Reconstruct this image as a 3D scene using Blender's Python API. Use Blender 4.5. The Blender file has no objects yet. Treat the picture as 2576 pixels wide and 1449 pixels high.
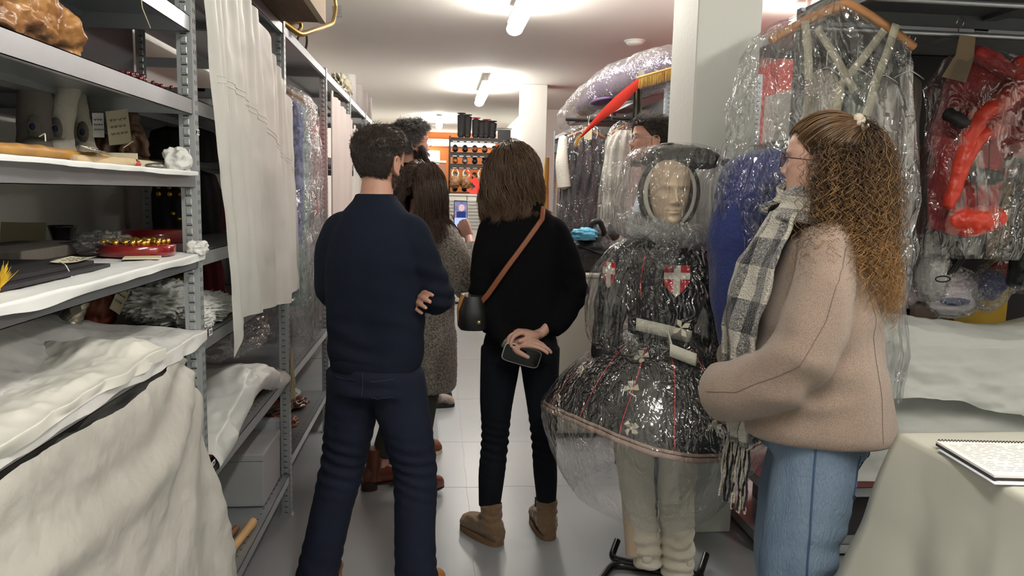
import bpy, math, random
import numpy as np
from mathutils import Vector, Matrix
sc = bpy.context.scene
COL = sc.collection
PI = math.pi
# ---------------------------------------------------------------- camera
W, H, F, CZ = 2576, 1449, 1860.0, 1.5
_y, _p, _r = math.radians(5.8), math.radians(7.2), math.radians(1.3)
_f = np.array([math.sin(_y)*math.cos(_p), math.cos(_y)*math.cos(_p), -math.sin(_p)])
_r0 = np.cross(_f, [0, 0, 1]); _r0 /= np.linalg.norm(_r0); _u0 = np.cross(_r0, _f)
_R = _r0*math.cos(_r)+_u0*math.sin(_r); _U = -_r0*math.sin(_r)+_u0*math.cos(_r)
cam = bpy.data.cameras.new('camera'); cam_o = bpy.data.objects.new('camera', cam); COL.objects.link(cam_o)
cam.sensor_width = 36; cam.lens = F/W*36; cam.clip_start = .02; cam.clip_end = 100
cam_o.matrix_world = Matrix(((_R[0], _U[0], -_f[0], 0), (_R[1], _U[1], -_f[1], 0), (_R[2], _U[2], -_f[2], CZ), (0, 0, 0, 1)))
sc.camera = cam_o
# ---------------------------------------------------------------- light settings
EXPOSURE = 0.16
LAMP = 52.0
w = bpy.data.worlds.new('world'); sc.world = w; w.use_nodes = True
w.node_tree.nodes['Background'].inputs[0].default_value = (.8, .85, 1, 1)
w.node_tree.nodes['Background'].inputs[1].default_value = .05
sc.view_settings.view_transform = 'Standard'; sc.view_settings.look = 'None'
sc.view_settings.gamma = 1; sc.view_settings.use_curve_mapping = False
sc.view_settings.exposure = EXPOSURE
sc.cycles.use_denoising = True
sc.cycles.max_bounces = 9; sc.cycles.diffuse_bounces = 4; sc.cycles.glossy_bounces = 3
sc.cycles.transmission_bounces = 4; sc.cycles.transparent_max_bounces = 24
sc.cycles.sample_clamp_indirect = 6; sc.cycles.caustics_reflective = False; sc.cycles.caustics_refractive = False

def ray(px, py): return _f+_R*(px-W/2)/F-_U*(py-H/2)/F
O3 = np.array([0, 0, CZ])
def atY(px, py, Y): r = ray(px, py); return r*(Y/r[1])+O3
def atX(px, py, X): r = ray(px, py); return r*(X/r[0])+O3
def atZ(px, py, Z): r = ray(px, py); return r*((Z-CZ)/r[2])+O3

# ---------------------------------------------------------------- noise (vectorised)
def _hash(ix, iy, iz, s):
    n = (ix.astype(np.int64)*374761393+iy.astype(np.int64)*668265263+iz.astype(np.int64)*2147483647+s*974634777) & 0xffffffff
    n = (n ^ (n >> 13))*1274126177 & 0xffffffff
    n = (n ^ (n >> 16)) & 0xffffff
    return n/float(0xffffff)*2-1
def noise(P, s=0):
    P = np.asarray(P, float); i = np.floor(P); f = P-i; u = f*f*(3-2*f); i = i.astype(np.int64)
    r = 0
    for dx in (0, 1):
        wx = u[..., 0] if dx else 1-u[..., 0]
        for dy in (0, 1):
            wy = u[..., 1] if dy else 1-u[..., 1]
            for dz in (0, 1):
                wz = u[..., 2] if dz else 1-u[..., 2]
                r = r+wx*wy*wz*_hash(i[..., 0]+dx, i[..., 1]+dy, i[..., 2]+dz, s)
    return r
def fbm(P, o=3, s=0):
    P = np.asarray(P, float); r = 0; a = 1.
    for k in range(o): r = r+a*noise(P*2**k, s+k*7); a *= .5
    return r
def ridge(P, o=3, s=0):
    P = np.asarray(P, float); r = 0; a = 1.
    for k in range(o): r = r+a*(1-2*np.abs(noise(P*2**k, s+k*7))); a *= .5
    return r
def v3(x, y, z): return np.stack(np.broadcast_arrays(x, y, z), -1).astype(float)
def gs(x, c, w): return np.exp(-((x-c)/w)**2)
def sst(a, b, x): t = np.clip((x-a)/(b-a), 0, 1); return t*t*(3-2*t)

# ---------------------------------------------------------------- materials
_mats = {}
def M(name, col, rough=.6, metal=0, bump=None, var=None, trans=0, spec=.5, emit=0, sheen=0, stretch=None, coat=0):
    """bump=(scale,strength) var=(scale,colour2[,contrast])"""
    if name in _mats: return _mats[name]
    m = bpy.data.materials.new(name); m.use_nodes = True; nt = m.node_tree; b = nt.nodes['Principled BSDF']
    c = tuple(col)+(1,)
    b.inputs['Base Color'].default_value = c; b.inputs['Roughness'].default_value = rough; b.inputs['Metallic'].default_value = metal
    b.inputs['Specular IOR Level'].default_value = spec
    if sheen: b.inputs['Sheen Weight'].default_value = sheen; b.inputs['Sheen Roughness'].default_value = .5
    if coat: b.inputs['Coat Weight'].default_value = coat; b.inputs['Coat Roughness'].default_value = .08
    if emit: b.inputs['Emission Color'].default_value = c; b.inputs['Emission Strength'].default_value = emit
    vec = None
    if bump or var:
        tc = nt.nodes.new('ShaderNodeTexCoord'); vec = tc.outputs['Object']
        if stretch:
            mp = nt.nodes.new('ShaderNodeMapping'); mp.inputs['Scale'].default_value = stretch; nt.links.new(vec, mp.inputs[0]); vec = mp.outputs[0]
    if var:
        n = nt.nodes.new('ShaderNodeTexNoise'); n.inputs['Scale'].default_value = var[0]; n.inputs['Detail'].default_value = 4; nt.links.new(vec, n.inputs['Vector'])
        r = nt.nodes.new('ShaderNodeValToRGB'); k = var[2] if len(var) > 2 else .2
        r.color_ramp.elements[0].position = .5-k; r.color_ramp.elements[1].position = .5+k
        r.color_ramp.elements[0].color = c; r.color_ramp.elements[1].color = tuple(var[1])+(1,)
        nt.links.new(n.outputs[0], r.inputs[0]); nt.links.new(r.outputs[0], b.inputs['Base Color'])
    if bump:
        n = nt.nodes.new('ShaderNodeTexNoise'); n.inputs['Scale'].default_value = bump[0]; n.inputs['Detail'].default_value = 5; nt.links.new(vec, n.inputs['Vector'])
        bp = nt.nodes.new('ShaderNodeBump'); bp.inputs['Strength'].default_value = bump[1]; bp.inputs['Distance'].default_value = .01
        nt.links.new(n.outputs[0], bp.inputs['Height']); nt.links.new(bp.outputs[0], b.inputs['Normal'])
    if trans:
        t = nt.nodes.new('ShaderNodeBsdfTranslucent'); t.inputs[0].default_value = c; mx = nt.nodes.new('ShaderNodeMixShader'); mx.inputs[0].default_value = trans
        out = nt.nodes['Material Output']; nt.links.new(b.outputs[0], mx.inputs[1]); nt.links.new(t.outputs[0], mx.inputs[2]); nt.links.new(mx.outputs[0], out.inputs[0])
    _mats[name] = m; return m
def film(name, milk=.05, tint=(.95, .96, .97), scale=14, strength=.6, rough=.08, ior=1.6, boost=1.5):
    """clear crinkled plastic film"""
    if name in _mats: return _mats[name]
    m = bpy.data.materials.new(name); m.use_nodes = True; nt = m.node_tree; nt.nodes.clear()
    N = nt.nodes.new; L = nt.links.new
    out = N('ShaderNodeOutputMaterial'); tr = N('ShaderNodeBsdfTransparent'); tr.inputs[0].default_value = tint+(1,)
    gl = N('ShaderNodeBsdfGlossy'); gl.inputs['Roughness'].default_value = rough
    tc = N('ShaderNodeTexCoord'); hs = []
    for sc_, st_, dist in ((scale*.7, (1, 1, .16), 1.5), (scale*1.1, (1, 1, .7), 1.0)):
        mp = N('ShaderNodeMapping'); mp.inputs['Scale'].default_value = st_; L(tc.outputs['Object'], mp.inputs[0]); n = N('ShaderNodeTexNoise'); n.inputs['Scale'].default_value = sc_; n.inputs['Detail'].default_value = 2.5; n.inputs['Distortion'].default_value = dist; L(mp.outputs[0], n.inputs['Vector'])
        a1 = N('ShaderNodeMath'); a1.operation = 'SUBTRACT'; a1.inputs[1].default_value = .5; L(n.outputs[0], a1.inputs[0]); a2 = N('ShaderNodeMath'); a2.operation = 'ABSOLUTE'; L(a1.outputs[0], a2.inputs[0]); hs.append(a2)
    ad = N('ShaderNodeMath'); ad.operation = 'ADD'; L(hs[0].outputs[0], ad.inputs[0]); L(hs[1].outputs[0], ad.inputs[1])
    lo = N('ShaderNodeTexNoise'); lo.inputs['Scale'].default_value = scale*.28; lo.inputs['Detail'].default_value = 1; L(tc.outputs['Object'], lo.inputs['Vector'])
    mr = N('ShaderNodeMapRange'); mr.inputs[1].default_value = .42; mr.inputs[2].default_value = .66; mr.inputs[3].default_value = .12; L(lo.outputs[0], mr.inputs[0])
    am = N('ShaderNodeMath'); am.operation = 'MULTIPLY'; L(ad.outputs[0], am.inputs[0]); L(mr.outputs[0], am.inputs[1]); ad = am
    bp = N('ShaderNodeBump'); bp.inputs['Strength'].default_value = strength; bp.inputs['Distance'].default_value = .085; L(ad.outputs[0], bp.inputs['Height'])
    L(bp.outputs[0], gl.inputs['Normal'])
    lw = N('ShaderNodeLayerWeight'); lw.inputs[0].default_value = .28
    mu = N('ShaderNodeMath'); mu.operation = 'MULTIPLY_ADD'; mu.use_clamp = True; mu.inputs[1].default_value = .26*boost; mu.inputs[2].default_value = .075*boost; L(lw.outputs['Facing'], mu.inputs[0])
    m1 = N('ShaderNodeMixShader'); L(mu.outputs[0], m1.inputs[0]); L(tr.outputs[0], m1.inputs[1]); L(gl.outputs[0], m1.inputs[2])
    df = N('ShaderNodeBsdfDiffuse'); df.inputs[0].default_value = (.85, .86, .86, 1); ts = N('ShaderNodeBsdfTranslucent'); ts.inputs[0].default_value = (.85, .86, .86, 1)
    md = N('ShaderNodeMixShader'); md.inputs[0].default_value = .5; L(df.outputs[0], md.inputs[1]); L(ts.outputs[0], md.inputs[2])
    m2 = N('ShaderNodeMixShader'); m2.inputs[0].default_value = milk; L(m1.outputs[0], m2.inputs[1]); L(md.outputs[0], m2.inputs[2])
    L(m2.outputs[0], out.inputs[0]); _mats[name] = m; return m
def hairmat(name, c1, c2, rough=.45):
    if name in _mats: return _mats[name]
    m = bpy.data.materials.new(name); m.use_nodes = True; nt = m.node_tree; b = nt.nodes['Principled BSDF']
    a = nt.nodes.new('ShaderNodeAttribute'); a.attribute_name = 'tone'
    r = nt.nodes.new('ShaderNodeValToRGB'); r.color_ramp.elements[0].color = tuple(c1)+(1,); r.color_ramp.elements[1].color = tuple(c2)+(1,)
    nt.links.new(a.outputs['Fac'], r.inputs[0]); nt.links.new(r.outputs[0], b.inputs['Base Color']); b.inputs['Roughness'].default_value = rough
    _mats[name] = m; return m

# ---------------------------------------------------------------- mesh builder
_xf = {}   # root name -> (loc, rz)
class MB:
    def __init__(s): s.v = []; s.f = []; s.n = 0; s.mi = []; s.cur = 0; s.tone = []; s.usetone = False
    def add(s, v, f, tone=None):
        v = np.asarray(v, float).reshape(-1, 3); s.v.append(v)
        for a in (f if isinstance(f, list) and len(f) and isinstance(f[0], np.ndarray) else [f]):
            a = np.asarray(a)
            if a.size: s.f.append(a+s.n); s.mi.append(np.full(len(a), s.cur))
        if tone is not None: s.usetone = True
        s.tone.append(np.broadcast_to(0. if tone is None else tone, (len(v),)).astype(float))
        s.n += len(v); return s
    def box(s, x0, x1, y0, y1, z0, z1, m=None):
        v = np.array([(x, y, z) for x in (x0, x1) for y in (y0, y1) for z in (z0, z1)], float)
        if m is not None: v = v@np.array(m).T
        return s.add(v, [(0, 1, 3, 2), (4, 6, 7, 5), (0, 4, 5, 1), (2, 3, 7, 6), (0, 2, 6, 4), (1, 5, 7, 3)])
    def obox(s, c, size, rz=0, rx=0, ry=0):
        v = np.array([(x, y, z) for x in (-.5, .5) for y in (-.5, .5) for z in (-.5, .5)])*np.array(size)
        m = np.array((Matrix.Rotation(rz, 3, 'Z')@Matrix.Rotation(ry, 3, 'Y')@Matrix.Rotation(rx, 3, 'X')))
        return s.add(v@m.T+np.array(c), [(0, 1, 3, 2), (4, 6, 7, 5), (0, 4, 5, 1), (2, 3, 7, 6), (0, 2, 6, 4), (1, 5, 7, 3)])
    def grid(s, fn, nu, nv, cu=False, cv=False, u0=0, u1=1, v0=0, v1=1):
        u = np.linspace(u0, u1, nu, endpoint=not cu); v = np.linspace(v0, v1, nv, endpoint=not cv)
        U, V = np.meshgrid(u, v, indexing='ij'); P = fn(U, V)
        return s.pgrid(P, cu, cv)
    def pgrid(s, P, cu=False, cv=False, tone=None):
        nu, nv = P.shape[:2]; i = np.arange(nu if cu else nu-1); j = np.arange(nv if cv else nv-1)
        I, J = np.meshgrid(i, j, indexing='ij'); I1 = (I+1) % nu; J1 = (J+1) % nv
        f = np.stack([I*nv+J, I1*nv+J, I1*nv+J1, I*nv+J1], -1).reshape(-1, 4)
        return s.add(P.reshape(-1, 3), f, tone)
    def loft(s, secs, n=24, e=2.0, caps=True):
        """secs: (cx,cy,cz,rx,ry[,e]) horizontal superellipses bottom to top"""
        t = np.linspace(0, 2*PI, n, endpoint=False); rows = []
        for q in secs:
            ee = 2/(q[5] if len(q) > 5 else e)
            c, d = np.cos(t), np.sin(t)
            rows.append(v3(q[0]+q[3]*np.sign(c)*np.abs(c)**ee, q[1]+q[4]*np.sign(d)*np.abs(d)**ee, q[2]))
        P = np.stack(rows, 1); nv = P.shape[1]; b = s.n
        s.pgrid(P, cu=True)
        if caps:
            for k, flip in ((0, True), (nv-1, False)):
                c = P[:, k].mean(0); idx = np.arange(n)*nv+k
                v = np.vstack([P[:, k], c]); f = [(i, (i+1) % n, n) if not flip else ((i+1) % n, i, n) for i in range(n)]
                s.add(v, f)
        return s
    def tube(s, pts, r, n=10, caps=True, flat=1.0, tone=None, up=(0, 0, 1), closed=False):
        pts = np.asarray(pts, float); k = len(pts); r = np.broadcast_to(r, (k,)).astype(float)
        if closed: t = np.roll(pts, -1, 0)-np.roll(pts, 1, 0)
        else: t = np.gradient(pts, axis=0)
        t /= np.maximum(np.linalg.norm(t, axis=1), 1e-9)[:, None]
        up = np.array(up, float); a = up-t[0]*(up@t[0])
        if np.linalg.norm(a) < .05: up = np.array([1, .1, 0]); a = up-t[0]*(up@t[0])
        A = np.zeros_like(pts); 
        for i in range(k):
            a = a-t[i]*(a@t[i]); a /= max(np.linalg.norm(a), 1e-9); A[i] = a
        B = np.cross(t, A); th = np.linspace(0, 2*PI, n, endpoint=False)
        P = pts[None]+(np.cos(th)[:, None]*r[None])[..., None]*A[None]*flat+(np.sin(th)[:, None]*r[None])[..., None]*B[None]
        s.pgrid(P, cu=True, cv=closed, tone=tone)
        if caps and not closed:
            for q in (0, k-1):
                c = pts[q]+(t[q]*r[q]*.45*(1 if q else -1)); v = np.vstack([P[:, q], c])
                s.add(v, [((i+1) % n, i, n) if q == 0 else (i, (i+1) % n, n) for i in range(n)], tone)
        return s
    def ball(s, c, r, nu=20, nv=12, R=None):
        r = np.broadcast_to(r, (3,)).astype(float)
        u = np.linspace(0, 2*PI, nu, endpoint=False); v = np.linspace(-PI/2, PI/2, nv+1)[1:-1]
        U, V = np.meshgrid(u, v, indexing='ij'); P = v3(np.cos(U)*np.cos(V), np.sin(U)*np.cos(V), np.sin(V)); 
        q = np.vstack([P.reshape(-1, 3), [[0, 0, -1], [0, 0, 1]]])*r
        if R is not None: q = q@np.array(R).T
        m = len(v); b = nu*m
        I, J = np.meshgrid(np.arange(nu), np.arange(m-1), indexing='ij'); I1 = (I+1) % nu
        f = np.stack([I*m+J, I1*m+J, I1*m+J+1, I*m+J+1], -1).reshape(-1, 4)
        f2 = np.array([((i+1) % nu*m, i*m, b) for i in range(nu)]+[(i*m+m-1, (i+1) % nu*m+m-1, b+1) for i in range(nu)])
        return s.add(q+np.array(c), [f, f2])
    def lathe(s, prof, c=(0, 0, 0), n=32):
        t = np.linspace(0, 2*PI, n, endpoint=False); pr = np.array(prof, float)
        P = v3(np.cos(t)[:, None]*pr[None, :, 0], np.sin(t)[:, None]*pr[None, :, 0], pr[None, :, 1]+0*t[:, None])+np.array(c)
        return s.pgrid(P, cu=True)
    def prism(s, poly, o, ax, ay, az, th):
        """polygon (2d) in plane o+ax*x+ay*y extruded along az by th"""
        p = np.array(poly, float); o, ax, ay, az = map(lambda q: np.array(q, float), (o, ax, ay, az)); n = len(p)
        a = o+p[:, :1]*ax+p[:, 1:]*ay; v = np.vstack([a, a+az*th])
        s.add(v, [tuple(range(n))[::-1]]); s.v.pop(); s.n -= len(v); s.tone.pop(); s.v.append(v); s.n += len(v); s.tone.append(np.zeros(len(v)))
        base = s.n-len(v)
        s.f.append(np.array([tuple(range(n, 2*n))])+base); s.mi.append(np.array([s.cur]))
        s.f.append(np.array([(i, (i+1) % n, n+(i+1) % n, n+i) for i in range(n)])+base); s.mi.append(np.full(n, s.cur))
        return s
    def arrays(s): return np.vstack(s.v)
    def mesh(s, name, verts=None):
        me = bpy.data.meshes.new(name); v = np.vstack(s.v) if verts is None else verts
        fl = [a for a in s.f if len(a)]
        me.vertices.add(len(v)); me.vertices.foreach_set('co', np.ascontiguousarray(v, dtype=np.float32).ravel())
        li = np.concatenate([a.ravel() for a in fl]); cnt = np.concatenate([np.full(len(a), a.shape[1]) for a in fl])
        me.loops.add(len(li)); me.loops.foreach_set('vertex_index', li.astype(np.int32))
        me.polygons.add(len(cnt)); st = np.concatenate([[0], np.cumsum(cnt)[:-1]])
        me.polygons.foreach_set('loop_start', st.astype(np.int32)); me.polygons.foreach_set('loop_total', cnt.astype(np.int32))
        me.polygons.foreach_set('material_index', np.concatenate([m for m in s.mi if len(m)]).astype(np.int32))
        me.update(calc_edges=True)
        if s.usetone:
            at = me.attributes.new('tone', 'FLOAT', 'POINT'); at.data.foreach_set('value', np.concatenate(s.tone).astype(np.float32))
        return me
    def build(s, name, mat, parent=None, smooth=True, local=False, bevel=0, **props):
        v = np.vstack(s.v); loc = None
        if parent is not None and not local:
            r = parent
            while r.parent: r = r.parent
            L, rz = _xf[r.name]; v = v-np.array(L); c, d = math.cos(-rz), math.sin(-rz)
            v = v@np.array([(c, -d, 0), (d, c, 0), (0, 0, 1)]).T
        elif parent is None and not local:
            lo, hi = v.min(0), v.max(0); loc = np.array([(lo[0]+hi[0])/2, (lo[1]+hi[1])/2, lo[2]]); v = v-loc
        me = s.mesh(name, v)
        for m in (mat if isinstance(mat, (list, tuple)) else [mat]): me.materials.append(m)
        me.polygons.foreach_set('use_smooth', np.full(len(me.polygons), smooth)); me.validate()
        o = bpy.data.objects.new(name, me); COL.objects.link(o)
        if parent is not None:
            o.parent = parent
        elif loc is not None: o.location = loc
        _xf[o.name] = ((0, 0, 0) if loc is None else tuple(loc), 0)
        if bevel:
            b = o.modifiers.new('bevel', 'BEVEL'); b.width = bevel; b.segments = 2; b.limit_method = 'ANGLE'
        for k, q in props.items(): o[k] = q
        return o
def thing(name, label, cat, loc=(0, 0, 0), rz=0, group=None):
    o = bpy.data.objects.new(name, None); COL.objects.link(o); o.location = loc; o.rotation_euler = (0, 0, rz); o.empty_display_size = .1
    o['label'] = label; o['category'] = cat
    if group: o['group'] = group
    _xf[o.name] = (tuple(loc), rz); return o
def tag(o, label, cat, group=None, kind=None):
    o['label'] = label; o['category'] = cat
    if group: o['group'] = group
    if kind: o['kind'] = kind
    return o
def dup(root, loc, rz=0, label=None, group=None):
    r = root.copy(); COL.objects.link(r); r.location = loc; r.rotation_euler = (0, 0, rz)
    if label: r['label'] = label
    if group: r['group'] = group
    for ch in list(root.children):
        c = ch.copy(); COL.objects.link(c); c.parent = r
        for g in ch.children:
            d = g.copy(); COL.objects.link(d); d.parent = c
    _xf[r.name] = (tuple(loc), rz)
    return r
def vox(mb, size=.008, smooth=3, disp=None, factor=.5):
    """merge overlapping closed shapes into one continuous surface"""
    me = mb.mesh('tmp'); o = bpy.data.objects.new('tmp', me); COL.objects.link(o)
    r = o.modifiers.new('r', 'REMESH'); r.mode = 'VOXEL'; r.voxel_size = size
    if smooth: q = o.modifiers.new('s', 'SMOOTH'); q.iterations = smooth; q.factor = factor
    dg = bpy.context.evaluated_depsgraph_get(); ev = o.evaluated_get(dg); m2 = ev.to_mesh()
    n = len(m2.vertices); v = np.empty(n*3, np.float32); m2.vertices.foreach_get('co', v); v = v.reshape(-1, 3).astype(float)
    nr = np.empty(n*3, np.float32); m2.vertex_normals.foreach_get('vector', nr); nr = nr.reshape(-1, 3)
    k = len(m2.polygons); lt = np.empty(k, np.int32); m2.polygons.foreach_get('loop_total', lt)
    li = np.empty(len(m2.loops), np.int32); m2.loops.foreach_get('vertex_index', li)
    ev.to_mesh_clear(); bpy.data.objects.remove(o); bpy.data.meshes.remove(me)
    if disp is not None: v = v+nr*disp(v, nr)[:, None]
    out = MB(); st = np.concatenate([[0], np.cumsum(lt)[:-1]])
    fs = []
    for c in (3, 4):
        sel = st[lt == c]
        if len(sel): fs.append(li[sel[:, None]+np.arange(c)])
    out.add(v, fs); out.v[0] = v
    return out
def xform(mb, loc=(0, 0, 0), R=None, scale=1.):
    for i, v in enumerate(mb.v):
        v = v*scale
        if R is not None: v = v@np.array(R).T
        mb.v[i] = v+np.array(loc)
    return mb
def strands(paths, r, n=3, tones=None, taper=True):
    """paths (k,m,3) -> thin tubes, vectorised"""
    P = np.asarray(paths, float); k, m, _ = P.shape
    t = np.gradient(P, axis=1); t /= np.maximum(np.linalg.norm(t, axis=2), 1e-9)[..., None]
    up = np.array([.31, .87, .38]); A = np.cross(t, up); A /= np.maximum(np.linalg.norm(A, axis=2), 1e-6)[..., None]; B = np.cross(t, A)
    rr = np.full(m, r) if not taper else r*np.clip(1.15-np.linspace(0, 1, m)**3, .2, 1)
    th = np.arange(n)*2*PI/n
    V = P[:, :, None]+rr[None, :, None, None]*(np.cos(th)[:, None]*A[:, :, None]+np.sin(th)[:, None]*B[:, :, None])
    K, I, J = np.meshgrid(np.arange(k), np.arange(m-1), np.arange(n), indexing='ij'); J1 = (J+1) % n
    b = K*m*n; f = np.stack([b+I*n+J, b+I*n+J1, b+(I+1)*n+J1, b+(I+1)*n+J], -1).reshape(-1, 4)
    tn = np.repeat(np.zeros(k) if tones is None else np.asarray(tones), m*n) if (tones is None or np.ndim(tones) == 1) else np.repeat(np.asarray(tones).reshape(-1), n)
    mb = MB(); mb.add(V.reshape(-1, 3), f, tn); return mb
def label_text(txt, name, mat, parent, loc, size, rot=(PI/2, 0, 0), tilt=0):
    """lettering as real mesh"""
    c = bpy.data.curves.new('t', 'FONT'); c.body = txt; c.size = size; c.extrude = .0004; c.align_x = 'CENTER'; c.align_y = 'CENTER'
    o = bpy.data.objects.new('t', c); COL.objects.link(o); dg = bpy.context.evaluated_depsgraph_get(); me = bpy.data.meshes.new_from_object(o.evaluated_get(dg))
    bpy.data.objects.remove(o); v = np.empty(len(me.vertices)*3, np.float32); me.vertices.foreach_get('co', v); v = v.reshape(-1, 3)
    m = np.array(Matrix.Rotation(rot[2], 3, 'Z')@Matrix.Rotation(rot[1], 3, 'Y')@Matrix.Rotation(rot[0], 3, 'X')@Matrix.Rotation(tilt, 3, 'Z'))
    v = v@m.T+np.array(loc)
    r = parent
    while r.parent: r = r.parent
    L, rz = _xf[r.name]; v = v-np.array(L); cc, d = math.cos(-rz), math.sin(-rz); v = v@np.array([(cc, -d, 0), (d, cc, 0), (0, 0, 1)]).T
    me.vertices.foreach_set('co', np.ascontiguousarray(v, dtype=np.float32).ravel()); me.materials.clear(); me.materials.append(mat)
    q = bpy.data.objects.new(name, me); COL.objects.link(q); q.parent = parent; return q
# ================================================================ SETTING
m_floor = M('floor_paint', (.34, .36, .38), .3, var=(1.3, (.285, .305, .32), .3), bump=(5, .10))
m_wall = M('wall_paint', (.82, .82, .78), .8, bump=(60, .05))
m_ceil = M('ceiling_paint', (.80, .78, .74), .75)
m_white = M('white_paint', (.78, .80, .76), .55, bump=(40, .12))
m_red = M('red_wall', (.62, .055, .05), .6)
m_orange = M('orange_wall', (.62, .20, .05), .7, var=(3, (.55, .16, .04)))
ZC = 2.9
def slab(name, x0, x1, y0, y1, z0, z1, m):
    o = MB().box(x0, x1, y0, y1, z0, z1).build(name, m, smooth=False); o['kind'] = 'structure'; return o
slab('floor', -1.45, 3.5, -3.1, 17.7, -.1, 0, m_floor)
slab('ceiling', -1.45, 3.5, -3.1, 17.7, ZC, ZC+.1, m_ceil)
slab('wall_left', -1.45, -1.35, -3.0, 17.6, 0, ZC, m_wall)
slab('wall_right', 3.4, 3.5, -3.0, 3.6, 0, ZC, m_wall); slab('wall_side', 3.4, 3.5, 3.6, 12.3, 0, ZC, m_red)
slab('wall_rear', -1.35, 3.4, -3.1, -3.0, 0, ZC, m_wall)
slab('wall_far', -1.35, 3.4, 17.6, 17.7, 0, ZC, m_orange)
slab('wall_partition', 1.42, 3.4, 12.3, 17.6, 0, ZC, m_wall)
# floor joints of the painted screed: thin raised seams
sb = MB()
for y in (3.65, 4.35, 5.3, 6.6):
    x = np.linspace(-.6, 1.3, 40); sb.tube(v3(x, y+.004*np.sin(x*20)+.02*(x > 9), .0004), .0006, 4)
for x in (.16, .62):
    y = np.linspace(2.2, 9, 80); sb.tube(v3(x+.004*np.sin(y*17), y, .0002), .0007, 4)
o = sb.build('trim_1', M('seam', (.44, .455, .47), .7)); o['kind'] = 'structure'
# columns
for k, (x0, x1, y0, y1) in enumerate(((1.06, 1.335, 3.08, 3.42), (1.05, 1.375, 9.6, 9.95))):
    o = MB().box(x0, x1, y0, y1, 0, ZC).build('white_column', m_white, smooth=False, bevel=.006)
    tag(o, ('wide white painted square column standing behind the wrapped mannequin', 'slim white square column far back beside the black shoe shelving')[k], 'column')
# ---------------------------------------------------------------- lamps
m_lamp = M('lamp_diffuser', (1, .95, .86), .4, emit=LAMP)
m_lamph = M('lamp_housing', (.75, .75, .73), .5)
lamp_lab = ['long fluorescent ceiling lamp nearest, running toward the aisle end', 'fluorescent ceiling lamp further down the aisle above the boots',
            'fluorescent ceiling lamp over the table, behind the viewer', 'added ceiling lamp in the right aisle, lighting the red wall for a pink bounce', 'added ceiling lamp above the near right side, brightening that area', 'fluorescent ceiling lamp at the far orange room']
def lamp(x, y, L, lab, z=2.74, rz=0):
    t = thing('ceiling_light', lab, 'ceiling light', (x, y, z), rz, 'fluorescent ceiling lamps')
    yy = np.concatenate([[-L/2-.02, -L/2, -L/2+.03], np.linspace(-L/2+.06, L/2-.06, 8), [L/2-.03, L/2, L/2+.02]])
    r = np.concatenate([[.008, .035, .055], np.full(8, .062), [.055, .035, .008]])
    MB().tube(v3(0*yy, yy, 0*yy), r, 20, flat=.75).build('diffuser', m_lamp, t, local=True)
    MB().box(-.055, .055, -L/2+.05, L/2-.05, .047, .062).box(-.012, .012, -L/2+.2, -L/2+.23, .05, .16).box(-.012, .012, L/2-.23, L/2-.2, .05, .16).build('housing', m_lamph, t, local=True, smooth=False)
    return t
lamp(.56, 4.95, 1.75, lamp_lab[0]); lamp(.545, 9.6, 1.75, lamp_lab[1]); lamp(.5, .35, 1.5, lamp_lab[2]); 
lamp(2.55, 4.6, 1.5, lamp_lab[3]); lamp(2.3, .9, 1.4, lamp_lab[4])  # both added: one bounces pink off the red wall, one brightens the near right
lamp(.0, 14.3, 1.6, lamp_lab[5], z=2.80, rz=0)
# far strip lamp on the orange wall and lit panel box
t = thing('strip_light', 'bright horizontal strip lamp along the top of the orange wall', 'wall lamp', (-.2, 17.5, 2.62))
MB().box(-1.0, 1.3, 17.45, 17.52, 2.60, 2.70).build('diffuser', M('strip_emit', (1, .93, .8), .4, emit=9), t, smooth=False)
MB().box(-1.0, 1.3, 17.52, 17.6, 2.58, 2.74).build('housing', m_lamph, t, smooth=False)
t = thing('light_box', 'square glowing white wall lamp on the orange wall', 'wall lamp', (-.12, 17.4, 2.3))
a, b = atY(1062, 378, 17.3), atY(1106, 412, 17.3)
MB().box(a[0], b[0], 17.3, 17.45, b[2], a[2]).build('lamp_shade', M('box_emit', (1, .92, .8), .4, emit=4), t, smooth=False, bevel=.02)
MB().box(a[0]+.05, b[0]-.05, 17.45, 17.6, b[2]+.05, a[2]-.05).build('bracket', m_lamph, t, smooth=False)
# smoke detectors
for px, py, lab in ((1597, 108, 'round white smoke detector on the ceiling above the purple garment'), (1093, 316, 'small white smoke detector on the ceiling near the far orange room')):
    p = atZ(px, py, ZC-.02)
    t = thing('smoke_detector', lab, 'smoke detector', (p[0], p[1], ZC))
    MB().lathe([(0, -.045), (.05, -.042), (.075, -.03), (.08, -.012)], (p[0], p[1], ZC)).build('cover', m_white, t)
    MB().lathe([(.08, -.012), (.095, -.01), (.095, 0), (0, 0)], (p[0], p[1], ZC)).build('base', m_lamph, t)

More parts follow.
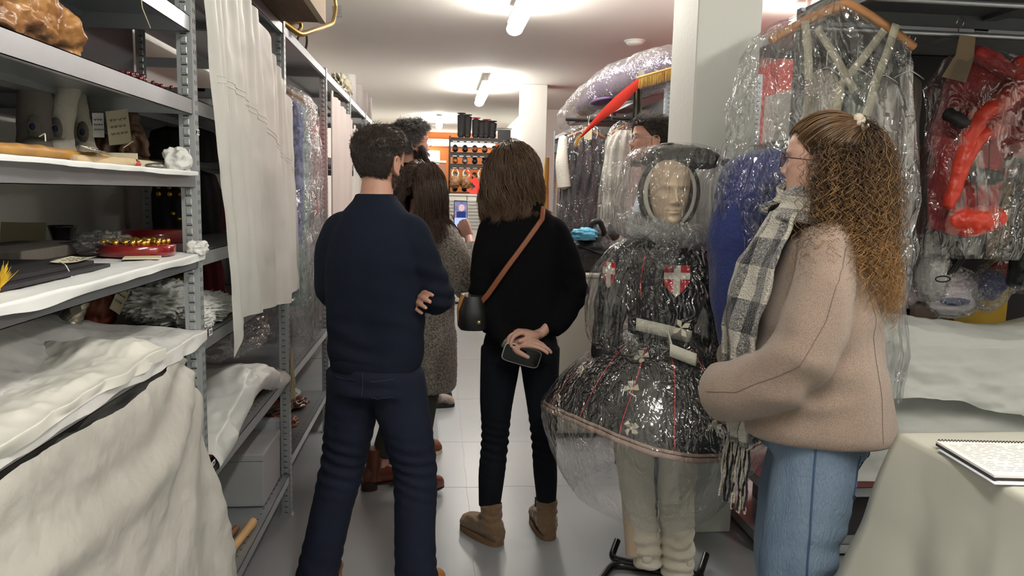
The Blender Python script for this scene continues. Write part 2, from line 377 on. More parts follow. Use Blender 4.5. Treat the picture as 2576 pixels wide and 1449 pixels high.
# ================================================================ SHELVING
m_steel = M('galvanised_steel', (.47, .50, .52), .38, .4, bump=(90, .05), var=(14, (.40, .43, .45), .3))
m_lip = M('shelf_steel', (.50, .53, .56), .33, .75, var=(9, (.42, .45, .48), .3))
m_dsteel = M('dark_steel', (.16, .17, .18), .45, .6)
m_slot = M('slot_dark', (.02, .02, .022), .6)
def post(x, y, h, sx, sy, holes=(0, 99)):
    """L post; flange A in the XZ plane (width .04 towards sx), flange B in the YZ plane (towards sy); square embossed holes"""
    b = MB(); wA, wB, p = .040, .034, .027
    x1 = x+sx*wA
    b.box(min(x, x1), max(x, x1), y-.001, y+.001, 0, h); b.box(x-.001, x+.001, min(y, y+sy*wB), max(y, y+sy*wB), 0, h)
    b.box(min(x, x1)-.012, max(x, x1)+.006, min(y, y+sy*wB)-.006, max(y, y+sy*wB)+.006, 0, .006)
    zs = np.arange(.03, h-.02, p); c = x+sx*wA*.52
    for z in zs:   # raised rounded squares with a dark punched slot under each
        if z < holes[0] or z > holes[1]: continue
        for s_ in (1,):
            r0, r1, d = .0082, .0062, .0018; yy = y-.001; 
            o_ = [(c+q*r0, yy, z+w_*r0) for q, w_ in ((-1, -1), (1, -1), (1, 1), (-1, 1))]; i_ = [(c+q*r1, yy-d, z+w_*r1) for q, w_ in ((-1, -1), (1, -1), (1, 1), (-1, 1))]
            b.add(o_+i_, [(4, 5, 6, 7), (0, 1, 5, 4), (1, 2, 6, 5), (2, 3, 7, 6), (3, 0, 4, 7)])
    b.cur = 1
    for z in zs:
        if z < holes[0] or z > holes[1]: continue
        b.box(c-.0075, c+.0075, y-.0022, y-.001, z-.0128, z-.0102)
        for q in (.35, .75): 
            xo = x+(.0012 if sx < 0 else -.0012); yq = y+sy*wB*q; b.box(min(x, xo), max(x, xo), yq-.0018, yq+.0018, z-.008, z+.004)
    return b
def shelf(x0, x1, y0, y1, z, lip=.042, holes=None, inset=.004):
    b = MB(); z0 = z-lip; e = .002
    b.box(x0, x1, y0, y1, z-e, z)
    for X in (x0, x1-.0015): b.box(X, X+.0015, y0, y1, z0, z)
    for Y in (y0, y1-.0015): b.box(x0, x1, Y, Y+.0015, z0, z)
    # rolled bottom returns
    b.box(x0, x0+.014, y0, y1, z0, z0+.0015).box(x1-.014, x1, y0, y1, z0, z0+.0015).box(x0, x1, y0, y0+.012, z0, z0+.0015).box(x0, x1, y1-.012, y1, z0, z0+.0015)
    b.box(x0, x1, y0-.001, y0, z-.016, z-.013).box(x0, x1, y0-.001, y0, z-.030, z-.027)
    b.box((x0+x1)/2-.03, (x0+x1)/2+.03, y0, y1, z-.018, z-.002)
    if holes:
        b.cur = 1; X = holes
        for Y in np.arange(y0+.03, y1-.02, .05): b.box(X-.003, X+.003, Y-.003, Y+.003, z, z+.0006)
    return b
XL, XLB = -.664, -1.27
YS = [.92, 2.13, 3.345, 4.555, 5.76, 6.965, 8.17]
rk = thing('shelving_rack', 'long galvanised steel shelving rack along the left wall', 'shelving', (-.97, 4.5, 0))
for k, y in enumerate(YS):
    for x, sx in ((XL, -1), (XLB, 1)):
        post(x, y, 2.215, sx, 1).build('upright', [m_steel, m_slot], rk, smooth=False)
BAYS = [[2.2, 1.955, 1.738, 1.541, 1.318, 1.10, .62, .2], [2.2, 1.74, 1.32, 1.075, .665, .205], [2.2, 1.92, 1.62, 1.35, 1.08, .66, .27], [2.2, 1.7, 1.2, .7, .2], [2.2, 1.7, 1.2, .7, .2], [2.2, 1.7, 1.2, .7, .2]]
for k, zs in enumerate(BAYS):
    for z in zs:
        y0, y1 = YS[k]+.004, YS[k+1]-.004
        x1 = XL-.003
        if k == 2 and .9 < z < 2.1: x1 = XL-.12      # set back behind the hanging costumes
        shelf(XLB+.004, x1, y0, y1, z, holes=(x1-.03) if z < 1 and k < 3 else None).build('shelf', [m_lip, m_slot], rk, smooth=False)
for k in (0, 1): MB().box(XLB-.012, XLB-.006, YS[k]+.01, YS[k+1]-.01, 1.745, 2.19).build('back_panel', m_dsteel, rk, smooth=False)
# ties at frame ends
for y in YS[1:4]: MB().box(XLB, XL-.04, y+.002, y+.004, 2.0, 2.04).build('cross_tie', m_steel, rk, smooth=False)
m_tag = M('label_white', (.85, .85, .82), .6); m_ink = M('ink', (.03, .03, .035), .6)
def shelf_tag(px, py, txt, rack, Xp=None, w_=.022, h_=.016):
    p = atX(px, py, XL+.0018 if Xp is None else Xp)
    o = MB().box(p[0]-.0004, p[0]+.0004, p[1]-w_/2, p[1]+w_/2, p[2]-h_/2, p[2]+h_/2).build('shelf_label', m_tag, rack, smooth=False)
    label_text(txt, 'lettering', m_ink, o, (p[0]+.0008, p[1], p[2]), h_*.75, rot=(PI/2, 0, PI/2)); return o
shelf_tag(498, 333, 'R 232', rk); shelf_tag(530, 835, '231', rk, w_=.03, h_=.02); shelf_tag(537, 1165, '233', rk, w_=.03); shelf_tag(829, 415, '226', rk)
# right runs
XR = 1.36
rr = thing('shelving_rack', 'grey steel shelving rack behind the white column holding wrapped costumes', 'shelving', (1.66, 6.6, 0))
YR = [4.46, 5.9, 7.35, 8.8]
m_steel2 = M('blue_grey_steel', (.38, .43, .48), .45, .4)
for y in YR:
    for x, sx in ((XR, 1), (XR+.6, -1)):
        post(x, y, 2.26, sx, 1, holes=(1.2, 3)).build('upright', [m_steel2, m_slot], rr, smooth=False)
        if x == XR: MB().box(x-.002, x+.03, y+.034, y+.036, 1.2, 2.26).build('upright', m_steel2, rr, smooth=False)
for k in range(3):
    for z in (2.2, .2, .9): shelf(XR+.004, XR+.596, YR[k]+.004, YR[k+1]-.004, z).build('shelf', [m_steel, m_slot], rr, smooth=False)
    MB().tube([(XR+.15, YR[k], 2.05), (XR+.15, YR[k+1], 2.05)], .012, 10).build('hanging_rail', m_lip, rr)
    MB().box(XR, XR+.03, YR[k], YR[k+1], 2.0, 2.10).build('beam', m_slot, rr, smooth=False)
m_dsteel = M('dark_steel', (.16, .17, .18), .45, .6)
rn = thing('shelving_rack', 'grey steel shelving rack at right edge with paper covered shelves', 'shelving', (2.1, 3.1, 0))
for x, sx in ((1.385, 1), (2.9, -1)):
    for y in (2.84, 3.44): post(x, y, 2.24, sx, 1).build('upright', [m_dsteel, m_slot], rn, smooth=False)
for z in (.06, .31, .62, 2.2): shelf(1.39, 2.895, 2.82 if z < 1 else 2.85, 3.43, z).build('shelf', [m_steel, m_slot], rn, smooth=False)
rb = thing('costume_rack', 'steel rack over the curly haired woman with rails for hanging costumes', 'clothes rack', (2.1, 2.2, 0))
for x, sx in ((1.385, 1), (2.9, -1)):
    for y in (.40,): post(x, y, 2.24, sx, 1, holes=(9, 9)).build('upright', [m_dsteel, m_slot], rb, smooth=False)
shelf(1.39, 2.895, 1.455, 2.815, 2.235, lip=.05).build('shelf', [m_dsteel, m_slot], rb, smooth=False)
for X in (1.372, 2.9): MB().box(X, X+.03, .40, 2.83, 2.15, 2.185).build('side_beam', m_dsteel, rb, smooth=False)
for Y, z in ((2.41, 2.170), (2.66, 2.125)): MB().tube([(1.37, Y, z), (2.92, Y, z)], .010, 12).build('hanging_rail', m_lip, rb)
# ================================================================ PEOPLE TOOLS
_hz = np.array([-.004, .0, .006, .02, .04, .06, .08, .11, .14, .17, .195, .213, .226, .233, .2355])
_hw = np.array([.012, .024, .033, .046, .056, .062, .067, .072, .0755, .0755, .069, .057, .038, .019, .002])
_hf = np.array([.055, .070, .078, .084, .085, .085, .084, .084, .088, .086, .076, .061, .041, .021, .002])
_hb = np.array([-.035, -.03, -.01, .015, .035, .055, .072, .090, .100, .100, .090, .073, .048, .024, .002])
def headsurf(t, z, off=0.0):
    w_ = np.interp(z, _hz, _hw)+off; f = np.interp(z, _hz, _hf); b = np.interp(z, _hz, _hb)
    c, s_ = np.cos(t), np.sin(t); k = 2/2.3
    x = w_*np.sign(c)*np.abs(c)**k; ys = np.sign(s_)*np.abs(s_)**k
    y0 = np.where(b < 0, -b, 0); y = np.where(ys > 0, y0+ys*(f+off-y0), y0*0+np.where(b < 0, y0, 0)+ys*np.maximum(b+off, .001))
    return x, y, z+off*.6*np.clip((z-.18)/.05, 0, 1)
def head_mb(m=None, closed_eyes=False, nose=1., n=(150, 150), amp=1.):
    m = m or MB()
    def fn(U, V):
        zz = np.interp(V, np.linspace(0, 1, len(_hz)*8), np.interp(np.linspace(0, len(_hz)-1, len(_hz)*8), np.arange(len(_hz)), _hz))
        x, y, z = headsurf(U*2*PI, zz); fr = np.clip(np.sin(U*2*PI)*1.6, 0, 1)
        ax = np.abs(x); d = 0*x
        hr = np.interp(z, [.066, .073, .080, .086, .094, .105, .118, .13, .15], [0, .006, .019, .024, .019, .013, .006, .002, 0])*nose
        d += hr*np.exp(-(x/np.interp(z, [.075, .12], [.0105, .0065]))**2)
        d += nose*.010*gs(ax, .0125, .006)*gs(z, .0795, .0065)
        d *= (1+amp)/2; d -= amp*.011*gs(ax, .031, .017)*gs(z, .119, .012); d += .007*gs(ax, .031, .012)*gs(z, .118, .0075)
        if closed_eyes: d -= .004*gs(ax, .031, .014)*gs(z, .1135-.05*(ax-.031)**2*20, .0016)
        d += .0055/amp*gs(z, .138, .009)*gs(ax, .027, .026)
        d += amp*(.0055*gs(z, .0565, .0045)*gs(x, 0, .021)+.0065*gs(z, .0455, .005)*gs(x, 0, .018)-.0055*gs(z, .0512, .0018)*gs(x, 0, .024))
        d += .008*gs(z, .017, .013)*gs(x, 0, .02)-.003*gs(z, .034, .006)*gs(x, 0, .02)
        d += .004*gs(ax, .047, .016)*gs(z, .098, .018)-.002*gs(ax, .05, .014)*gs(z, .06, .02)
        return v3(x, y+d*fr, z)
    P = fn(*np.meshgrid(np.linspace(0, 1, n[0], endpoint=False), np.linspace(0, 1, n[1]), indexing='ij')); b = len(m.v)
    m.pgrid(P, cu=True)
    for k in (0, -1): c = P[:, k].mean(0); N_ = n[0]; m.add(np.vstack([P[:, k], c]), [((i+1) % N_, i, N_) if k == 0 else (i, (i+1) % N_, N_) for i in range(N_)])
    return m
def ear(m, sd):
    m.ball((sd*.073, -.010, .103), (.008, .017, .030), 16, 12)
    a = np.linspace(-.9, 2*PI-1.6, 22); m.tube(v3(sd*(.081+.004*np.sin(a*.5)), -.014+.018*np.cos(a)*1.0, .106+.029*np.sin(a)), .0042, 8)
    m.ball((sd*.077, -.002, .075), (.005, .008, .009), 12, 8)
def limb(m, pts, rad, n=20, k=9, flat=1.0):
    pts = np.array(pts, float); rad = np.array(rad, float); q = np.linspace(0, len(pts)-1, (len(pts)-1)*k+1)
    P = np.stack([np.interp(q, np.arange(len(pts)), pts[:, i]) for i in range(3)], 1); r = np.interp(q, np.arange(len(pts)), rad)
    for _ in range(max(1, k//3)): P[1:-1] = (P[:-2]+2*P[1:-1]+P[2:])/4; r[1:-1] = (r[:-2]+2*r[1:-1]+r[2:])/4
    return m.tube(P, r, n, flat=flat)
def frame(f, b):
    f = np.array(f, float); f /= np.linalg.norm(f); b = np.array(b, float); b -= f*(b@f); b /= np.linalg.norm(b); return np.stack([np.cross(f, b), f, b], 1)
def arm(m, pts, rad, n=22, **k):
    p = pts[0]; return limb(m, [(p[0]*.45, p[1], p[2]+.02)]+list(pts), [rad[0]*.8]+list(rad), n)
def rot(z=0, x=0, y=0): return np.array(Matrix.Rotation(z, 3, 'Z')@Matrix.Rotation(y, 3, 'Y')@Matrix.Rotation(x, 3, 'X'))
def hand(m, o, Rm, side=1, curl=(.3, .3, .3, .3), thumb=(.6, .3), s=1., spread=.06):
    """local: +y along fingers, +z back of hand, thumb towards +x*side"""
    o = np.array(o, float); Rm = np.array(Rm); q = []
    T = lambda p: o+Rm@(np.array(p, float)*s)
    kn = [(.028*side, .088, .002), (.009*side, .094, .004), (-.010*side, .090, .003), (-.028*side, .082, 0)]
    ln = [(.042, .026, .021), (.046, .030, .022), (.043, .027, .021), (.034, .021, .019)]; rr = [.0088, .009, .0085, .0075]
    for i, k in enumerate(kn):
        m.tube([T((k[0]*.55, -.005, 0)), T((k[0]*.8, .04, .002)), T(k)], np.array([.014, .0145, .0115])*s, 12)
        a = 0; p = np.array(k); pts = [T(p)]; az = (1.5-i)*spread*side
        for j, L in enumerate(ln[i]):
            a += curl[i]*(.8, 1.1, .8)[j]; d = np.array([math.sin(az)*math.cos(a), math.cos(az)*math.cos(a), -math.sin(a)]); p = p+d*L; pts.append(T(p))
        limb(m, pts, np.array([1.15, 1.02, .95, .8])*rr[i]*s, 10, 5)
    m.tube([T((0, -.02, 0)), T((0, .03, -.004)), T((0, .07, 0))], np.array([.024, .027, .02])*s, 14, flat=.55, up=tuple(Rm@np.array([0, 0, 1.])))
    a, b = thumb; p0 = np.array([.02*side, .012, -.006]); d1 = np.array([math.sin(a)*side, math.cos(a), -.35*b]); d2 = np.array([math.sin(a*.45)*side, math.cos(a*.45), -b])
    p1 = p0+d1/np.linalg.norm(d1)*.045; p2 = p1+d2/np.linalg.norm(d2)*.034; p3 = p2+d2/np.linalg.norm(d2)*.026
    limb(m, [T(p0), T(p1), T(p2), T(p3)], np.array([.016, .0125, .0105, .0085])*s, 10, 5)
    return m
def head_xf(pos, yaw=0, nod=0, tilt=0, s=1.): return (np.array(pos, float), rot(yaw, nod, tilt), s)
def place(mb, hx): return xform(mb, hx[0], hx[1], hx[2])
def skin_body(T, skin, hx, torso, arms, legs, hands=(), neck_r=.056, voxel=.0048, name='body', nose=1., ears=True, extra=None):
    m = MB(); h = head_mb(nose=nose); 
    if ears: ear(h, 1); ear(h, -1)
    place(h, hx); m.v += h.v; 
    for f, a in zip(h.f, h.mi): m.f.append(f); m.mi.append(a)
    m.n = h.n; m.tone += h.tone
    c = hx[0]+hx[1]@np.array([0, -.012, .05]); base = np.array([torso[-1][0], torso[-1][1], torso[-1][2]-.03])
    limb(m, [base, (base+c)/2+np.array([0, .0, 0]), c], [neck_r*1.3, neck_r, neck_r*.98], 22)
    m.loft(torso, 28, 2.3)
    for pts, r in arms: limb(m, pts, r)
    for pts, r in legs: limb(m, pts, r)
    for a in hands: hand(m, *a[0], **a[1])
    if extra: extra(m)
    return vox(m, voxel, 2).build(name, skin, T, local=True)
def eyes(T, hx, iris=(.10, .06, .03)):
    for sd in (-1, 1):
        m = MB(); m.ball((sd*.031, .0655, .118), (.0120, .0110, .0110), 16, 10); place(m, hx); e = m.build('eye', M('eye_white', (.75, .73, .70), .25), T, local=True)
        m = MB(); m.ball((sd*.031, .0745, .118), (.0055, .0025, .0055), 12, 8); place(m, hx); m.build('iris', M('iris_brown', iris, .2), e, local=True)
def fold(P, spots, seed=0):
    """cloth folds: spots=(centre,radius,axis_freq,amp)"""
    d = np.zeros(len(P))
    for c, r, fr, am in spots:
        q = P-np.array(c); g = np.exp(-(q**2).sum(1)/r**2)
        d += am*g*np.sin(q[:, 2]*fr+2.2*noise(P*9, seed)+q[:, 0]*fr*.25)
    return d
def garment(fn, name, mat, T, voxel=.009, smooth=3, amp=.004, freq=7, spots=(), seed=1, stretch=(1, 1, .5), fine=0):
    m = MB(); fn(m)
    def disp(v, n):
        d = amp*(fbm(v*np.array(stretch)*freq, 3, seed)+.35*ridge(v*np.array(stretch)*freq*1.3, 2, seed+5))+fold(v, spots, seed)
        if fine: d = d+fine*noise(v*130, seed+9)
        return d
    return vox(m, voxel, smooth, disp).build(name, mat, T, local=True)
# ---- hair
def scalp_pts(n, rng, back=.07, side=.125, front=.188, offs=0.0):
    t = rng.uniform(0, 2*PI, n*3); z = .235-(rng.uniform(0, 1, n*3)**.8)*.175
    s_ = np.sin(t); lim = np.where(s_ > 0, side+(front-side)*np.clip(s_*1.6, 0, 1), side+(back-side)*np.clip(-s_*1.6, 0, 1))
    ok = z > lim; t, z = t[ok][:n], z[ok][:n]
    x, y, z2 = headsurf(t, z, offs); P = v3(x, y, z2)
    x2, y2, z3 = headsurf(t, z, offs+.01); Nn = v3(x2, y2, z3+.004*np.clip((z-.15)/.08, 0, 1))-P; Nn /= np.linalg.norm(Nn, axis=1)[:, None]
    return P, Nn, t, z
def cap(T, hx, mat, off=.006, back=.07, side=.125, front=.188, name='hair', amp=.003, seed=3, fr=30):
    m = MB(); nu, nv = 120, 70
    U, V = np.meshgrid(np.linspace(0, 2*PI, nu, endpoint=False), np.linspace(0, 1, nv), indexing='ij')
    s_ = np.sin(U); lim = np.where(s_ > 0, side+(front-side)*np.clip(s_*1.6, 0, 1), side+(back-side)*np.clip(-s_*1.6, 0, 1))
    Z = lim+(.2355-lim)*V**.8; o_ = off*np.clip(V*14, .15, 1)+amp*fbm(v3(np.cos(U), np.sin(U), Z*10)*fr/10, 3, seed)*np.clip(V*6, 0, 1)
    x, y, z = headsurf(U, Z); x2, y2, z2 = headsurf(U, Z, .01); P = v3(x, y, z); Nn = v3(x2, y2, z2+.006*np.clip((Z-.17)/.06, 0, 1))-P; Nn /= np.linalg.norm(Nn, axis=2)[..., None]
    P = P+Nn*o_[..., None]; m.pgrid(P, cu=True, tone=0.15); place(m, hx); return m.build(name, mat, T, local=True)
def short_hair(T, hx, mat, n=4000, L=.03, seed=1, curl=0, flow=(0, -.4, -.6), back=.07, side=.125, front=.188, r=.0007, off=.004, parent=None, swirl=None, tonefn=None):
    rng = np.random.default_rng(seed); P, Nn, t, z = scalp_pts(n, rng, back, side, front, off); n = len(P)
    k = 12 if curl else 6; s_ = np.linspace(0, 1, k)
    fl = np.array(flow)[None]+rng.normal(0, .28, (n, 3))
    fl = fl-Nn*(fl*Nn).sum(1)[:, None]*.7
    Lv = L*rng.uniform(.6, 1.25, n)*np.interp(z, [.07, .13, .2], [.35, .6, 1]); 
    Q = P[:, None]+Lv[:, None, None]*(Nn[:, None]*(s_*(1-.35*s_))[None, :, None]*.75+fl[:, None]*(s_**1.4)[None, :, None])
    if curl:
        ph = rng.uniform(0, 6.28, n)[:, None]+s_[None]*curl*rng.uniform(.8, 1.3, n)[:, None]; a = np.cross(Nn, [0.3, .2, .9]); a /= np.linalg.norm(a, axis=1)[:, None]; b = np.cross(Nn, a)
        Q = Q+(.006*np.clip(s_*3, 0, 1))[None, :, None]*(np.cos(ph)[..., None]*a[:, None]+np.sin(ph)[..., None]*b[:, None])
    tn = rng.uniform(0, 1, n) if tonefn is None else tonefn(P, rng)
    m = strands(Q, r, 3, tn); place(m, hx); return m.build('hair', mat, T if parent is None else parent, local=True)
def long_hair(P, d0, L, coll, seed=1, k=28, grav=.25, wave=0, wfreq=25, jitter=.04, lens=None):
    """P (n,3) roots, d0 directions, colliders=(centre,radii,extra offsets) ; returns (n,k,3)"""
    rng = np.random.default_rng(seed); n = len(P); p = P.copy(); d = d0/np.linalg.norm(d0, axis=1)[:, None]; out = [p.copy()]
    Lv = np.full(n, L) if lens is None else lens; off = rng.uniform(0, 1, n); ph = rng.uniform(0, 6.28, n)
    for i in range(1, k):
        g = grav*(1 if i > 1 else .5); d = d*(1-g)+np.array([0, 0, -1])*g+rng.normal(0, jitter, (n, 3))*.5; d /= np.linalg.norm(d, axis=1)[:, None]
        p = p+d*(Lv/(k-1))[:, None]
        for c, r, ex in coll:
            q = (p-np.array(c))/(np.array(r)+off[:, None]*ex); l = np.linalg.norm(q, axis=1); ins = l < 1
            q2 = q/np.maximum(l, 1e-6)[:, None]*(np.array(r)+off[:, None]*ex)+np.array(c)
            nn = q/(np.array(r)); nn /= np.maximum(np.linalg.norm(nn, axis=1), 1e-6)[:, None]
            dd = d-nn*np.minimum((d*nn).sum(1), 0)[:, None]; dd /= np.maximum(np.linalg.norm(dd, axis=1), 1e-6)[:, None]
            p = np.where(ins[:, None], q2, p); d = np.where(ins[:, None], dd, d)
        out.append(p.copy())
    Q = np.stack(out, 1)
    if wave:
        s_ = np.linspace(0, 1, k); a = ph[:, None]+s_[None]*wfreq*Lv[:, None]
        Q = Q+wave*np.clip(s_*2, 0, 1)[None, :, None]*v3(np.cos(a), np.sin(a), 0*a)
    return Q
def resample(Q, k):
    n, m, _ = Q.shape; s_ = np.linspace(0, m-1, k); i = np.minimum(s_.astype(int), m-2); f = (s_-i)[None, :, None]
    return Q[:, i]*(1-f)+Q[:, i+1]*f
def curls(Q, seed, rad=.008, turns=9, k=80, r0=.25):
    rng = np.random.default_rng(seed); Q = resample(Q, k); n = len(Q); t = np.gradient(Q, axis=1); t /= np.linalg.norm(t, axis=2)[..., None]
    a = np.cross(t, [.3, .9, .2]); a /= np.linalg.norm(a, axis=2)[..., None]; b = np.cross(t, a); s_ = np.linspace(0, 1, k)
    ph = rng.uniform(0, 6.28, n)[:, None]+s_[None]*turns*6.283*rng.uniform(.7, 1.3, n)[:, None]*np.where(rng.uniform(0, 1, n) > .5, 1, -1)[:, None]
    rr = (rad*rng.uniform(.5, 1.3, n))[:, None]*np.clip(r0+s_*1.6, 0, 1)[None]
    return Q+rr[..., None]*(np.cos(ph)[..., None]*a+np.sin(ph)[..., None]*b)
def glasses(T, hx, mat, name='glasses', round_=True, lens=True):
    m = MB(); a = np.linspace(0, 2*PI, 30, endpoint=False)
    for sd in (-1, 1): m.tube(v3(sd*.033+.024*np.cos(a), .098-.006*np.abs(np.cos(a))+0*a, .117+.020*np.sin(a)), .0016, 6, closed=True)
    m.tube([(-.010, .099, .121), (0, .103, .123), (.010, .099, .121)], .0015, 6)
    for sd in (-1, 1): m.tube([(sd*.057, .093, .122), (sd*.075, .085, .123), (sd*.083, .03, .120), (sd*.083, -.01, .117), (sd*.080, -.022, .100)], .0016, 6)
    place(m, hx); g = m.build(name, mat, T, local=True)
    m = MB()
    for sd in (-1, 1):
        m.add(np.vstack([[[sd*.033, .094, .117]], v3(sd*.033+.024*np.cos(a), .097-.006*np.abs(np.cos(a)), .117+.020*np.sin(a))]), [(0, 1+i, 1+(i+1) % 30) for i in range(30)])
    place(m, hx); m.build('lens', film('lens_glass', 0, (.95, .97, 1), 1, 0, .02, 1.5, 1), g, local=True); return g
def boot(m, p, dr, shaft=.16, L=.27, r=.045, heel=.03, w=.047):
    """p = ankle ground point, dr = toe direction angle (0=+y)"""
    p = np.array(p, float); c, s_ = math.cos(dr), math.sin(dr); T = lambda x, y, z: (p[0]+c*x-s_*y, p[1]+s_*x+c*y, p[2]+z)
    secs = [(-.30, .030, .034), (-.22, .040, .046), (-.05, .046, .058), (.15, .043, .052), (.35, .044, .042), (.52, .047, .036), (.64, .040, .030), (.70, .020, .018)]
    n = 20; th = np.linspace(0, 2*PI, n, endpoint=False); rows = []
    for y, w_, h in secs:
        z = heel*.55+h+h*np.sin(th)*1.0; rows.append(np.array([T(w_*w/.047*np.sign(math.cos(a))*abs(math.cos(a))**.7, y*L, max(.012, zz)) for a, zz in zip(th, z)]))
    P = np.stack(rows, 1); m.pgrid(P, cu=True)
    for k in (0, -1): m.add(np.vstack([P[:, k], P[:, k].mean(0)]), [(i, (i+1) % n, n) for i in range(n)])
    if shaft: m.tube([T(0, -.02, .05), T(0, -.015, .1), T(0, -.01, shaft)], [r*1.08, r, r*1.05], 20)
def sole(m, p, dr, L=.27, heel=.03, w=.047, blk=False):
    c, s_ = math.cos(dr), math.sin(dr); a = np.linspace(0, 2*PI, 28, endpoint=False)
    def ring(y0, y1, z0, z1, k=1.04):
        yc, hy = (y0+y1)/2*L, (y1-y0)/2*L; P = []
        for z in (z0, z1): P.append([(p[0]+c*(w*k*np.sign(math.cos(q))*abs(math.cos(q))**.6)-s_*(yc+hy*math.sin(q)), p[1]+s_*(w*k*np.sign(math.cos(q))*abs(math.cos(q))**.6)+c*(yc+hy*math.sin(q)), p[2]+z) for q in a])
        P = np.array(P).transpose(1, 0, 2); m.pgrid(P, cu=True); 
        for k_ in (0, 1): m.add(P[:, k_], [tuple(range(28)) if k_ else tuple(range(28))[::-1]])
    if heel > .02: ring(-.31, 0, 0, heel, .95); ring(-.31, .72, heel*.55, heel*.55+.008)
    else: ring(-.31, .72, 0, .022)

def snap(o, P, off=.0015):
    """lay a seam onto the surface of o (local coordinates)"""
    out = []
    for p in P:
        ok, c, n, _ = o.closest_point_on_mesh(Vector(p)); out.append(np.array(c)+np.array(n)*off if ok else p)
    return np.array(out)
def shell(secs, name, mat, parent, crink=.012, fr=9, n=130, k=90, seed=1, folds=14, fa=.006, local=False, e=2.0, o_=0.3, smooth=4, closed=False, **kw):
    """hanging hollow sheath (garment or plastic bag) from elliptical sections (cx,cy,z,rx,ry)"""
    s_ = np.array(secs, float); q = np.linspace(0, len(s_)-1, k); S = np.stack([np.interp(q, np.arange(len(s_)), s_[:, i]) for i in range(5)], 1)
    for _ in range(smooth): S[1:-1] = (S[:-2]+2*S[1:-1]+S[2:])/4
    th = np.linspace(0, 2*PI, n, endpoint=False); TH, Z = np.meshgrid(th, np.arange(k), indexing='ij'); S = S[Z]; c_, d_ = np.cos(TH), np.sin(TH)
    P = v3(S[..., 0]+S[..., 3]*np.sign(c_)*np.abs(c_)**(2/e), S[..., 1]+S[..., 4]*np.sign(d_)*np.abs(d_)**(2/e), S[..., 2]); nn = v3(c_, d_, 0*TH)
    g = np.clip(np.minimum(S[..., 3], S[..., 4])/.06, 0, 1)
    d = g*(crink*(ridge(P*np.array([1, 1, .5])*fr, 3, seed)-o_)+fa*np.sin(TH*folds+3*noise(P*4, seed+3)))
    P = P+nn*d[..., None]; P[..., 2] += .5*crink*noise(P*12, seed+8); m = MB(); m.pgrid(P, cu=True); return m.build(name, mat, parent, local=local, **kw)
def sheet(fn, name, mat, parent=None, nu=90, nv=90, **kw):
    m = MB(); m.grid(fn, nu, nv); return m.build(name, mat, parent, **kw)
# ================================================================ PEOPLE
skin = M('skin', (.58, .33, .24), .5, var=(25, (.52, .27, .20), .4), bump=(160, .04))
skin2 = M('skin_pale', (.66, .42, .33), .5, var=(22, (.58, .32, .26), .4), bump=(160, .04))
h_dark = hairmat('hair_dark_brown', (.018, .012, .010), (.075, .050, .038))
h_brown = hairmat('hair_brown', (.035, .021, .014), (.20, .12, .072), .36)
h_long = hairmat('hair_long_brown', (.035, .020, .014), (.17, .10, .065), .34)
h_curl = hairmat('hair_curly', (.050, .028, .017), (.55, .30, .11), .38)
h_grey = hairmat('hair_greying', (.02, .017, .016), (.30, .29, .28), .45)
def legs_pair(m, L, R, flare=1.0):
    for pts, r in (L, R): limb(m, pts, r, 22)
# ---------------- man in the navy sweater
T = thing('person', 'man in navy sweater and dark jeans seen from behind, arms folded', 'person', (-.215, 2.60, 0), -.28)
hx = head_xf((.005, .035, 1.49), -.30, .10, .05, 1.0)
m_navy = M('navy_knit', (.010, .014, .026), .95, bump=(420, .25), spec=.15)
m_navyj = M('navy_denim', (.011, .016, .036), .85, bump=(300, .25), var=(6, (.009, .012, .026), .3), spec=.25)
tor = [(0, .0, .86, .13, .10), (0, 0, 1.0, .135, .095), (0, 0, 1.18, .145, .10), (0, 0, 1.32, .155, .10), (0, .0, 1.42, .12, .075), (0, -.005, 1.465, .06, .055)]
aL = [(-.13, 0, 1.36), (-.175, .03, 1.13), (-.05, .19, 1.10), (.08, .16, 1.115), (.116, .08, 1.125)]
aR = [(.13, -.005, 1.36), (.205, .03, 1.14), (.13, .19, 1.10), (-.02, .24, 1.14)]
skin_body(T, skin, hx, tor, [(aL, [.045, .040, .032, .027, .025]), (aR, [.045, .042, .033, .026])],
    [([(-.085, 0, .9), (-.13, .03, .52), (-.215, -.03, .09)], [.06, .04, .035]), ([(.085, 0, .9), (.13, .03, .50), (.16, -.02, .09)], [.06, .04, .035])],
    hands=[(((.118, .065, 1.125), frame((.42, -.90, .12), (-.62, -.45, .55))), dict(side=-1, curl=(.22, .25, .28, .35), thumb=(.4, .2)))])
def f(m):
    m.loft([(0, 0, .895, .158, .118), (0, 0, .93, .166, .125), (0, 0, 1.0, .166, .122), (0, 0, 1.15, .172, .122), (0, 0, 1.28, .170, .125), (0, 0, 1.36, .150, .110), (0, -.003, 1.425, .115, .085), (0, .0, 1.47, .075, .066), (0, .0, 1.492, .066, .062)], 40, 2.4)
    arm(m, [(-.125, 0, 1.365), (-.165, .01, 1.28), (-.185, .04, 1.13), (-.05, .19, 1.12)], [.066, .064, .058, .05], 22)
    arm(m, [(.125, 0, 1.365), (.165, .0, 1.28), (.215, .03, 1.145), (.20, .09, 1.12), (.13, .18, 1.11)], [.066, .063, .058, .054, .05], 22)
garment(f, 'sweater', m_navy, T, .008, 4, .0045, 6, spots=[((.22, .02, 1.15), .10, 95, .006), ((.15, -.05, 1.22), .10, 60, .004), ((.0, -.1, .98), .16, 70, .004)], seed=4)
m = MB(); m.loft([(0, 0, .875, .150, .116), (0, 0, .882, .157, .122), (0, 0, .915, .160, .124), (0, 0, .925, .158, .121)], 48, 2.4); m.build('hem_band', m_navy, T, local=True)
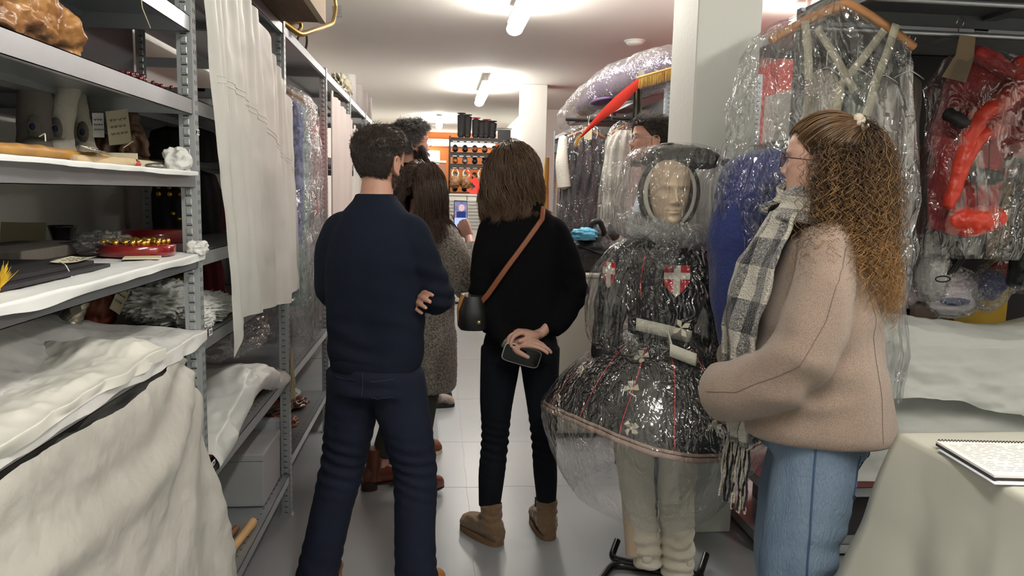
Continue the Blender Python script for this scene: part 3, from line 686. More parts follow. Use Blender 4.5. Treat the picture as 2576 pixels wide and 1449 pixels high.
def f(m):
    m.loft([(0, 0, .80, .155, .125), (0, 0, .86, .160, .128), (0, 0, .92, .150, .115)], 40, 2.3)
    limb(m, [(-.078, 0, .86), (-.105, .02, .68), (-.135, .04, .52), (-.175, .0, .32), (-.222, -.03, .06)], [.10, .092, .080, .074, .078], 26)
    limb(m, [(.075, 0, .86), (.105, .02, .68), (.135, .04, .51), (.15, .0, .30), (.165, -.02, .06)], [.10, .092, .080, .073, .078], 26)
kn = [((-.14, 0, .53), .12, 135, .005), ((.14, 0, .52), .12, 150, .0045), ((-.215, 0, .12), .10, 105, .005), ((.16, 0, .12), .10, 120, .0045), ((0, -.1, .78), .12, 60, .005)]
tr = garment(f, 'trousers', m_navyj, T, .0085, 3, .004, 8, spots=kn, seed=9)
m = MB()
for pts in ([(-.125, -.128, .875), (-.03, -.150, .862)], [(.03, -.150, .862), (.12, -.130, .875)], [(-.0, -.151, .90), (0, -.15, .80)], [(.035, -.152, .80), (.12, -.134, .80)]): m.tube(snap(tr, np.linspace(pts[0], pts[1], 20)), .0012, 4)
m.build('pocket_seam', M('seam_navy', (.03, .035, .06), .8), tr, local=True)
m_tan = M('tan_leather', (.42, .20, .05), .6, var=(9, (.34, .15, .04)))
for sx, x, y, a in ((-1, -.222, -.03, .05), (1, .165, -.02, -.1)):
    m = MB(); boot(m, (x, y, 0), a, .12, .28, .046, .02); b = m.build('boot', m_tan, T, local=True)
    m = MB(); sole(m, (x, y, 0), a, .28, .018); m.build('sole', M('sole_tan', (.35, .24, .12), .8), b, local=True)
cap(T, hx, h_dark, .005, back=.055, side=.115, amp=.003)
def tf(P, rng):  # thinning crown
    return np.clip(rng.uniform(0, .8, len(P))+.5*np.exp(-((P[:, 0]**2+(P[:, 1]+.07)**2+(P[:, 2]-.19)**2)/.025**2)), 0, 1)
short_hair(T, hx, h_dark, 5200, .014, 5, flow=(.1, -.2, -.8), back=.052, side=.11, off=.003, tonefn=tf)
short_hair(T, hx, h_dark, 1200, .022, 6, flow=(.2, .8, .0), back=.16, side=.17, off=.006)
def beard(T, hx, mat, n=2500, L=.014, seed=2):
    rng = np.random.default_rng(seed); t = rng.uniform(-.25, PI+.25, n*3); z = rng.uniform(-.012, .105, n*3); ax = np.abs(np.cos(t))
    ok = (z < .035+.075*np.clip((ax-.55)/.4, 0, 1)) | ((z > .058) & (z < .068) & (ax < .35)); ok &= ~((z > .038) & (z < .058) & (ax < .38)); t, z = t[ok][:n], z[ok][:n]
    x, y, zz = headsurf(t, np.maximum(z, 0)); P = v3(x, y, zz-.004*(z < .01)); Nn = v3(x*.8, y*.7, -.03+0*x); Nn /= np.linalg.norm(Nn, axis=1)[:, None]
    s_ = np.linspace(0, 1, 5); Q = P[:, None]-Nn[:, None]*.002+L*rng.uniform(.6, 1.3, len(P))[:, None, None]*(Nn[:, None]*s_[None, :, None]+(np.array([0, .1, -.7])+rng.normal(0, .3, (len(P), 3)))[:, None]*(s_**1.5)[None, :, None])
    m = strands(Q, .0007, 3, rng.uniform(0, .8, len(P))); place(m, hx); m.build('beard', mat, T, local=True)
beard(T, hx, h_dark, 2500, .009); eyes(T, hx)

# ---------------- woman in the long boucle coat holding up a phone
T = thing('person', 'woman with long straight brown hair in grey boucle coat, holding up a phone', 'person', (-.085, 3.66, 0), -.62)
hx = head_xf((-.01, .03, 1.405), .12, .03, 0, .99)
tor = [(0, 0, .80, .13, .10), (0, 0, .95, .12, .09), (0, 0, 1.1, .13, .09), (0, 0, 1.25, .145, .09), (0, 0, 1.34, .11, .07), (0, -.005, 1.385, .055, .05)]
aR = [(.155, 0, 1.31), (.215, .03, 1.08), (.13, .26, 1.20), (.07, .33, 1.27)]
aL = [(-.155, 0, 1.31), (-.20, .05, 1.08), (-.08, .22, 1.08)]
skin_body(T, skin2, hx, tor, [(aL, [.042, .038, .026]), (aR, [.042, .038, .03, .024])],
    [([(-.07, 0, .85), (-.10, 0, .48), (-.165, -.11, .10)], [.06, .042, .032]), ([(.06, 0, .85), (.05, -.03, .48), (.08, -.14, .10)], [.06, .042, .032])],
    hands=[(((.055, .34, 1.285), rot(.5, 1.25, -.5)), dict(side=-1, curl=(.28, .32, .36, .42), thumb=(.9, .4), s=.92))])
m_bou = M('grey_boucle', (.36, .33, .28), .95, bump=(130, 1.0), var=(110, (.10, .085, .07), .14), sheen=.4)
def f(m):
    m.loft([(0, 0, .53, .185, .155), (0, 0, .56, .19, .16), (0, 0, .8, .185, .15), (0, 0, 1.0, .175, .135), (0, 0, 1.2, .18, .125), (0, 0, 1.31, .165, .105), (0, 0, 1.37, .10, .075), (0, 0, 1.40, .07, .065)], 40, 2.3)
    arm(m, [(.13, 0, 1.305), (.20, 0, 1.2), (.26, .04, 1.06), (.22, .14, 1.09), (.12, .29, 1.21)], [.068, .076, .084, .072, .056], 22)
    arm(m, [(-.13, 0, 1.305), (-.19, 0, 1.2), (-.22, .05, 1.06), (-.09, .21, 1.07)], [.068, .07, .072, .055], 22)
garment(f, 'coat', m_bou, T, .009, 2, .007, 9, spots=[((.22, .05, 1.08), .09, 80, .006)], seed=14, fine=.004)
m_olive = M('olive_trousers', (.035, .038, .028), .85, bump=(200, .2))
def f(m):
    limb(m, [(-.075, 0, .75), (-.11, -.01, .45), (-.163, -.10, .17)], [.085, .065, .052]); limb(m, [(.065, 0, .75), (.05, -.03, .45), (.078, -.13, .17)], [.085, .065, .052]); m.ball((0, 0, .78), (.14, .12, .1))
garment(f, 'trousers', m_olive, T, .009, 2, .003, 8, spots=[((-.13, 0, .24), .08, 130, .005)])
m_bboot = M('brown_leather', (.16, .045, .022), .28, var=(7, (.11, .03, .015)), coat=.3)
for x, y, a in ((-.175, -.12, -.62), (.080, -.15, -.25)):
    m = MB(); boot(m, (x, y, 0), a, .21, .26, .043, .05, .042); b = m.build('boot', m_bboot, T, local=True)
    m = MB(); sole(m, (x, y, 0), a, .26, .05, .040); m.build('heel', M('heel_dark', (.03, .018, .012), .5), b, local=True)
rng = np.random.default_rng(8)
cap(T, hx, h_long, .010, back=.06, side=.10, front=.19, amp=.002)
P, Nn, t, z = scalp_pts(4200, rng, .09, .13, .19, .010)
d0 = Nn*.12+np.stack([np.sign(P[:, 0])*.6, -.35+0*P[:, 0], .1+0*P[:, 0]], 1); P = P@hx[1].T*hx[2]+hx[0]; d0 = d0@hx[1].T
Q = long_hair(P, d0, .42, [(hx[0]+np.array([0, -.005, .125]), (.084, .104, .120), .018), ((0, 0, 1.22), (.20, .125, .17), .035)], 3, 30, .30, .005, 28, lens=np.interp(z, [.09, .235], [.27, .45])*rng.uniform(.85, 1.05, len(P)))
k_ = np.clip((Q[:, :, 2]-1.15)/.25, 0, 1)
strands(Q, .0011, 3, np.clip(rng.uniform(0, .8, len(Q))[:, None]+.35*(1-k_), 0, 1)).build('hair', h_long, T, local=True)
# the phone she holds
c = np.array([.118, 3.93, 1.385]); TP = thing('smartphone', 'smartphone filming upright, held up by the woman in the boucle coat', 'phone', tuple(c-[0, 0, .078]), .08)
MB().box(-.036, .036, -.004, .004, 0, .156).build('case', M('phone_black', (.01, .01, .012), .3), TP, local=True, bevel=.003)
sm = MB(); sm.box(-.033, .033, -.0048, -.0042, .065, .150); scn = sm.build('screen', M('screen_photo', (.10, .12, .25), .2, emit=1.2, var=(45, (.50, .38, .42), .12)), TP, local=True, smooth=False)
MB().box(-.033, .033, -.0048, -.0042, .006, .065).build('screen', M('screen_blue', (.30, .36, .85), .2, emit=1.5), TP, local=True, smooth=False)
m = MB(); m.box(-.022, .026, -.0052, -.0049, .066, .098); m.build('picture', M('screen_navy', (.03, .05, .22), .2, emit=.6), scn, local=True, smooth=False)
m = MB(); m.ball((.004, -.005, .118), (.016, .0005, .018)); m.build('picture', M('screen_pink', (.65, .45, .45), .2, emit=.9), scn, local=True)

# ---------------- tall bearded man with glasses
T = thing('person', 'tall bearded man with curly greying hair and glasses, looking right', 'person', (-.18, 4.20, 0), -1.15)
hx = head_xf((0, .04, 1.655), -.05, .05, 0, 1.0)
tor = [(0, 0, .92, .13, .10), (0, 0, 1.1, .13, .095), (0, 0, 1.3, .15, .10), (0, 0, 1.47, .15, .095), (0, 0, 1.57, .11, .07), (0, 0, 1.62, .055, .055)]
skin_body(T, skin, hx, tor, [([(s_*.17, 0, 1.5), (s_*.21, .02, 1.22), (s_*.12, .16, 1.02)], [.045, .038, .028]) for s_ in (-1, 1)], [([(s_*.08, 0, .95), (s_*.08, .01, .52), (s_*.08, -.02, .1)], [.075, .05, .04]) for s_ in (-1, 1)],
    hands=[(((s_*.11, .175, 1.0), rot(-.4*s_, -1.2)), dict(side=-s_)) for s_ in (-1, 1)], voxel=.0045)
m_blk = M('black_cloth', (.008, .008, .010), .9, bump=(260, .2), spec=.15)
def f(m):
    m.loft([(0, 0, .88, .17, .125), (0, 0, 1.1, .165, .12), (0, 0, 1.35, .18, .125), (0, 0, 1.49, .17, .105), (0, 0, 1.57, .12, .08), (0, .01, 1.63, .08, .075), (0, .02, 1.66, .07, .07)], 36, 2.3)
    for s_ in (-1, 1): arm(m, [(s_*.14, 0, 1.5), (s_*.20, 0, 1.38), (s_*.225, .03, 1.2), (s_*.12, .15, 1.03)], [.07, .066, .058, .042], 20)
garment(f, 'jacket', m_blk, T, .01, 3, .005, 7)
def f(m):
    m.ball((0, 0, .92), (.155, .12, .10))
    for s_ in (-1, 1): limb(m, [(s_*.075, 0, .92), (s_*.085, .01, .52), (s_*.085, -.02, .07)], [.095, .07, .062])
garment(f, 'jeans', M('dark_denim', (.02, .035, .075), .85, bump=(250, .3)), T, .01, 2, .004, 8)
for s_ in (-1, 1):
    m = MB(); boot(m, (s_*.10, -.02, .0), 0, .10, .29, .044, .024); b = m.build('shoe', M('brown_suede', (.17, .06, .025), .75), T, local=True)
    m = MB(); sole(m, (s_*.10, -.02, 0), 0, .29, .02, .050); m.build('sole', M('cream_rubber', (.62, .55, .40), .7), b, local=True)
cap(T, hx, h_grey, .012, back=.05, side=.10, front=.19, amp=.005)
short_hair(T, hx, h_grey, 2600, .055, 3, curl=16, flow=(0, -.3, -.2), back=.045, side=.10, front=.185, r=.0010, off=.006, tonefn=lambda P, r: np.clip(r.uniform(0, .35, len(P))+.65*sst(.19, .12, P[:, 2]), 0, 1))
beard(T, hx, h_dark, 3000, .018); eyes(T, hx); glasses(T, hx, M('tortoise', (.09, .035, .015), .25))

# ---------------- hidden visitor: only jeans and sneakers show
T = thing('person', 'hidden visitor in light jeans and dark sneaker with pale toe, behind the boucle coat', 'person', (-.05, 5.2, 0), -1.5)
hx = head_xf((0, .03, 1.26), 0, 0, 0, .96)
tor = [(0, 0, .72, .12, .09), (0, 0, .9, .12, .085), (0, 0, 1.08, .13, .085), (0, 0, 1.18, .09, .06), (0, 0, 1.23, .05, .05)]
skin_body(T, skin2, hx, tor, [([(s_*.13, 0, 1.14), (s_*.16, .0, .93), (s_*.15, .05, .72)], [.04, .034, .026]) for s_ in (-1, 1)], [([(s_*.07, 0, .76), (s_*.07, .01, .42), (s_*.07, -.02, .1)], [.07, .05, .04]) for s_ in (-1, 1)],
    hands=[(((s_*.15, .055, .70), rot(0, -1.4)), dict(side=-s_)) for s_ in (-1, 1)], voxel=.006)
def f(m):
    m.loft([(0, 0, .70, .15, .11), (0, 0, .9, .145, .105), (0, 0, 1.08, .155, .10), (0, 0, 1.17, .11, .075), (0, 0, 1.23, .06, .06)], 30)
    for s_ in (-1, 1): arm(m, [(s_*.12, 0, 1.13), (s_*.165, .0, .93), (s_*.155, .05, .75)], [.06, .052, .04])
garment(f, 'jacket', m_blk, T, .012, 2, .004, 7)
def f(m):
    m.ball((0, 0, .74), (.14, .11, .09))
    for s_ in (-1, 1): limb(m, [(s_*.07, 0, .74), (s_*.075, .01, .42), (s_*.075, -.02, .08)], [.09, .07, .065])
garment(f, 'jeans', M('light_denim', (.16, .25, .38), .85, bump=(220, .4), var=(8, (.10, .17, .29), .2)), T, .012, 2, .004, 8)
for s_ in (-1, 1):
    m = MB(); boot(m, (s_*.09, -.02, 0), 0, .08, .27, .042, .02); b = m.build('sneaker', M('sneaker_pale', (.35, .30, .26), .8, var=(14, (.03, .03, .03), .06)), T, local=True)
    m = MB(); sole(m, (s_*.09, -.02, 0), 0, .27, .018, .050); m.build('sole', M('sole_black', (.02, .02, .02), .7), b, local=True)
cap(T, hx, h_dark, .012)

# ---------------- woman in the black jacket, hands behind her back
T = thing('person', 'woman in black jacket with wavy shoulder length hair, hands clasped behind her back', 'person', (.355, 3.08, 0), 0)
hx = head_xf((-.035, .045, 1.47), .12, -.12, -.10, 1.0)
tor = [(0, 0, .86, .13, .10), (0, 0, 1.0, .115, .09), (0, 0, 1.2, .14, .095), (.0, 0, 1.33, .15, .095), (0, 0, 1.40, .11, .07), (0, -.0, 1.445, .055, .055)]
aL = [(-.12, 0, 1.35), (-.165, -.03, 1.11), (-.08, -.145, .93), (-.045, -.155, .905)]
aR = [(.125, 0, 1.35), (.215, -.03, 1.11), (.08, -.125, .945), (.045, -.13, .93)]
skin_body(T, skin2, hx, tor, [(aL, [.038, .034, .025, .024]), (aR, [.038, .030, .020, .022])],
    [([(-.08, 0, .86), (-.098, .0, .62), (-.10, .01, .44), (-.118, -.01, .1)], [.06, .045, .036, .03]), ([(.08, 0, .86), (.10, .0, .62), (.115, .01, .44), (.133, .02, .1)], [.06, .045, .034, .03])],
    hands=[(((-.055, -.158, .905), rot(-1.95, .12, .35)), dict(side=1, curl=(.30, .38, .5, .6), thumb=(.9, .3), s=.95)),
           (((.05, -.135, .935), rot(1.9, .2, .0)), dict(side=-1, curl=(.7, .8, .9, .9), thumb=(.5, .4), s=.95))], voxel=.0042)
def f(m):
    m.loft([(0, 0, .925, .168, .125), (0, 0, .95, .172, .128), (0, 0, 1.1, .168, .122), (.0, 0, 1.25, .170, .125), (.0, 0, 1.35, .155, .11), (0, 0, 1.41, .13, .085), (0, .005, 1.455, .085, .075), (0, .02, 1.50, .07, .07)], 40, 2.4)
    arm(m, [(-.12, 0, 1.355), (-.155, -.01, 1.25), (-.17, -.04, 1.08), (-.10, -.13, .945), (-.07, -.15, .918)], [.068, .062, .058, .046, .042], 22)
    arm(m, [(.125, 0, 1.35), (.175, -.01, 1.25), (.222, -.03, 1.10), (.15, -.10, .985), (.11, -.12, .955)], [.068, .062, .058, .048, .042], 22)
garment(f, 'jacket', M('black_wool', (.005, .005, .006), .95, bump=(300, .3), spec=.1), T, .008, 3, .004, 7, spots=[((.23, -.03, 1.10), .09, 90, .006), ((-.19, -.04, 1.08), .09, 90, .005)], seed=21)
m = MB(); limb(m, [(-.090, -.137, .932), (-.062, -.155, .912)], [.041, .038]); m.build('cuff', M('grey_cuff', (.25, .22, .17), .9, bump=(200, .5)), T, local=True)
def f(m):
    m.loft([(0, 0, .80, .155, .125), (0, 0, .88, .158, .125), (0, 0, .95, .14, .11)], 40)
    limb(m, [(-.082, 0, .85), (-.098, .0, .62), (-.10, .01, .44), (-.115, -.01, .28), (-.12, -.01, .155)], [.088, .070, .057, .056, .046], 24)
    limb(m, [(.082, 0, .85), (.100, .0, .62), (.115, .01, .44), (.125, .0, .28), (.135, .02, .155)], [.088, .068, .052, .052, .044], 24)
garment(f, 'trousers', M('black_denim', (.005, .007, .012), .85, bump=(300, .2), spec=.2), T, .0075, 3, .0025, 8, spots=[((-.10, 0, .44), .09, 170, .005), ((.11, 0, .46), .09, 170, .005)], seed=23)
m_sb = M('tan_suede', (.20, .125, .065), .9, var=(12, (.15, .09, .045), .25), bump=(120, .3), sheen=.3)
for x, y, a in ((-.12, -.02, .65), (.135, .03, .12)):
    m = MB(); boot(m, (x, y, 0), a, .165, .25, .046, .02, .045); m2 = vox(m, .004, 2, lambda v, n: .0018*fbm(v*55, 2, 4)+.0025*np.sin(v[:, 2]*170+3*noise(v*20))*np.exp(-((v[:, 2]-.10)/.05)**2)); b = m2.build('boot', m_sb, T, local=True)
    m = MB(); sole(m, (x, y, 0), a, .25, .018, .047); m.build('sole', M('sole_brown', (.17, .10, .05), .7), b, local=True)
    m = MB(); m.box(x+(.045 if x < 0 else -.052), x+(.052 if x < 0 else -.045), y-.01, y-.006, .13, .175); m.build('pull_tab', M('tab_dark', (.03, .03, .03), .7), b, local=True, smooth=False)
rng = np.random.default_rng(18)
cap(T, hx, h_brown, .008, back=.06, side=.10, front=.19, amp=.003)
P, Nn, t, z = scalp_pts(4600, rng, .085, .12, .19, .010)
d0 = Nn*.12+np.stack([(P[:, 0]+.02)*9, -.4+0*P[:, 0], -.1+0*P[:, 0]], 1); P = P@hx[1].T*hx[2]+hx[0]; d0 = d0@hx[1].T
Q = long_hair(P, d0, .4, [(hx[0]+hx[1]@np.array([0, -.006, .125]), (.084, .105, .120), .020), ((0, 0, 1.26), (.19, .13, .19), .02)], 5, 30, .26, .012, 34, .05, lens=np.interp(z, [.085, .235], [.17, .37])*rng.uniform(.8, 1.08, len(P)))
# gather into locks
loc_ = (Q[:, 14]*16).round(); u_, inv = np.unique(loc_, axis=0, return_inverse=True); inv = inv.ravel(); cen = np.stack([Q[inv == i].mean(0) for i in range(len(u_))]); s_ = np.linspace(0, 1, 30)[None, :, None]
phl = np.random.default_rng(1).uniform(0, 6.28, len(u_))[inv][:, None]; aa = phl+s_[..., 0]*11; Q = Q*(1-.5*s_)+cen[inv]*(.5*s_)+.013*s_*v3(np.cos(aa), np.sin(aa*1.1)*.6, 0*aa)
strands(resample(Q, 40), .0011, 3, np.clip(rng.uniform(0, .7, len(Q))[:, None]+np.linspace(0, .45, 40)[None], 0, 1)).build('hair', h_brown, T, local=True)
# crossbody bag and strap
TB = thing('shoulder_bag', 'small black bag with cognac leather trim at the left hip of the black jacket woman', 'bag', (.12, 3.0, .93))
m = MB(); p0, p1 = np.array([.418, 2.972, 1.405]), np.array([.275, 2.930, 1.21]); q = np.linspace(0, 1, 14)[:, None]
strap = np.vstack([np.array([[.40, 3.16, 1.36], [.412, 3.12, 1.43], [.425, 3.07, 1.462], [.428, 3.02, 1.45]]), p0+(p1-p0)*q+np.array([0, -.012, 0])*np.sin(q*PI), [[.20, 2.925, 1.10], [.155, 2.96, 1.04], [.12, 3.0, 1.0]]])
m.tube(strap, .011, 8, flat=.2, up=(0, 1, 0)); m.build('strap', M('cognac_leather', (.24, .075, .03), .5, bump=(60, .1)), TB)
m = MB(); m.loft([(.145, 3.0, .955, .055, .09), (.145, 3.0, .965, .062, .10), (.14, 3.0, 1.03, .060, .095), (.14, 3.0, 1.09, .045, .07)], 24, 3); m.build('body', M('black_leather', (.008, .008, .009), .5), TB)
m = MB(); a = np.linspace(-.5, 1.9, 16); m.tube(v3(.112-.022*np.cos((a-.7)*1.1), 2.955+0*a, .955+.14*(a+.5)/2.4), .016, 8, flat=.7); m.build('leather_side', M('cognac_light', (.45, .19, .04), .45), TB)
m = MB(); m.box(.158, .172, 2.898, 2.901, .985, .999); m.build('clasp', M('brass', (.75, .55, .25), .3, .9), TB)
# phone held behind the back
TP = thing('smartphone', 'black smartphone in clear edged case held behind the back of the black jacket woman', 'phone', (.34, 2.905, .84), 0)
def ph(m, w_, h_, t_, y=0):
    R = rot(0, .1, .28); n = 40; a = np.linspace(0, 2*PI, n, endpoint=False)
    x = w_*np.sign(np.cos(a))*np.abs(np.cos(a))**.35; z = h_*np.sign(np.sin(a))*np.abs(np.sin(a))**.35
    P = np.stack([v3(x*k, t_*s_+y+0*x, z*k) for k, s_ in ((0, -1), (.97, -1), (1, -.6), (1, .6), (.97, 1), (0, 1))], 1); b = MB(); b.pgrid(P, cu=True); b.v = [b.v[0]@R.T+np.array([.338, 2.888, .862])]
    m.v += b.v; m.f += b.f; m.mi += b.mi; m.tone += b.tone; m.n += b.n; return m
ph(MB(), .078, .040, .0045).build('case', M('case_edge', (.45, .47, .42), .25, .3), TP)
ph(MB(), .074, .036, .0010, -.0042).build('back_glass', M('phone_glass', (.004, .004, .006), .12), TP)

# ---------------- man behind the column
T = thing('person', 'dark haired man with glasses looking left, half hidden behind the white column', 'person', (1.135, 3.86, 0), 1.50)
hx = head_xf((0, .04, 1.685), .05, .05, .03, 1.0)
tor = [(0, 0, .9, .13, .10), (0, 0, 1.1, .13, .095), (0, 0, 1.28, .145, .10), (0, 0, 1.43, .14, .09), (0, 0, 1.52, .10, .07), (0, 0, 1.57, .055, .055)]
skin_body(T, skin, hx, tor, [([(s_*.155, 0, 1.45), (s_*.18, .02, 1.18), (s_*.12, .14, .98)], [.045, .038, .028]) for s_ in (-1, 1)], [([(s_*.08, 0, .92), (s_*.08, .01, .52), (s_*.08, -.02, .1)], [.075, .05, .04]) for s_ in (-1, 1)],
    hands=[(((s_*.11, .155, .96), rot(-.4*s_, -1.2)), dict(side=-s_)) for s_ in (-1, 1)], voxel=.0045)
def f(m):
    m.loft([(0, 0, .88, .16, .125), (0, 0, 1.1, .155, .12), (0, 0, 1.32, .165, .125), (0, 0, 1.44, .155, .10), (0, 0, 1.52, .11, .08), (0, .01, 1.575, .07, .07)], 36, 2.3)
    for s_ in (-1, 1): arm(m, [(s_*.13, 0, 1.44), (s_*.17, 0, 1.33), (s_*.19, .03, 1.16), (s_*.12, .14, 1.0)], [.066, .062, .052, .04], 20)
garment(f, 'shirt', M('pale_blue_shirt', (.45, .52, .62), .85, bump=(200, .2)), T, .01, 3, .005, 7)
def f(m):
    m.ball((0, 0, .90), (.155, .12, .10))
    for s_ in (-1, 1): limb(m, [(s_*.075, 0, .9), (s_*.085, .01, .52), (s_*.085, -.02, .06)], [.095, .07, .062])
garment(f, 'trousers', m_navyj, T, .01, 2, .004, 8)
for s_ in (-1, 1):
    m = MB(); boot(m, (s_*.09, -.07, 0), 0, .09, .28, .044, .02); b = m.build('shoe', M('black_shoe', (.02, .02, .02), .4), T, local=True)
    m = MB(); sole(m, (s_*.09, -.07, 0), 0, .28, .018, .049); m.build('sole', M('sole_black', (.02, .02, .02), .7), b, local=True)
cap(T, hx, h_dark, .009, back=.06, side=.12, front=.18, amp=.003)
short_hair(T, hx, h_dark, 3600, .05, 13, flow=(0, -.5, .1), back=.06, side=.125, front=.178, r=.0009, off=.006)
beard(T, hx, h_dark, 900, .005); eyes(T, hx); glasses(T, hx, M('silver_frame', (.5, .5, .55), .25, .9))

# ---------------- curly haired woman
T = thing('person', 'curly haired woman in beige wool jacket and blue jeans with checked scarf, at right', 'person', (1.105, 2.03, 0), 1.12)
hx = head_xf((.0, .035, 1.495), -.25, .06, .0, 1.0)
tor = [(0, 0, .80, .13, .11), (0, 0, 1.0, .12, .095), (0, 0, 1.2, .14, .10), (0, 0, 1.35, .15, .095), (0, 0, 1.42, .11, .07), (0, 0, 1.465, .055, .055)]
def ex(m): m.ball((-.13, .27, .955), (.035, .035, .03))
skin_body(T, skin2, hx, tor, [([(-.16, 0, 1.38), (-.19, .02, 1.12), (-.13, .19, .97)], [.045, .04, .028]), ([(.16, 0, 1.38), (.19, .06, 1.12), (.10, .19, 1.0)], [.045, .04, .028])],
    [([(-.075, 0, .85), (-.085, .02, .45), (-.09, -.02, .1)], [.08, .052, .04]), ([(.075, 0, .85), (.085, .02, .45), (.09, -.02, .1)], [.08, .052, .04])],
    hands=[(((.09, .17, 1.0), rot(.9, 0, .3)), dict(side=-1, curl=(.8, .8, .8, .8))), (((-.13, .17, .96), rot(-.9, 0, 0)), dict(side=1, curl=(.8, .8, .8, .8)))], voxel=.0042)
eyes(T, hx); glasses(T, hx, M('tortoise', (.09, .035, .015), .25))
m = MB(); m.ball((-.086, -.004, .068), .004, 12, 8); place(m, hx); m.build('earring', M('pearl', (.85, .82, .75), .2), T, local=True)
m_jac = M('beige_wool', (.46, .34, .27), .95, bump=(520, .5), var=(420, (.20, .15, .125), .22), sheen=.35)
def f(m):
    m.loft([(0, -.015, .835, .215, .215), (0, -.015, .86, .222, .220), (0, -.01, 1.0, .205, .19), (0, -.005, 1.2, .195, .155), (0, 0, 1.34, .175, .115), (0, 0, 1.42, .12, .085), (0, 0, 1.47, .08, .07)], 44, 2.4)
    arm(m, [(-.13, 0, 1.385), (-.195, .0, 1.27), (-.225, .03, 1.12), (-.21, .10, 1.02), (-.16, .20, .965), (-.115, .255, .945)], [.068, .078, .088, .088, .084, .084], 26)
    arm(m, [(.13, 0, 1.385), (.19, .0, 1.27), (.21, .05, 1.12), (.17, .13, 1.02), (.10, .24, .97)], [.068, .074, .08, .078, .075], 26)
jk = garment(f, 'jacket', m_jac, T, .0075, 4, .008, 5, spots=[((-.21, .06, 1.04), .12, 55, .010), ((-.12, -.1, 1.15), .14, 30, .007)], seed=31)
m = MB()
for pts in ([(-.11, -.12, 1.39), (-.17, -.18, 1.2), (-.20, -.22, 1.0), (-.21, -.22, .86)], [(-.19, -.03, 1.37), (-.30, -.01, 1.2), (-.31, .05, 1.08), (-.25, .20, .98), (-.20, .28, .96)]):
    m.tube(snap(jk, resample(np.array([pts], float), 70)[0], .0005), .0013, 5)
m.build('seam', M('wool_seam', (.20, .15, .12), .95), jk, local=True)
m_den = M('blue_denim', (.13, .20, .31), .85, bump=(200, .6), var=(6, (.25, .34, .45), .2), stretch=(1, 1, .35))
def f(m):
    m.loft([(0, -.01, .78, .175, .15), (0, -.01, .84, .172, .145), (0, 0, .93, .15, .12)], 40)
    limb(m, [(-.085, -.02, .84), (-.095, -.005, .62), (-.10, .02, .42), (-.105, -.01, .22), (-.11, -.03, .05)], [.115, .112, .10, .095, .10], 26)
    limb(m, [(.085, -.02, .84), (.095, .02, .62), (.10, .04, .42), (.10, .01, .22), (.11, -.02, .05)], [.115, .110, .10, .095, .10], 26)
jn = garment(f, 'jeans', m_den, T, .008, 3, .006, 6, spots=[((-.1, -.08, .45), .12, 70, .008), ((0, -.1, .76), .1, 70, .006)], seed=33)
m_thr = M('denim_seam', (.05, .10, .20), .8)
m = MB(); zz = np.linspace(.86, .08, 60); m.tube(snap(jn, v3(-.20+0*zz, -.01+.0*zz, zz)), .0028, 5)
a_ = np.array([(-.135, -.137, .80), (-.140, -.140, .685), (-.085, -.162, .655), (-.045, -.168, .69), (-.04, -.167, .80)]); m.tube(snap(jn, resample(a_[None], 50)[0]), .0018, 5); m.tube(snap(jn, resample(a_[None], 50)[0]*np.array([.9, 1, 1])+np.array([-.009, 0, .006])), .0012, 5)
m.build('pocket_seam', m_thr, jn, local=True)
for s_ in (-1, 1):
    m = MB(); boot(m, (s_*.10, -.02, 0), 0, .07, .26, .042, .02); m.build('shoe', M('white_trainer', (.7, .7, .68), .6), T, local=True)
# scarf: checked
def checkmat(name, s=9):
    m = bpy.data.materials.new(name); m.use_nodes = True; nt = m.node_tree; b = nt.nodes['Principled BSDF']; N, L = nt.nodes.new, nt.links.new
    uv = N('ShaderNodeAttribute'); uv.attribute_name = 'cell'; nz = N('ShaderNodeTexNoise'); nz.inputs['Scale'].default_value = 190; tc = N('ShaderNodeTexCoord'); L(tc.outputs['Object'], nz.inputs['Vector'])
    sx = N('ShaderNodeSeparateXYZ'); L(uv.outputs['Vector'], sx.inputs[0]); out = []
    for k in (0, 1):
        mu = N('ShaderNodeMath'); mu.operation = 'FRACT'; L(sx.outputs[k], mu.inputs[0]); g = N('ShaderNodeMath'); g.operation = 'GREATER_THAN'; g.inputs[1].default_value = .5; L(mu.outputs[0], g.inputs[0]); out.append(g)
    ad = N('ShaderNodeMath'); L(out[0].outputs[0], ad.inputs[0]); L(out[1].outputs[0], ad.inputs[1])
    a2 = N('ShaderNodeMath'); a2.operation = 'MULTIPLY_ADD'; a2.inputs[1].default_value = .5; L(ad.outputs[0], a2.inputs[0])
    n2 = N('ShaderNodeMath'); n2.operation = 'MULTIPLY_ADD'; n2.inputs[1].default_value = 1.3; n2.inputs[2].default_value = -.65; L(nz.outputs[0], n2.inputs[0]); L(n2.outputs[0], a2.inputs[2])
    r = N('ShaderNodeValToRGB'); r.color_ramp.elements[0].color = (.55, .52, .45, 1); r.color_ramp.elements[1].color = (.012, .012, .016, 1); r.color_ramp.elements[0].position = .12; r.color_ramp.elements[1].position = .85
    e = r.color_ramp.elements.new(.5); e.color = (.17, .165, .165, 1); L(a2.outputs[0], r.inputs[0]); L(r.outputs[0], b.inputs['Base Color'])
    bp = N('ShaderNodeBump'); bp.inputs['Strength'].default_value = .9; bp.inputs['Distance'].default_value = .01; L(nz.outputs[0], bp.inputs['Height']); L(bp.outputs[0], b.inputs['Normal']); b.inputs['Roughness'].default_value = .95
    b.inputs['Sheen Weight'].default_value = .4; return m
m_sc = checkmat('scarf_check')
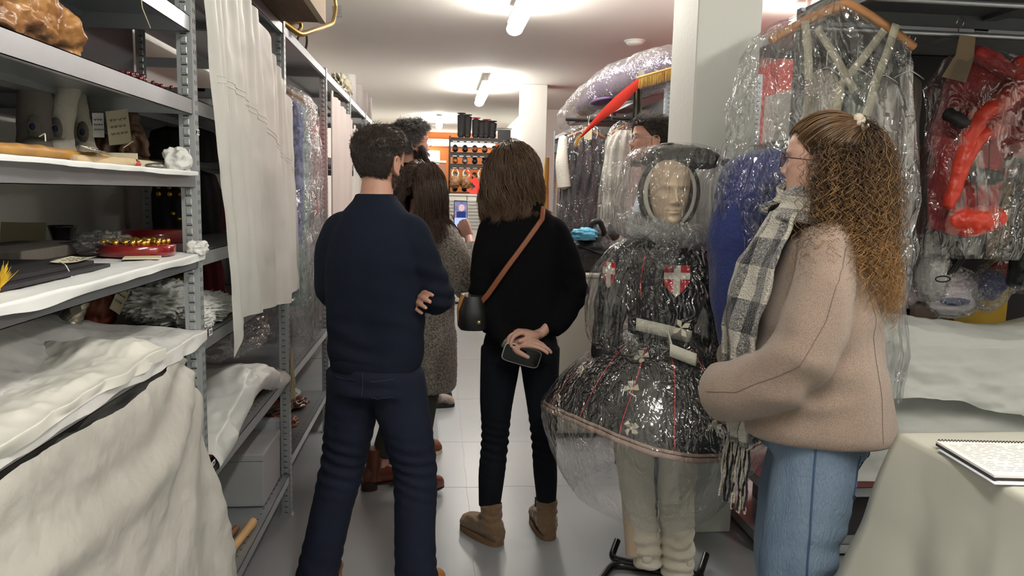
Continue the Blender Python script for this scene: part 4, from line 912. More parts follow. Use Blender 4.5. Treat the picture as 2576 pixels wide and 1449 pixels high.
def cloth_strip(path, wdt, wdir, nrm, name, cell, thick=.012, ns=90, nw=22, folds=3, amp=.010, seed=0):
    """strip of knitted cloth following path; path (k,3), wdir (k,3) width directions"""
    Pc = resample(np.array(path, float)[None], ns)[0]; Wd = resample(np.array(wdir, float)[None], ns)[0]; Nn = resample(np.array(nrm, float)[None], ns)[0]
    for _ in range(6): Pc[1:-1] = (Pc[:-2]+2*Pc[1:-1]+Pc[2:])/4; Wd[1:-1] = (Wd[:-2]+2*Wd[1:-1]+Wd[2:])/4
    u = np.linspace(-.5, .5, nw); s_ = np.linspace(0, 1, ns); wv = np.interp(s_, np.linspace(0, 1, len(wdt)), wdt)
    U, S = np.meshgrid(u, s_, indexing='ij')
    off = amp*np.sin(U*2*PI*folds+2*noise(v3(U*2, S*4, seed+0*U), seed))+.006*fbm(v3(U*6, S*14, seed+0*U), 2, seed)
    top = Pc[None]+U[..., None]*wv[None, :, None]*Wd[None]+(off+thick/2)[..., None]*Nn[None]; bot = top-thick*Nn[None]
    m = MB(); ring = np.concatenate([top, bot[::-1]], 0); m.pgrid(ring, cu=True)
    for k in (0, -1): m.add(ring[:, k], [tuple(range(2*nw))])
    Lg = np.linalg.norm(np.diff(Pc, axis=0), axis=1).sum()
    cu = np.concatenate([U, U[::-1]], 0); cs = np.concatenate([S, S], 0)
    o = m.build(name, m_sc, T, local=True); at = o.data.attributes.new('cell', 'FLOAT_VECTOR', 'POINT')
    c0 = np.stack([cu*cell[0]+.25, cs*Lg*cell[1], 0*cu], -1).reshape(-1, 3); c0 = np.vstack([c0, c0.reshape(2*nw, ns, 3)[:, 0], c0.reshape(2*nw, ns, 3)[:, -1]])
    at.data.foreach_set('vector', np.ascontiguousarray(c0, dtype=np.float32).ravel()); return o, Pc, Wd, wv, Nn
a = np.linspace(-2.6, 3.3, 40); 
path = v3(.118*np.sin(a), .01-.105*np.cos(a)*1.0+.02, 1.475-.03*np.cos(a-.5)+.012*a/3); nr = v3(np.sin(a), -np.cos(a), .35+0*a); nr /= np.linalg.norm(nr, axis=1)[:, None]; wd = v3(-.55*np.sin(a), .55*np.cos(a), .85+0*a); wd /= np.linalg.norm(wd, axis=1)[:, None]
cloth_strip(path, [.11, .13, .12], wd, nr, 'scarf', (1.5, 5), .022, 110, 18, 1.5, .006, 2)
# hanging end of the scarf down the front to the fringe
pz = np.array([(-.10, .115, 1.47), (-.115, .175, 1.33), (-.125, .215, 1.15), (-.12, .215, 1.0), (-.09, .205, .90), (-.07, .20, .78)])
o, Pc, Wd, wv, Nn = cloth_strip(pz, [.15, .19, .20, .16, .11, .10], [(.83, .55, 0)]*6, [(-.55, .83, .1)]*6, 'scarf_end', (2, 6.5), .014, 120, 34, 1.5, .010, 5)
pz = np.array([(.02, .13, 1.47), (.03, .185, 1.33), (.03, .225, 1.15), (.0, .22, 1.0), (-.01, .215, .90)])
cloth_strip(pz, [.12, .15, .15, .12, .09], [(1, .1, 0)]*5, [(-.1, 1, .1)]*5, 'scarf_end', (2, 6.5), .014, 100, 24, 1.5, .010, 7)
rng = np.random.default_rng(3); fr = []
for i in range(20):
    x = (i/19-.5)*.14; p = Pc[-1]+Wd[-1]*x; L_ = .20*rng.uniform(.85, 1.05); q = np.linspace(0, 1, 26)[:, None]
    fr.append(p+q*np.array([rng.normal(0, .008), rng.normal(0, .006), -L_])+np.hstack([.0022*np.sin(q*17+i*2), .0022*np.cos(q*13+i), 0*q]))
m = MB(); m2 = MB()
for i, p in enumerate(fr): (m if i % 3 else m2).tube(p, .0034+.0007*np.sin(np.arange(26)*2.3+i), 7)
m.build('fringe', M('fringe_cream', (.58, .54, .46), .95, bump=(200, .8)), o, local=True); m2.build('fringe', M('fringe_black', (.02, .02, .025), .95, bump=(200, .8)), o, local=True)
# hair: pulled back top, scrunchie, curls
rng = np.random.default_rng(41)
cap(T, hx, h_curl, .009, back=.05, side=.125, front=.192, amp=.002)
sc_l = np.array([.0, -.095, .215]); sc_w = hx[0]+hx[1]@sc_l
P, Nn, t, z = scalp_pts(1500, rng, .14, .13, .188, .010); s_ = np.linspace(0, 1, 16)[None, :, None]
mid = P[:, None]*(1-s_)+sc_l*s_; n_ = mid-np.array([0, -.01, .12]); n_ /= np.linalg.norm(n_, axis=2)[..., None]
Q = mid+n_*(np.linalg.norm(P-[0, -.01, .12], axis=1)[:, None, None]*(1-s_)+s_*.135-np.linalg.norm(mid-[0, -.01, .12], axis=2)[..., None]+.010*np.sin(PI*s_)*rng.uniform(.3, 1.2, (len(P), 1, 1)))
mm = strands(Q, .0012, 3, rng.uniform(0, .35, len(P))); place(mm, hx); mm.build('hair', h_curl, T, local=True)
m = MB(); a = np.linspace(0, 2*PI, 60, endpoint=False); ax = np.array([.0, -.75, .66]); e1 = np.array([1, 0, 0.]); e2 = np.cross(ax, e1)
m.tube(sc_l+np.array([0, -.006, .008])+(np.cos(a)[:, None]*e1+np.sin(a)[:, None]*e2)*.022, .012+.004*np.sin(a*9), 12, closed=True); place(m, hx); m.build('scrunchie', M('cream_fabric', (.62, .54, .44), .9, bump=(60, .6)), T, local=True)
n1 = 1150; P1 = sc_w+rng.normal(0, .010, (n1, 3)); d1 = np.stack([rng.normal(0, .6, n1), rng.uniform(-1.2, -.1, n1), rng.uniform(-.7, .1, n1)], 1)
P2, Nn, t, z = scalp_pts(1700, rng, .055, .06, .5, .008); sel = (np.sin(t) < .15) & (z < .17); P2 = P2[sel]@hx[1].T+hx[0]; d2 = Nn[sel]@hx[1].T*.8+rng.normal(0, .2, (sel.sum(), 3))+np.array([0, -.5, 0]); n2 = len(P2)
PP = np.vstack([P1, P2]); dd = np.vstack([d1, d2]); LL = np.concatenate([rng.uniform(.30, .56, n1), rng.uniform(.22, .46, n2)])
coll = [(hx[0]+np.array([0, -.01, .12]), (.090, .112, .122), .045), ((0, 0, 1.25), (.21, .16, .20), .05)]
Q = long_hair(PP, dd, .4, coll, 9, 26, .26, 0, 0, .06, lens=LL); C = curls(Q, 4, .0105, 9, 84)
tn = np.clip(rng.uniform(-.15, .35, len(C))[:, None]+np.linspace(-.1, .75, 84)[None]**1.2*rng.uniform(.3, 1.2, len(C))[:, None], 0, 1)
strands(C, .00075, 3, np.nan_to_num(tn)).build('curly_hair', h_curl, T, local=True)
# ================================================================ MANNEQUIN
m_gar = M('black_satin', (.007, .007, .008), .5, bump=(60, .25))
m_ma = M('mannequin_skin', (.66, .52, .38), .5, var=(18, (.58, .44, .31), .3))
m_cream = M('cream_quilt', (.74, .69, .58), .9, bump=(180, .4))
MX, MY = .865, 2.72
T = thing('mannequin', 'mannequin in black red-seamed skirt costume with red white shields, wrapped in clear plastic', 'mannequin', (MX, MY, 0), 0)
hx = head_xf((-.034, -.066, 1.402), PI+.04, 0, .0, 1.02)
m = head_mb(MB(), closed_eyes=True, nose=1.0, n=(220, 240), amp=1.5); place(m, hx); limb(m, [(-.01, .02, 1.33), (-.012, -.005, 1.40), (-.015, .02, 1.48)], [.055, .05, .05]); m.loft([(0, .02, .72, .14, .10), (0, .02, .95, .11, .085), (0, .02, 1.12, .14, .10), (0, .02, 1.26, .165, .085), (0, .02, 1.33, .12, .06), (0, .02, 1.37, .05, .05)], 30)
for s_ in (-1, 1): limb(m, [(s_*.09, .04, .75), (s_*.10, .03, .40), (s_*.085, -.02, .10)], [.06, .04, .03])
vox(m, .0026, 1).build('body', m_ma, T, local=True)
# cream padded trousers
def leg(sg, pts, rad):
    m = MB(); limb(m, pts, rad, 40, 26)
    def disp(v, n):
        d = .004*fbm(v*14, 2, 3)+.006*np.sin(v[:, 2]*120+3*noise(v*12))*np.exp(-((v[:, 2]-.10)/.13)**2)
        return d
    return vox(m, .0055, 2, disp).build('padded_leg', m_cream, T, local=True)
LL = [(-.085, .03, .78), (-.10, .03, .60), (-.068, .01, .33), (-.02, -.01, .06)]
LR = [(.095, .03, .78), (.10, .03, .6), (.088, .02, .33), (.095, -.03, -.0+.02)]
legs_o = [leg(-1, LL, [.085, .082, .066, .056]), leg(1, LR, [.085, .084, .072, .062])]
rng = np.random.default_rng(2)
m_patch = M('cream_patch', (.72, .68, .58), .9)
for li, (pts, o) in enumerate(((LL, legs_o[0]), (LR, legs_o[1]))):
    pts = np.array(pts)
    for k in range(10):
        q = .8+2.0*k/9; i = int(min(q, 2.999)); f_ = q-i; c = pts[i]*(1-f_)+pts[i+1]*f_ if i < 3 else pts[3]; a = -PI/2+rng.uniform(-1.0, 1.0); r = .074-.006*q
        p = c+np.array([math.cos(a)*r, math.sin(a)*r, rng.uniform(-.02, .02)]); mm = MB(); mm.ball((0, 0, 0), (.019, .006, .019), 18, 8); xform(mm, p, rot(a+PI/2)); mm.build('round_patch', m_patch, o, local=True)
# skirt: stiff dome with wavy hem
def skirtR(th, s_):   # s 0 waist ..1 hem
    c = np.cos(th); lob = 1+.045*np.cos(th*4+.6)*s_**2
    r = (.125+.275*(.55*np.sin(np.clip(s_, 0, 1)*PI/2)+.45*s_))*lob
    z = .985-.09*s_**.6-(.250+.03*np.cos(th*2+2.6)+.02*np.cos(th-.4))*s_**1.6
    x = r*np.cos(th)*1.06; y = r*np.sin(th)*.98
    g = .010*noise(v3(x*9, y*9, z*5), 3)*s_+.006*ridge(v3(np.cos(th)*4, np.sin(th)*4, s_*2), 2, 4)*s_
    return v3(x*(1+g*2), y*(1+g*2)+.01, z)
m = MB(); m.grid(lambda U, V: skirtR(U*2*PI, V), 140, 50, cu=True); sk = m.build('skirt', m_gar, T, local=True)
so = sk.modifiers.new('s', 'SOLIDIFY'); so.thickness = .006
th = np.linspace(0, 2*PI, 160, endpoint=False); hem = skirtR(th, 1+0*th); m = MB(); m.tube(hem, .0105, 10, closed=True); m.tube(hem+np.array([0, 0, .017]), .006, 8, closed=True); m.build('hem_piping', M('beige_pink_piping', (.50, .36, .30), .7, bump=(150, .3)), T, local=True)
m_rs = M('red_stitch', (.62, .03, .03), .5)
for k in range(14):
    t0 = -PI/2+(k-6.3)*2*PI/14; s_ = np.linspace(.12, .99, 40); p = skirtR(t0+.02*np.sin(s_*6+k), s_); n_ = p-np.array([0, 0, .75]); n_ /= np.linalg.norm(n_, axis=1)[:, None]
    m = MB(); m.tube(p+n_*.004, .0034, 6); m.build('red_seam', m_rs, sk, local=True)
# star shaped paper flowers
m_fl = M('cream_paper', (.72, .67, .54), .8)
fpx = [(1528, 880), (1615, 900), (1466, 938), (1411, 1008), (1590, 980), (1588, 1075), (1768, 980), (1792, 1072)]
for k, (px, py) in enumerate(fpx):
    best = None; U, V = np.meshgrid(np.linspace(-PI, 0, 160), np.linspace(.1, 1, 80), indexing='ij'); P = skirtR(U, V); Pw = P+np.array([MX, MY, 0]); d = Pw-O3
    zz = d@_f; X = W/2+F*(d@_R)/zz; Y = H/2-F*(d@_U)/zz; i = np.argmin((X-px)**2+(Y-py)**2); p = P.reshape(-1, 3)[i]; n_ = p-np.array([0, 0, .72]); n_ /= np.linalg.norm(n_); e1 = np.cross(n_, [0, 0, 1]); e1 /= np.linalg.norm(e1); e2 = np.cross(e1, n_)
    m = MB(); a0 = k*1.1
    for j in range(4):
        a = a0+j*PI/2+rng.uniform(-.15, .15); ca, sa = math.cos(a), math.sin(a); L_ = .026
        loc_ = [(0, 0, .004), (L_*.5, .010, .010), (L_, .012, .006), (L_*1.05, -.008, .012), (L_*.45, -.008, .003)]
        v = [p+n_*(w_+.003)+e1*(x*ca-y*sa)+e2*(x*sa+y*ca) for x, y, w_ in loc_]; v += [q-n_*.0012 for q in v]
        m.add(v, [(0, 1, 2, 3, 4)]); m.v.pop(); m.n -= 10; m.tone.pop(); m.v.append(np.array(v)); m.n += 10; m.tone.append(np.zeros(10)); b0 = m.n-10
        m.f.append(np.array([(5, 6, 7, 8, 9)])[:, ::-1]+b0); m.mi.append(np.array([0])); m.f.append(np.array([(i_, (i_+1) % 5, 5+(i_+1) % 5, 5+i_) for i_ in range(5)])+b0); m.mi.append(np.zeros(5, int))
    m.ball(p+n_*.010, (.006, .006, .006), 10, 6); m.build('paper_flower', m_fl, sk, local=True, smooth=False)
# bodice and sleeves
def f(m):
    m.loft([(0, .015, .93, .125, .10), (0, .015, 1.0, .118, .095), (0, .01, 1.10, .145, .115), (0, .01, 1.20, .165, .12), (0, .01, 1.28, .165, .10), (0, .015, 1.335, .12, .075), (0, .015, 1.36, .07, .06)], 44, 2.4)
    arm(m, [(-.14, .02, 1.29), (-.19, .01, 1.2), (-.215, -.0, 1.06), (-.235, -.02, .92), (-.24, -.05, .86)], [.062, .064, .062, .05, .035])
    arm(m, [(.14, .02, 1.29), (.20, .01, 1.2), (.225, -.0, 1.06), (.235, -.02, .92), (.235, -.05, .86)], [.062, .064, .062, .05, .035])
bo = garment(f, 'bodice', m_gar, T, .007, 3, .004, 9, seed=51, spots=[((-.21, 0, 1.06), .1, 60, .005), ((.22, 0, 1.06), .1, 60, .005)])
# shields: red with white cross, flat patches sewn on
m_shr, m_shw = M('shield_red', (.55, .03, .035), .6), M('shield_white', (.78, .75, .66), .7)
def shield(c, yaw, w_=.048, h_=.072):
    R = rot(yaw); pl = [(-w_, h_*.62), (w_, h_*.62), (w_, -.012), (w_*.85, -h_*.42), (w_*.45, -h_*.75), (0, -h_*.98), (-w_*.45, -h_*.75), (-w_*.85, -h_*.42), (-w_, -.012)]
    ax, az_ = R@np.array([1, 0, 0]), R@np.array([0, -1, 0]); c = np.array(c); m = MB(); m.prism(pl, c, ax, (0, 0, 1), az_, .003); s_o = m.build('shield', m_shr, bo, local=True, smooth=False)
    m = MB(); q = .013; m.prism([(-q, h_*.62), (q, h_*.62), (q, -h_*.83), (0, -h_*.98), (-q, -h_*.83)], c+az_*.003, ax, (0, 0, 1), az_, .0012); m.build('cross', m_shw, s_o, local=True, smooth=False)
    m = MB(); m.prism([(-w_, -.006), (w_, -.006), (w_, .018), (-w_, .018)], c+az_*.0032, ax, (0, 0, 1), az_, .0012); m.build('cross', m_shw, s_o, local=True, smooth=False)
shield((-.003, -.128, 1.215), 0); shield((-.236, -.062, 1.225), -1.15, .036, .06); shield((.246, -.062, 1.215), 1.15, .036, .06)
for s_, x in ((-1, -.115), (1, .125)):
    z = np.linspace(1.13, 1.30, 16); m = MB(); m.tube(v3(x+s_*.012*np.sin((z-1.1)*18), -.098+.25*np.clip(z-1.24, 0, 1)+0*z, z), .0016, 6); m.build('red_seam', m_rs, bo, local=True)
# masking tape and a paper star at the waist
m_tp = M('masking_tape', (.70, .69, .58), .7, bump=(90, .3))
def tape(pts, wd, T_=T):
    P = resample(np.array([pts], float), 16)[0]; m = MB(); m.pgrid(np.stack([P+np.array([0, 0, q*wd/2])+np.array([0, -.001, 0])*fbm(P*40, 1)[:, None] for q in (-1, 1)], 0)); o = m.build('tape', m_tp, T_, local=True); so = o.modifiers.new('s', 'SOLIDIFY'); so.thickness = .0012
def PL(px, py, Y): p = atY(px, py, Y); return (p[0]-MX, p[1]-MY, p[2])
tape([PL(1600, 815, 2.55), PL(1675, 832, 2.535), PL(1740, 848, 2.56)], .045); tape([PL(1680, 838, 2.53), PL(1692, 880, 2.50)], .03); tape([PL(1685, 880, 2.50), PL(1752, 906, 2.49)], .046)
m = MB(); c = np.array(PL(1712, 824, 2.52))
for j in range(4): a = .5+j*PI/2; ca, sa = math.cos(a), math.sin(a); m.prism([(0, 0), (.020, .008), (.036, 0), (.022, -.012)], c+np.array([0, -.004-.002*j, 0]), (ca, -.15, sa), (-sa, 0, ca), (0, -1, 0), .0012)
m.build('paper_star', m_fl, T, local=True, smooth=False)
# headdress: black padded hat, hood straps around the face, cream inner band
m_vel = M('black_velvet', (.008, .008, .010), .8, bump=(70, .6), sheen=.3)
HC = np.array([-.030, -.055, 1.532]); a = np.linspace(0, 2*PI, 70, endpoint=False)
for rx, rz_, r, mt, dy, nm in ((.106, .136, .011, m_vel, 0, 'hood_rim'), (.091, .124, .011, M('cream_band', (.60, .57, .48), .85), -.004, 'inner_band'), (.080, .113, .007, m_vel, -.008, 'inner_rim')):
    m = MB(); m.tube(v3(HC[0]+rx*np.cos(a), HC[1]+dy-.02+0*a, HC[2]-.01+rz_*np.sin(a)*np.where(np.sin(a) > 0, .88, 1.)), r, 10, closed=True, flat=1.6, up=(0, 1, 0)); m.build(nm, mt, T, local=True)
m = MB(); m.loft([(-.025, .04, 1.42, .06, .05), (-.025, .035, 1.47, .085, .06), (-.025, .03, 1.55, .09, .07), (-.018, .015, 1.62, .08, .08), (-.018, .01, 1.655, .05, .05)], 30); m.build('hood', m_vel, T, local=True)
m = MB(); limb(m, [(-.10, -.03, 1.645), (-.04, -.06, 1.662), (.03, -.07, 1.657), (.10, -.06, 1.645), (.15, -.05, 1.64)], [.026, .036, .038, .038, .024], 20); m.ball((.02, -.03, 1.638), (.115, .09, .026), R=rot(0, 0, .1)); m.ball((-.09, -.02, 1.64), (.035, .04, .026))
vox(m, .005, 3, lambda v, n: .003*ridge(v*30, 2, 3)).build('hat', m_vel, T, local=True)
m = MB(); limb(m, [(.14, -.05, 1.638), (.19, -.06, 1.632), (.215, -.06, 1.622)], [.010, .012, .009]); m.ball((.225, -.06, 1.618), .019); m.ball((.19, -.055, 1.634), .015); m.build('pompom', m_vel, T, local=True)
# stand: black bent tubes
m_bt = M('black_tube', (.006, .006, .007), .25)
SX, SY = MX, MY
def PG(px, py, z=.018): p = atZ(px, py, z); return (p[0]-MX, p[1]-MY, z)
m = MB()
a_ = PG(1553, 1360, .06); c1 = PG(1535, 1408); c2 = PG(1700, 1432); c3 = PG(1765, 1440, .022)
def bez(pts, k=10):
    pts = np.array(pts, float); out = resample(pts[None], len(pts)*k)[0]
    for _ in range(12): out[1:-1] = (out[:-2]+2*out[1:-1]+out[2:])/4
    return out
m.tube(bez([a_, c1, c2, PG(1768, 1452)]), .0145, 14); m.build('stand_tube', m_bt, T, local=True)
m = MB(); m.tube(bez([PG(1500, 1475), PG(1540, 1418), PG(1640, 1432), PG(1740, 1462)]), .0145, 14); m.build('stand_tube', m_bt, T, local=True)
m = MB(); m.tube(bez([PG(1740, 1465), PG(1762, 1440), PG(1776, 1395, .05)]), .0145, 14); m.build('stand_tube', m_bt, T, local=True)
m = MB(); m.tube([(0.03, .10, .02), (0.03, .10, .95)], .013, 12); m.build('stand_pole', m_bt, T, local=True)
# ---- plastic wrap
fl_w = film('plastic_wrap', .02, (.97, .97, .975), 16, 1.0, .10, 1.55, 1.7)
fl_h = film('plastic_head_bag', .06, (.97, .97, .975), 16, 1.0, .10, 1.55, 1.6); fl_g = film('plastic_gather', .22, (.97, .97, .975), 26, 1.0, .12, 1.55, 1.6)
fl_c = film('plastic_cling', .05, (.95, .95, .96), 24, 1.0, .10, 1.55, 1.8)
def wrapsurf(secs, name, mat, crink=.012, fr=9, seed=1, folds=14, fa=.006): return shell(secs, name, mat, T, crink, fr, seed=seed, folds=folds, fa=fa, local=True)
wrapsurf([(-.0, .0, 1.395, .13, .12), (-.01, -.01, 1.36, .145, .13), (0, 0, 1.31, .225, .145), (0, 0, 1.22, .285, .165), (0, -.01, 1.1, .31, .185), (0, -.01, 1.0, .30, .185), (0, -.01, .94, .275, .20)], 'plastic_wrap', fl_w, .006, 9, seed=5, folds=24, fa=.004)
def skf(U, V):
    s_ = np.clip(V/.60, 0, 1); th_ = U*2*PI; P = skirtR(th_, .02+.98*s_); n_ = v3(np.cos(th_), np.sin(th_), .5+0*th_); P = P+n_*.014
    t_ = np.clip((V-.60)/.40, 0, 1); low = 1-.30*t_**1.6; drop = .27*t_*(1+.35*np.cos(th_-3.6))
    P = v3(P[..., 0]*low, P[..., 1]*low, P[..., 2]-drop); d = .005*(ridge(P*9, 3, 9)-.3)
    return P+v3(np.cos(th_), np.sin(th_), 0*th_)*d[..., None]
m = MB(); m.grid(skf, 170, 120, cu=True); m.build('plastic_wrap', fl_w, T, local=True)
wrapsurf([(0, -.02, 1.33, .125, .115), (-.02, -.02, 1.37, .175, .15), (-.03, -.01, 1.41, .16, .14), (-.04, .0, 1.47, .165, .15), (-.03, 0, 1.56, .155, .15), (-.01, 0, 1.63, .165, .15), (.02, 0, 1.68, .15, .13), (0.03, 0, 1.70, .07, .06), (.03, 0, 1.705, .005, .005)], 'plastic_bag', fl_h, .011, 9, seed=7, folds=16, fa=.005)
for kk, (rr_, zz_, r2) in enumerate(((.135, 1.372, .030), (.12, 1.395, .022))):
    m = MB(); a = np.linspace(0, 2*PI, 160, endpoint=False); m.tube(v3(-.02+rr_*1.1*np.cos(a), -.01+rr_*.9*np.sin(a), zz_-.02*np.cos(a)), r2*(1+.25*noise(v3(a*3, 0*a, 0*a+kk))), 36, closed=True); q_ = m.v[0]; cc = np.stack([q_[:, 0]+.02, q_[:, 1]+.01, 0*q_[:, 2]], 1); cc = cc/np.linalg.norm(cc, axis=1)[:, None]*rr_*np.array([1.1, .9, 0])+np.array([-.02, -.01, zz_]); m.v[0] = q_+(q_-cc)*(.30*ridge(q_*np.array([40, 40, 16]), 3, kk))[:, None]; m.build('plastic_gather', fl_g, T, local=True)
m = MB(); m.ball((-.055, -.15, 1.30), (.035, .025, .035), 40, 30); v = m.v[0]; v0 = v.mean(0); m.v[0] = v0+(v-v0)*(1+.55*ridge((v-v0)*45, 3))[:, None]; m.build('plastic_knot', fl_c, T, local=True)
# ================================================================ NEAR RIGHT: COSTUMES, SHELF, TABLE
fl_bag = film('garment_bag', .02, (.97, .975, .98), 13, 1.0, .10, 1.5, 1.7)
fl_soft = film('soft_plastic', .09, (.95, .95, .96), 20, 1.0, .10, 1.5, 1.8)
m_wood = M('hanger_wood', (.55, .27, .12), .45, var=(8, (.46, .21, .08), .3), stretch=(1, 1, 6))
m_hook = M('chrome', (.6, .6, .6), .18, 1)
m_strap = M('cream_webbing', (.52, .49, .38), .85, bump=(150, .4))
m_blue = M('royal_blue_cloth', (.012, .030, .19), .75, bump=(70, .5), var=(5, (.008, .018, .10), .3), sheen=.25)
m_card = M('kraft_card', (.50, .40, .26), .85)
m_tagc = M('tag_card', (.70, .64, .46), .85)
m_paper = M('tissue_white', (.78, .79, .77), .7, bump=(60, .4), trans=.12)
m_paperg = M('paper_grey_white', (.70, .73, .70), .75, bump=(16, .35), trans=.08)
m_pe = M('dust_sheet', (.62, .62, .58), .5, bump=(26, .22), trans=.25)
m_twine = M('twine', (.70, .60, .42), .9)
m_board = M('dark_board', (.02, .018, .022), .6)
def hanger(T, c, w_, h_=.14, mat=m_wood, hook_z=None, r=.013, local=False, yaw=0):
    c = np.array(c, float); q = np.linspace(-1, 1, 41); R = rot(yaw)
    P = np.stack([q*w_/2, .0*q, -h_*np.abs(q)**1.25], 1)@R.T+c; m = MB(); m.tube(P, r*(1.15-.25*np.abs(q)), 12, up=(0, 0, 1)); m.build('shoulder_bar', mat, T, local=local)
    if hook_z:
        a = np.linspace(-PI/2-.3, PI*.95, 16); hz = hook_z-c[2]; P = np.vstack([[c+[0, 0, r*.5]], [c+[0, 0, hz*.45]], c+np.array([0, 0, hz-.016])+np.stack([0*a, -.02*np.cos(a), .02*np.sin(a)], 1)]); m = MB(); m.tube(P, .0022, 8); m.build('hook', m_hook, T, local=local)
def bar(m, p, q, wd, th=.002, n_=None):
    p, q = np.array(p, float), np.array(q, float); P = resample(np.array([[p, (p+q)/2+np.array([0, -.008, 0]), q]]), 10)[0]; d = q-p; s_ = np.cross(d, [0, 1, 0]); s_ /= np.linalg.norm(s_)
    A = np.stack([P-s_*wd/2, P+s_*wd/2, P+s_*wd/2+[0, th, 0], P-s_*wd/2+[0, th, 0]], 0); m.pgrid(A, cu=True)
# blue costume
T = thing('costume', 'royal blue costume with cream straps on a wooden hanger inside a clear bag, nearest right', 'costume', (1.28, 2.41, .62), 0)
BY = 2.41
c = atY(2128, 12, BY); hanger(T, c, .50, .125, hook_z=2.19, r=.016)
m = MB(); q = lambda px, py: atY(px, py, BY-.03)
for a, b in (((2025, 52), (2035, 200)), ((2255, 60), (2205, 200))): bar(m, q(*a), q(*b), .028)
for a, b in (((2055, 70), (2150, 230)), ((2225, 75), (2115, 215))): bar(m, q(*a), q(*b), .026)
for a, b in (((2205, 200), (2165, 330)), ((2115, 215), (2090, 330))): bar(m, q(*a), q(*b), .03)
m.build('shoulder_strap', m_strap, T)
def px(x, y, Y=BY): return atY(x, y, Y)
L_ = px(1880, 470); R_ = px(2345, 400)
def f(m):
    m.loft([(1.36, BY+.04, .66, .15, .09), (1.33, BY+.04, 1.0, .17, .10), (1.28, BY+.04, 1.35, .21, .10), (1.28, BY+.04, 1.58, .20, .085), (1.29, BY+.03, 1.66, .16, .05)], 50, 2.3)
    limb(m, [(1.14, BY+.04, 1.62), (1.02, BY+.02, 1.56), (.98, BY, 1.40), (1.00, BY, 1.2), (1.03, BY, 1.0)], [.07, .075, .075, .072, .06], 24)
    limb(m, [(1.42, BY+.04, 1.64), (1.52, BY+.04, 1.60), (1.53, BY+.03, 1.42), (1.50, BY+.02, 1.22), (1.46, BY+.02, .98)], [.06, .072, .072, .066, .05], 24)
def gar_w(fn, name, mat, T, **k):   # world coordinate version
    m = MB(); fn(m); amp = k.get('amp', .008); fq = k.get('freq', 9); sd = k.get('seed', 1)
    o = vox(m, k.get('voxel', .009), k.get('smooth', 2), lambda v, n: amp*(fbm(v*np.array([1, 1, .3])*fq, 3, sd)+.5*ridge(v*np.array([1, 1, .35])*fq*1.4, 2, sd+4)))
    return o.build(name, mat, T)
gar_w(f, 'blue_coat', m_blue, T, amp=.014, freq=8)
m = MB(); m.loft([(1.30, BY-.03, 1.58, .16, .02), (1.30, BY-.03, 1.66, .15, .02), (1.31, BY-.03, 1.72, .12, .015)], 30); m.build('cream_panel', m_strap, T)
shell([(1.28, BY, 2.155, .012, .012), (1.28, BY, 2.13, .06, .03), (1.275, BY, 2.02, .27, .06), (1.27, BY, 1.96, .285, .09), (1.27, BY, 1.75, .31, .115), (1.27, BY, 1.5, .345, .13), (1.29, BY, 1.2, .335, .13), (1.40, BY, .98, .225, .12), (1.42, BY, .80, .20, .11)], 'garment_bag', fl_bag, T, .016, 7, 170, 130, 11, 20, .008)
# white leaflet box goods behind, on the rail end
# red costume
RY = 2.68
T = thing('costume', 'red layered costume with black bands in a clear bag, right of the blue one', 'costume', (2.02, RY, 1.3), 0)
c = atY(2410, 110, RY); MB().add([], []) 
m = MB(); a = np.linspace(-PI/2-.3, PI*.95, 16); m.tube(np.vstack([[c+[0, 0, .02]], c+np.array([0, 0, .045])+np.stack([0*a, -.02*np.cos(a), .03+.02*np.sin(a)], 1)]), .0022, 8); m.build('hook', m_hook, T)
m = MB(); P_ = [atY(*p, RY-.03) for p in ((2405, 90), (2445, 95), (2440, 150), (2420, 210), (2360, 195), (2395, 140))]
m.prism([(p[0]-c[0], p[2]-c[2]) for p in P_], (c[0], RY-.05, c[2]), (1, 0, 0), (0, 0, 1), (0, 1, 0), .002); m.build('card_collar', M('brown_card', (.30, .22, .14), .85), T, smooth=False)
m_rd = M('red_cloth', (.46, .022, .025), .6, bump=(50, .4), var=(4, (.32, .012, .018), .3), sheen=.15); m_or = M('orange_red_vinyl', (.66, .055, .03), .4, bump=(40, .3))
def f(m):
    m.loft([(2.04, RY+.05, 1.40, .12, .07), (2.04, RY+.05, 1.6, .13, .085), (2.06, RY+.05, 1.8, .15, .09), (2.09, RY+.05, 1.95, .15, .08), (2.07, RY+.05, 2.03, .09, .05)], 44, 2.4)
    limb(m, [(2.18, RY+.03, 1.98), (2.27, RY, 1.90), (2.25, RY-.02, 1.8), (2.18, RY-.03, 1.70)], [.055, .06, .055, .05], 20)
gar_w(f, 'red_coat', m_rd, T, amp=.010, freq=11, seed=3)
def tb(pts, r, nm, mt, amp=.004):
    P = [atY(x, y, RY-.04-dz) for x, y, dz in pts]; m = MB(); limb(m, P, r, 20); o = vox(m, .006, 2, lambda v, n: amp*ridge(v*22, 2, 5)); o.build(nm, mt, T)
tb([(2560, 150, .0), (2572, 215, .02), (2530, 250, .05), (2465, 290, .06), (2440, 340, .06), (2415, 430, .06), (2385, 520, .05)], [.028, .034, .033, .033, .03, .026, .022], 'sleeve_roll', m_or)
tb([(2515, 320, .05), (2460, 345, .07), (2430, 400, .07), (2405, 480, .06)], [.022, .025, .022, .016], 'sleeve_roll', m_or)
tb([(2390, 555, .02), (2440, 560, .05), (2505, 548, .02)], [.045, .055, .045], 'cuff_roll', m_or, .006)
tb([(2450, 130, -.01), (2510, 160, 0), (2560, 200, 0)], [.025, .03, .025], 'collar_roll', m_rd)
m_bk = M('black_band', (.012, .012, .014), .6)
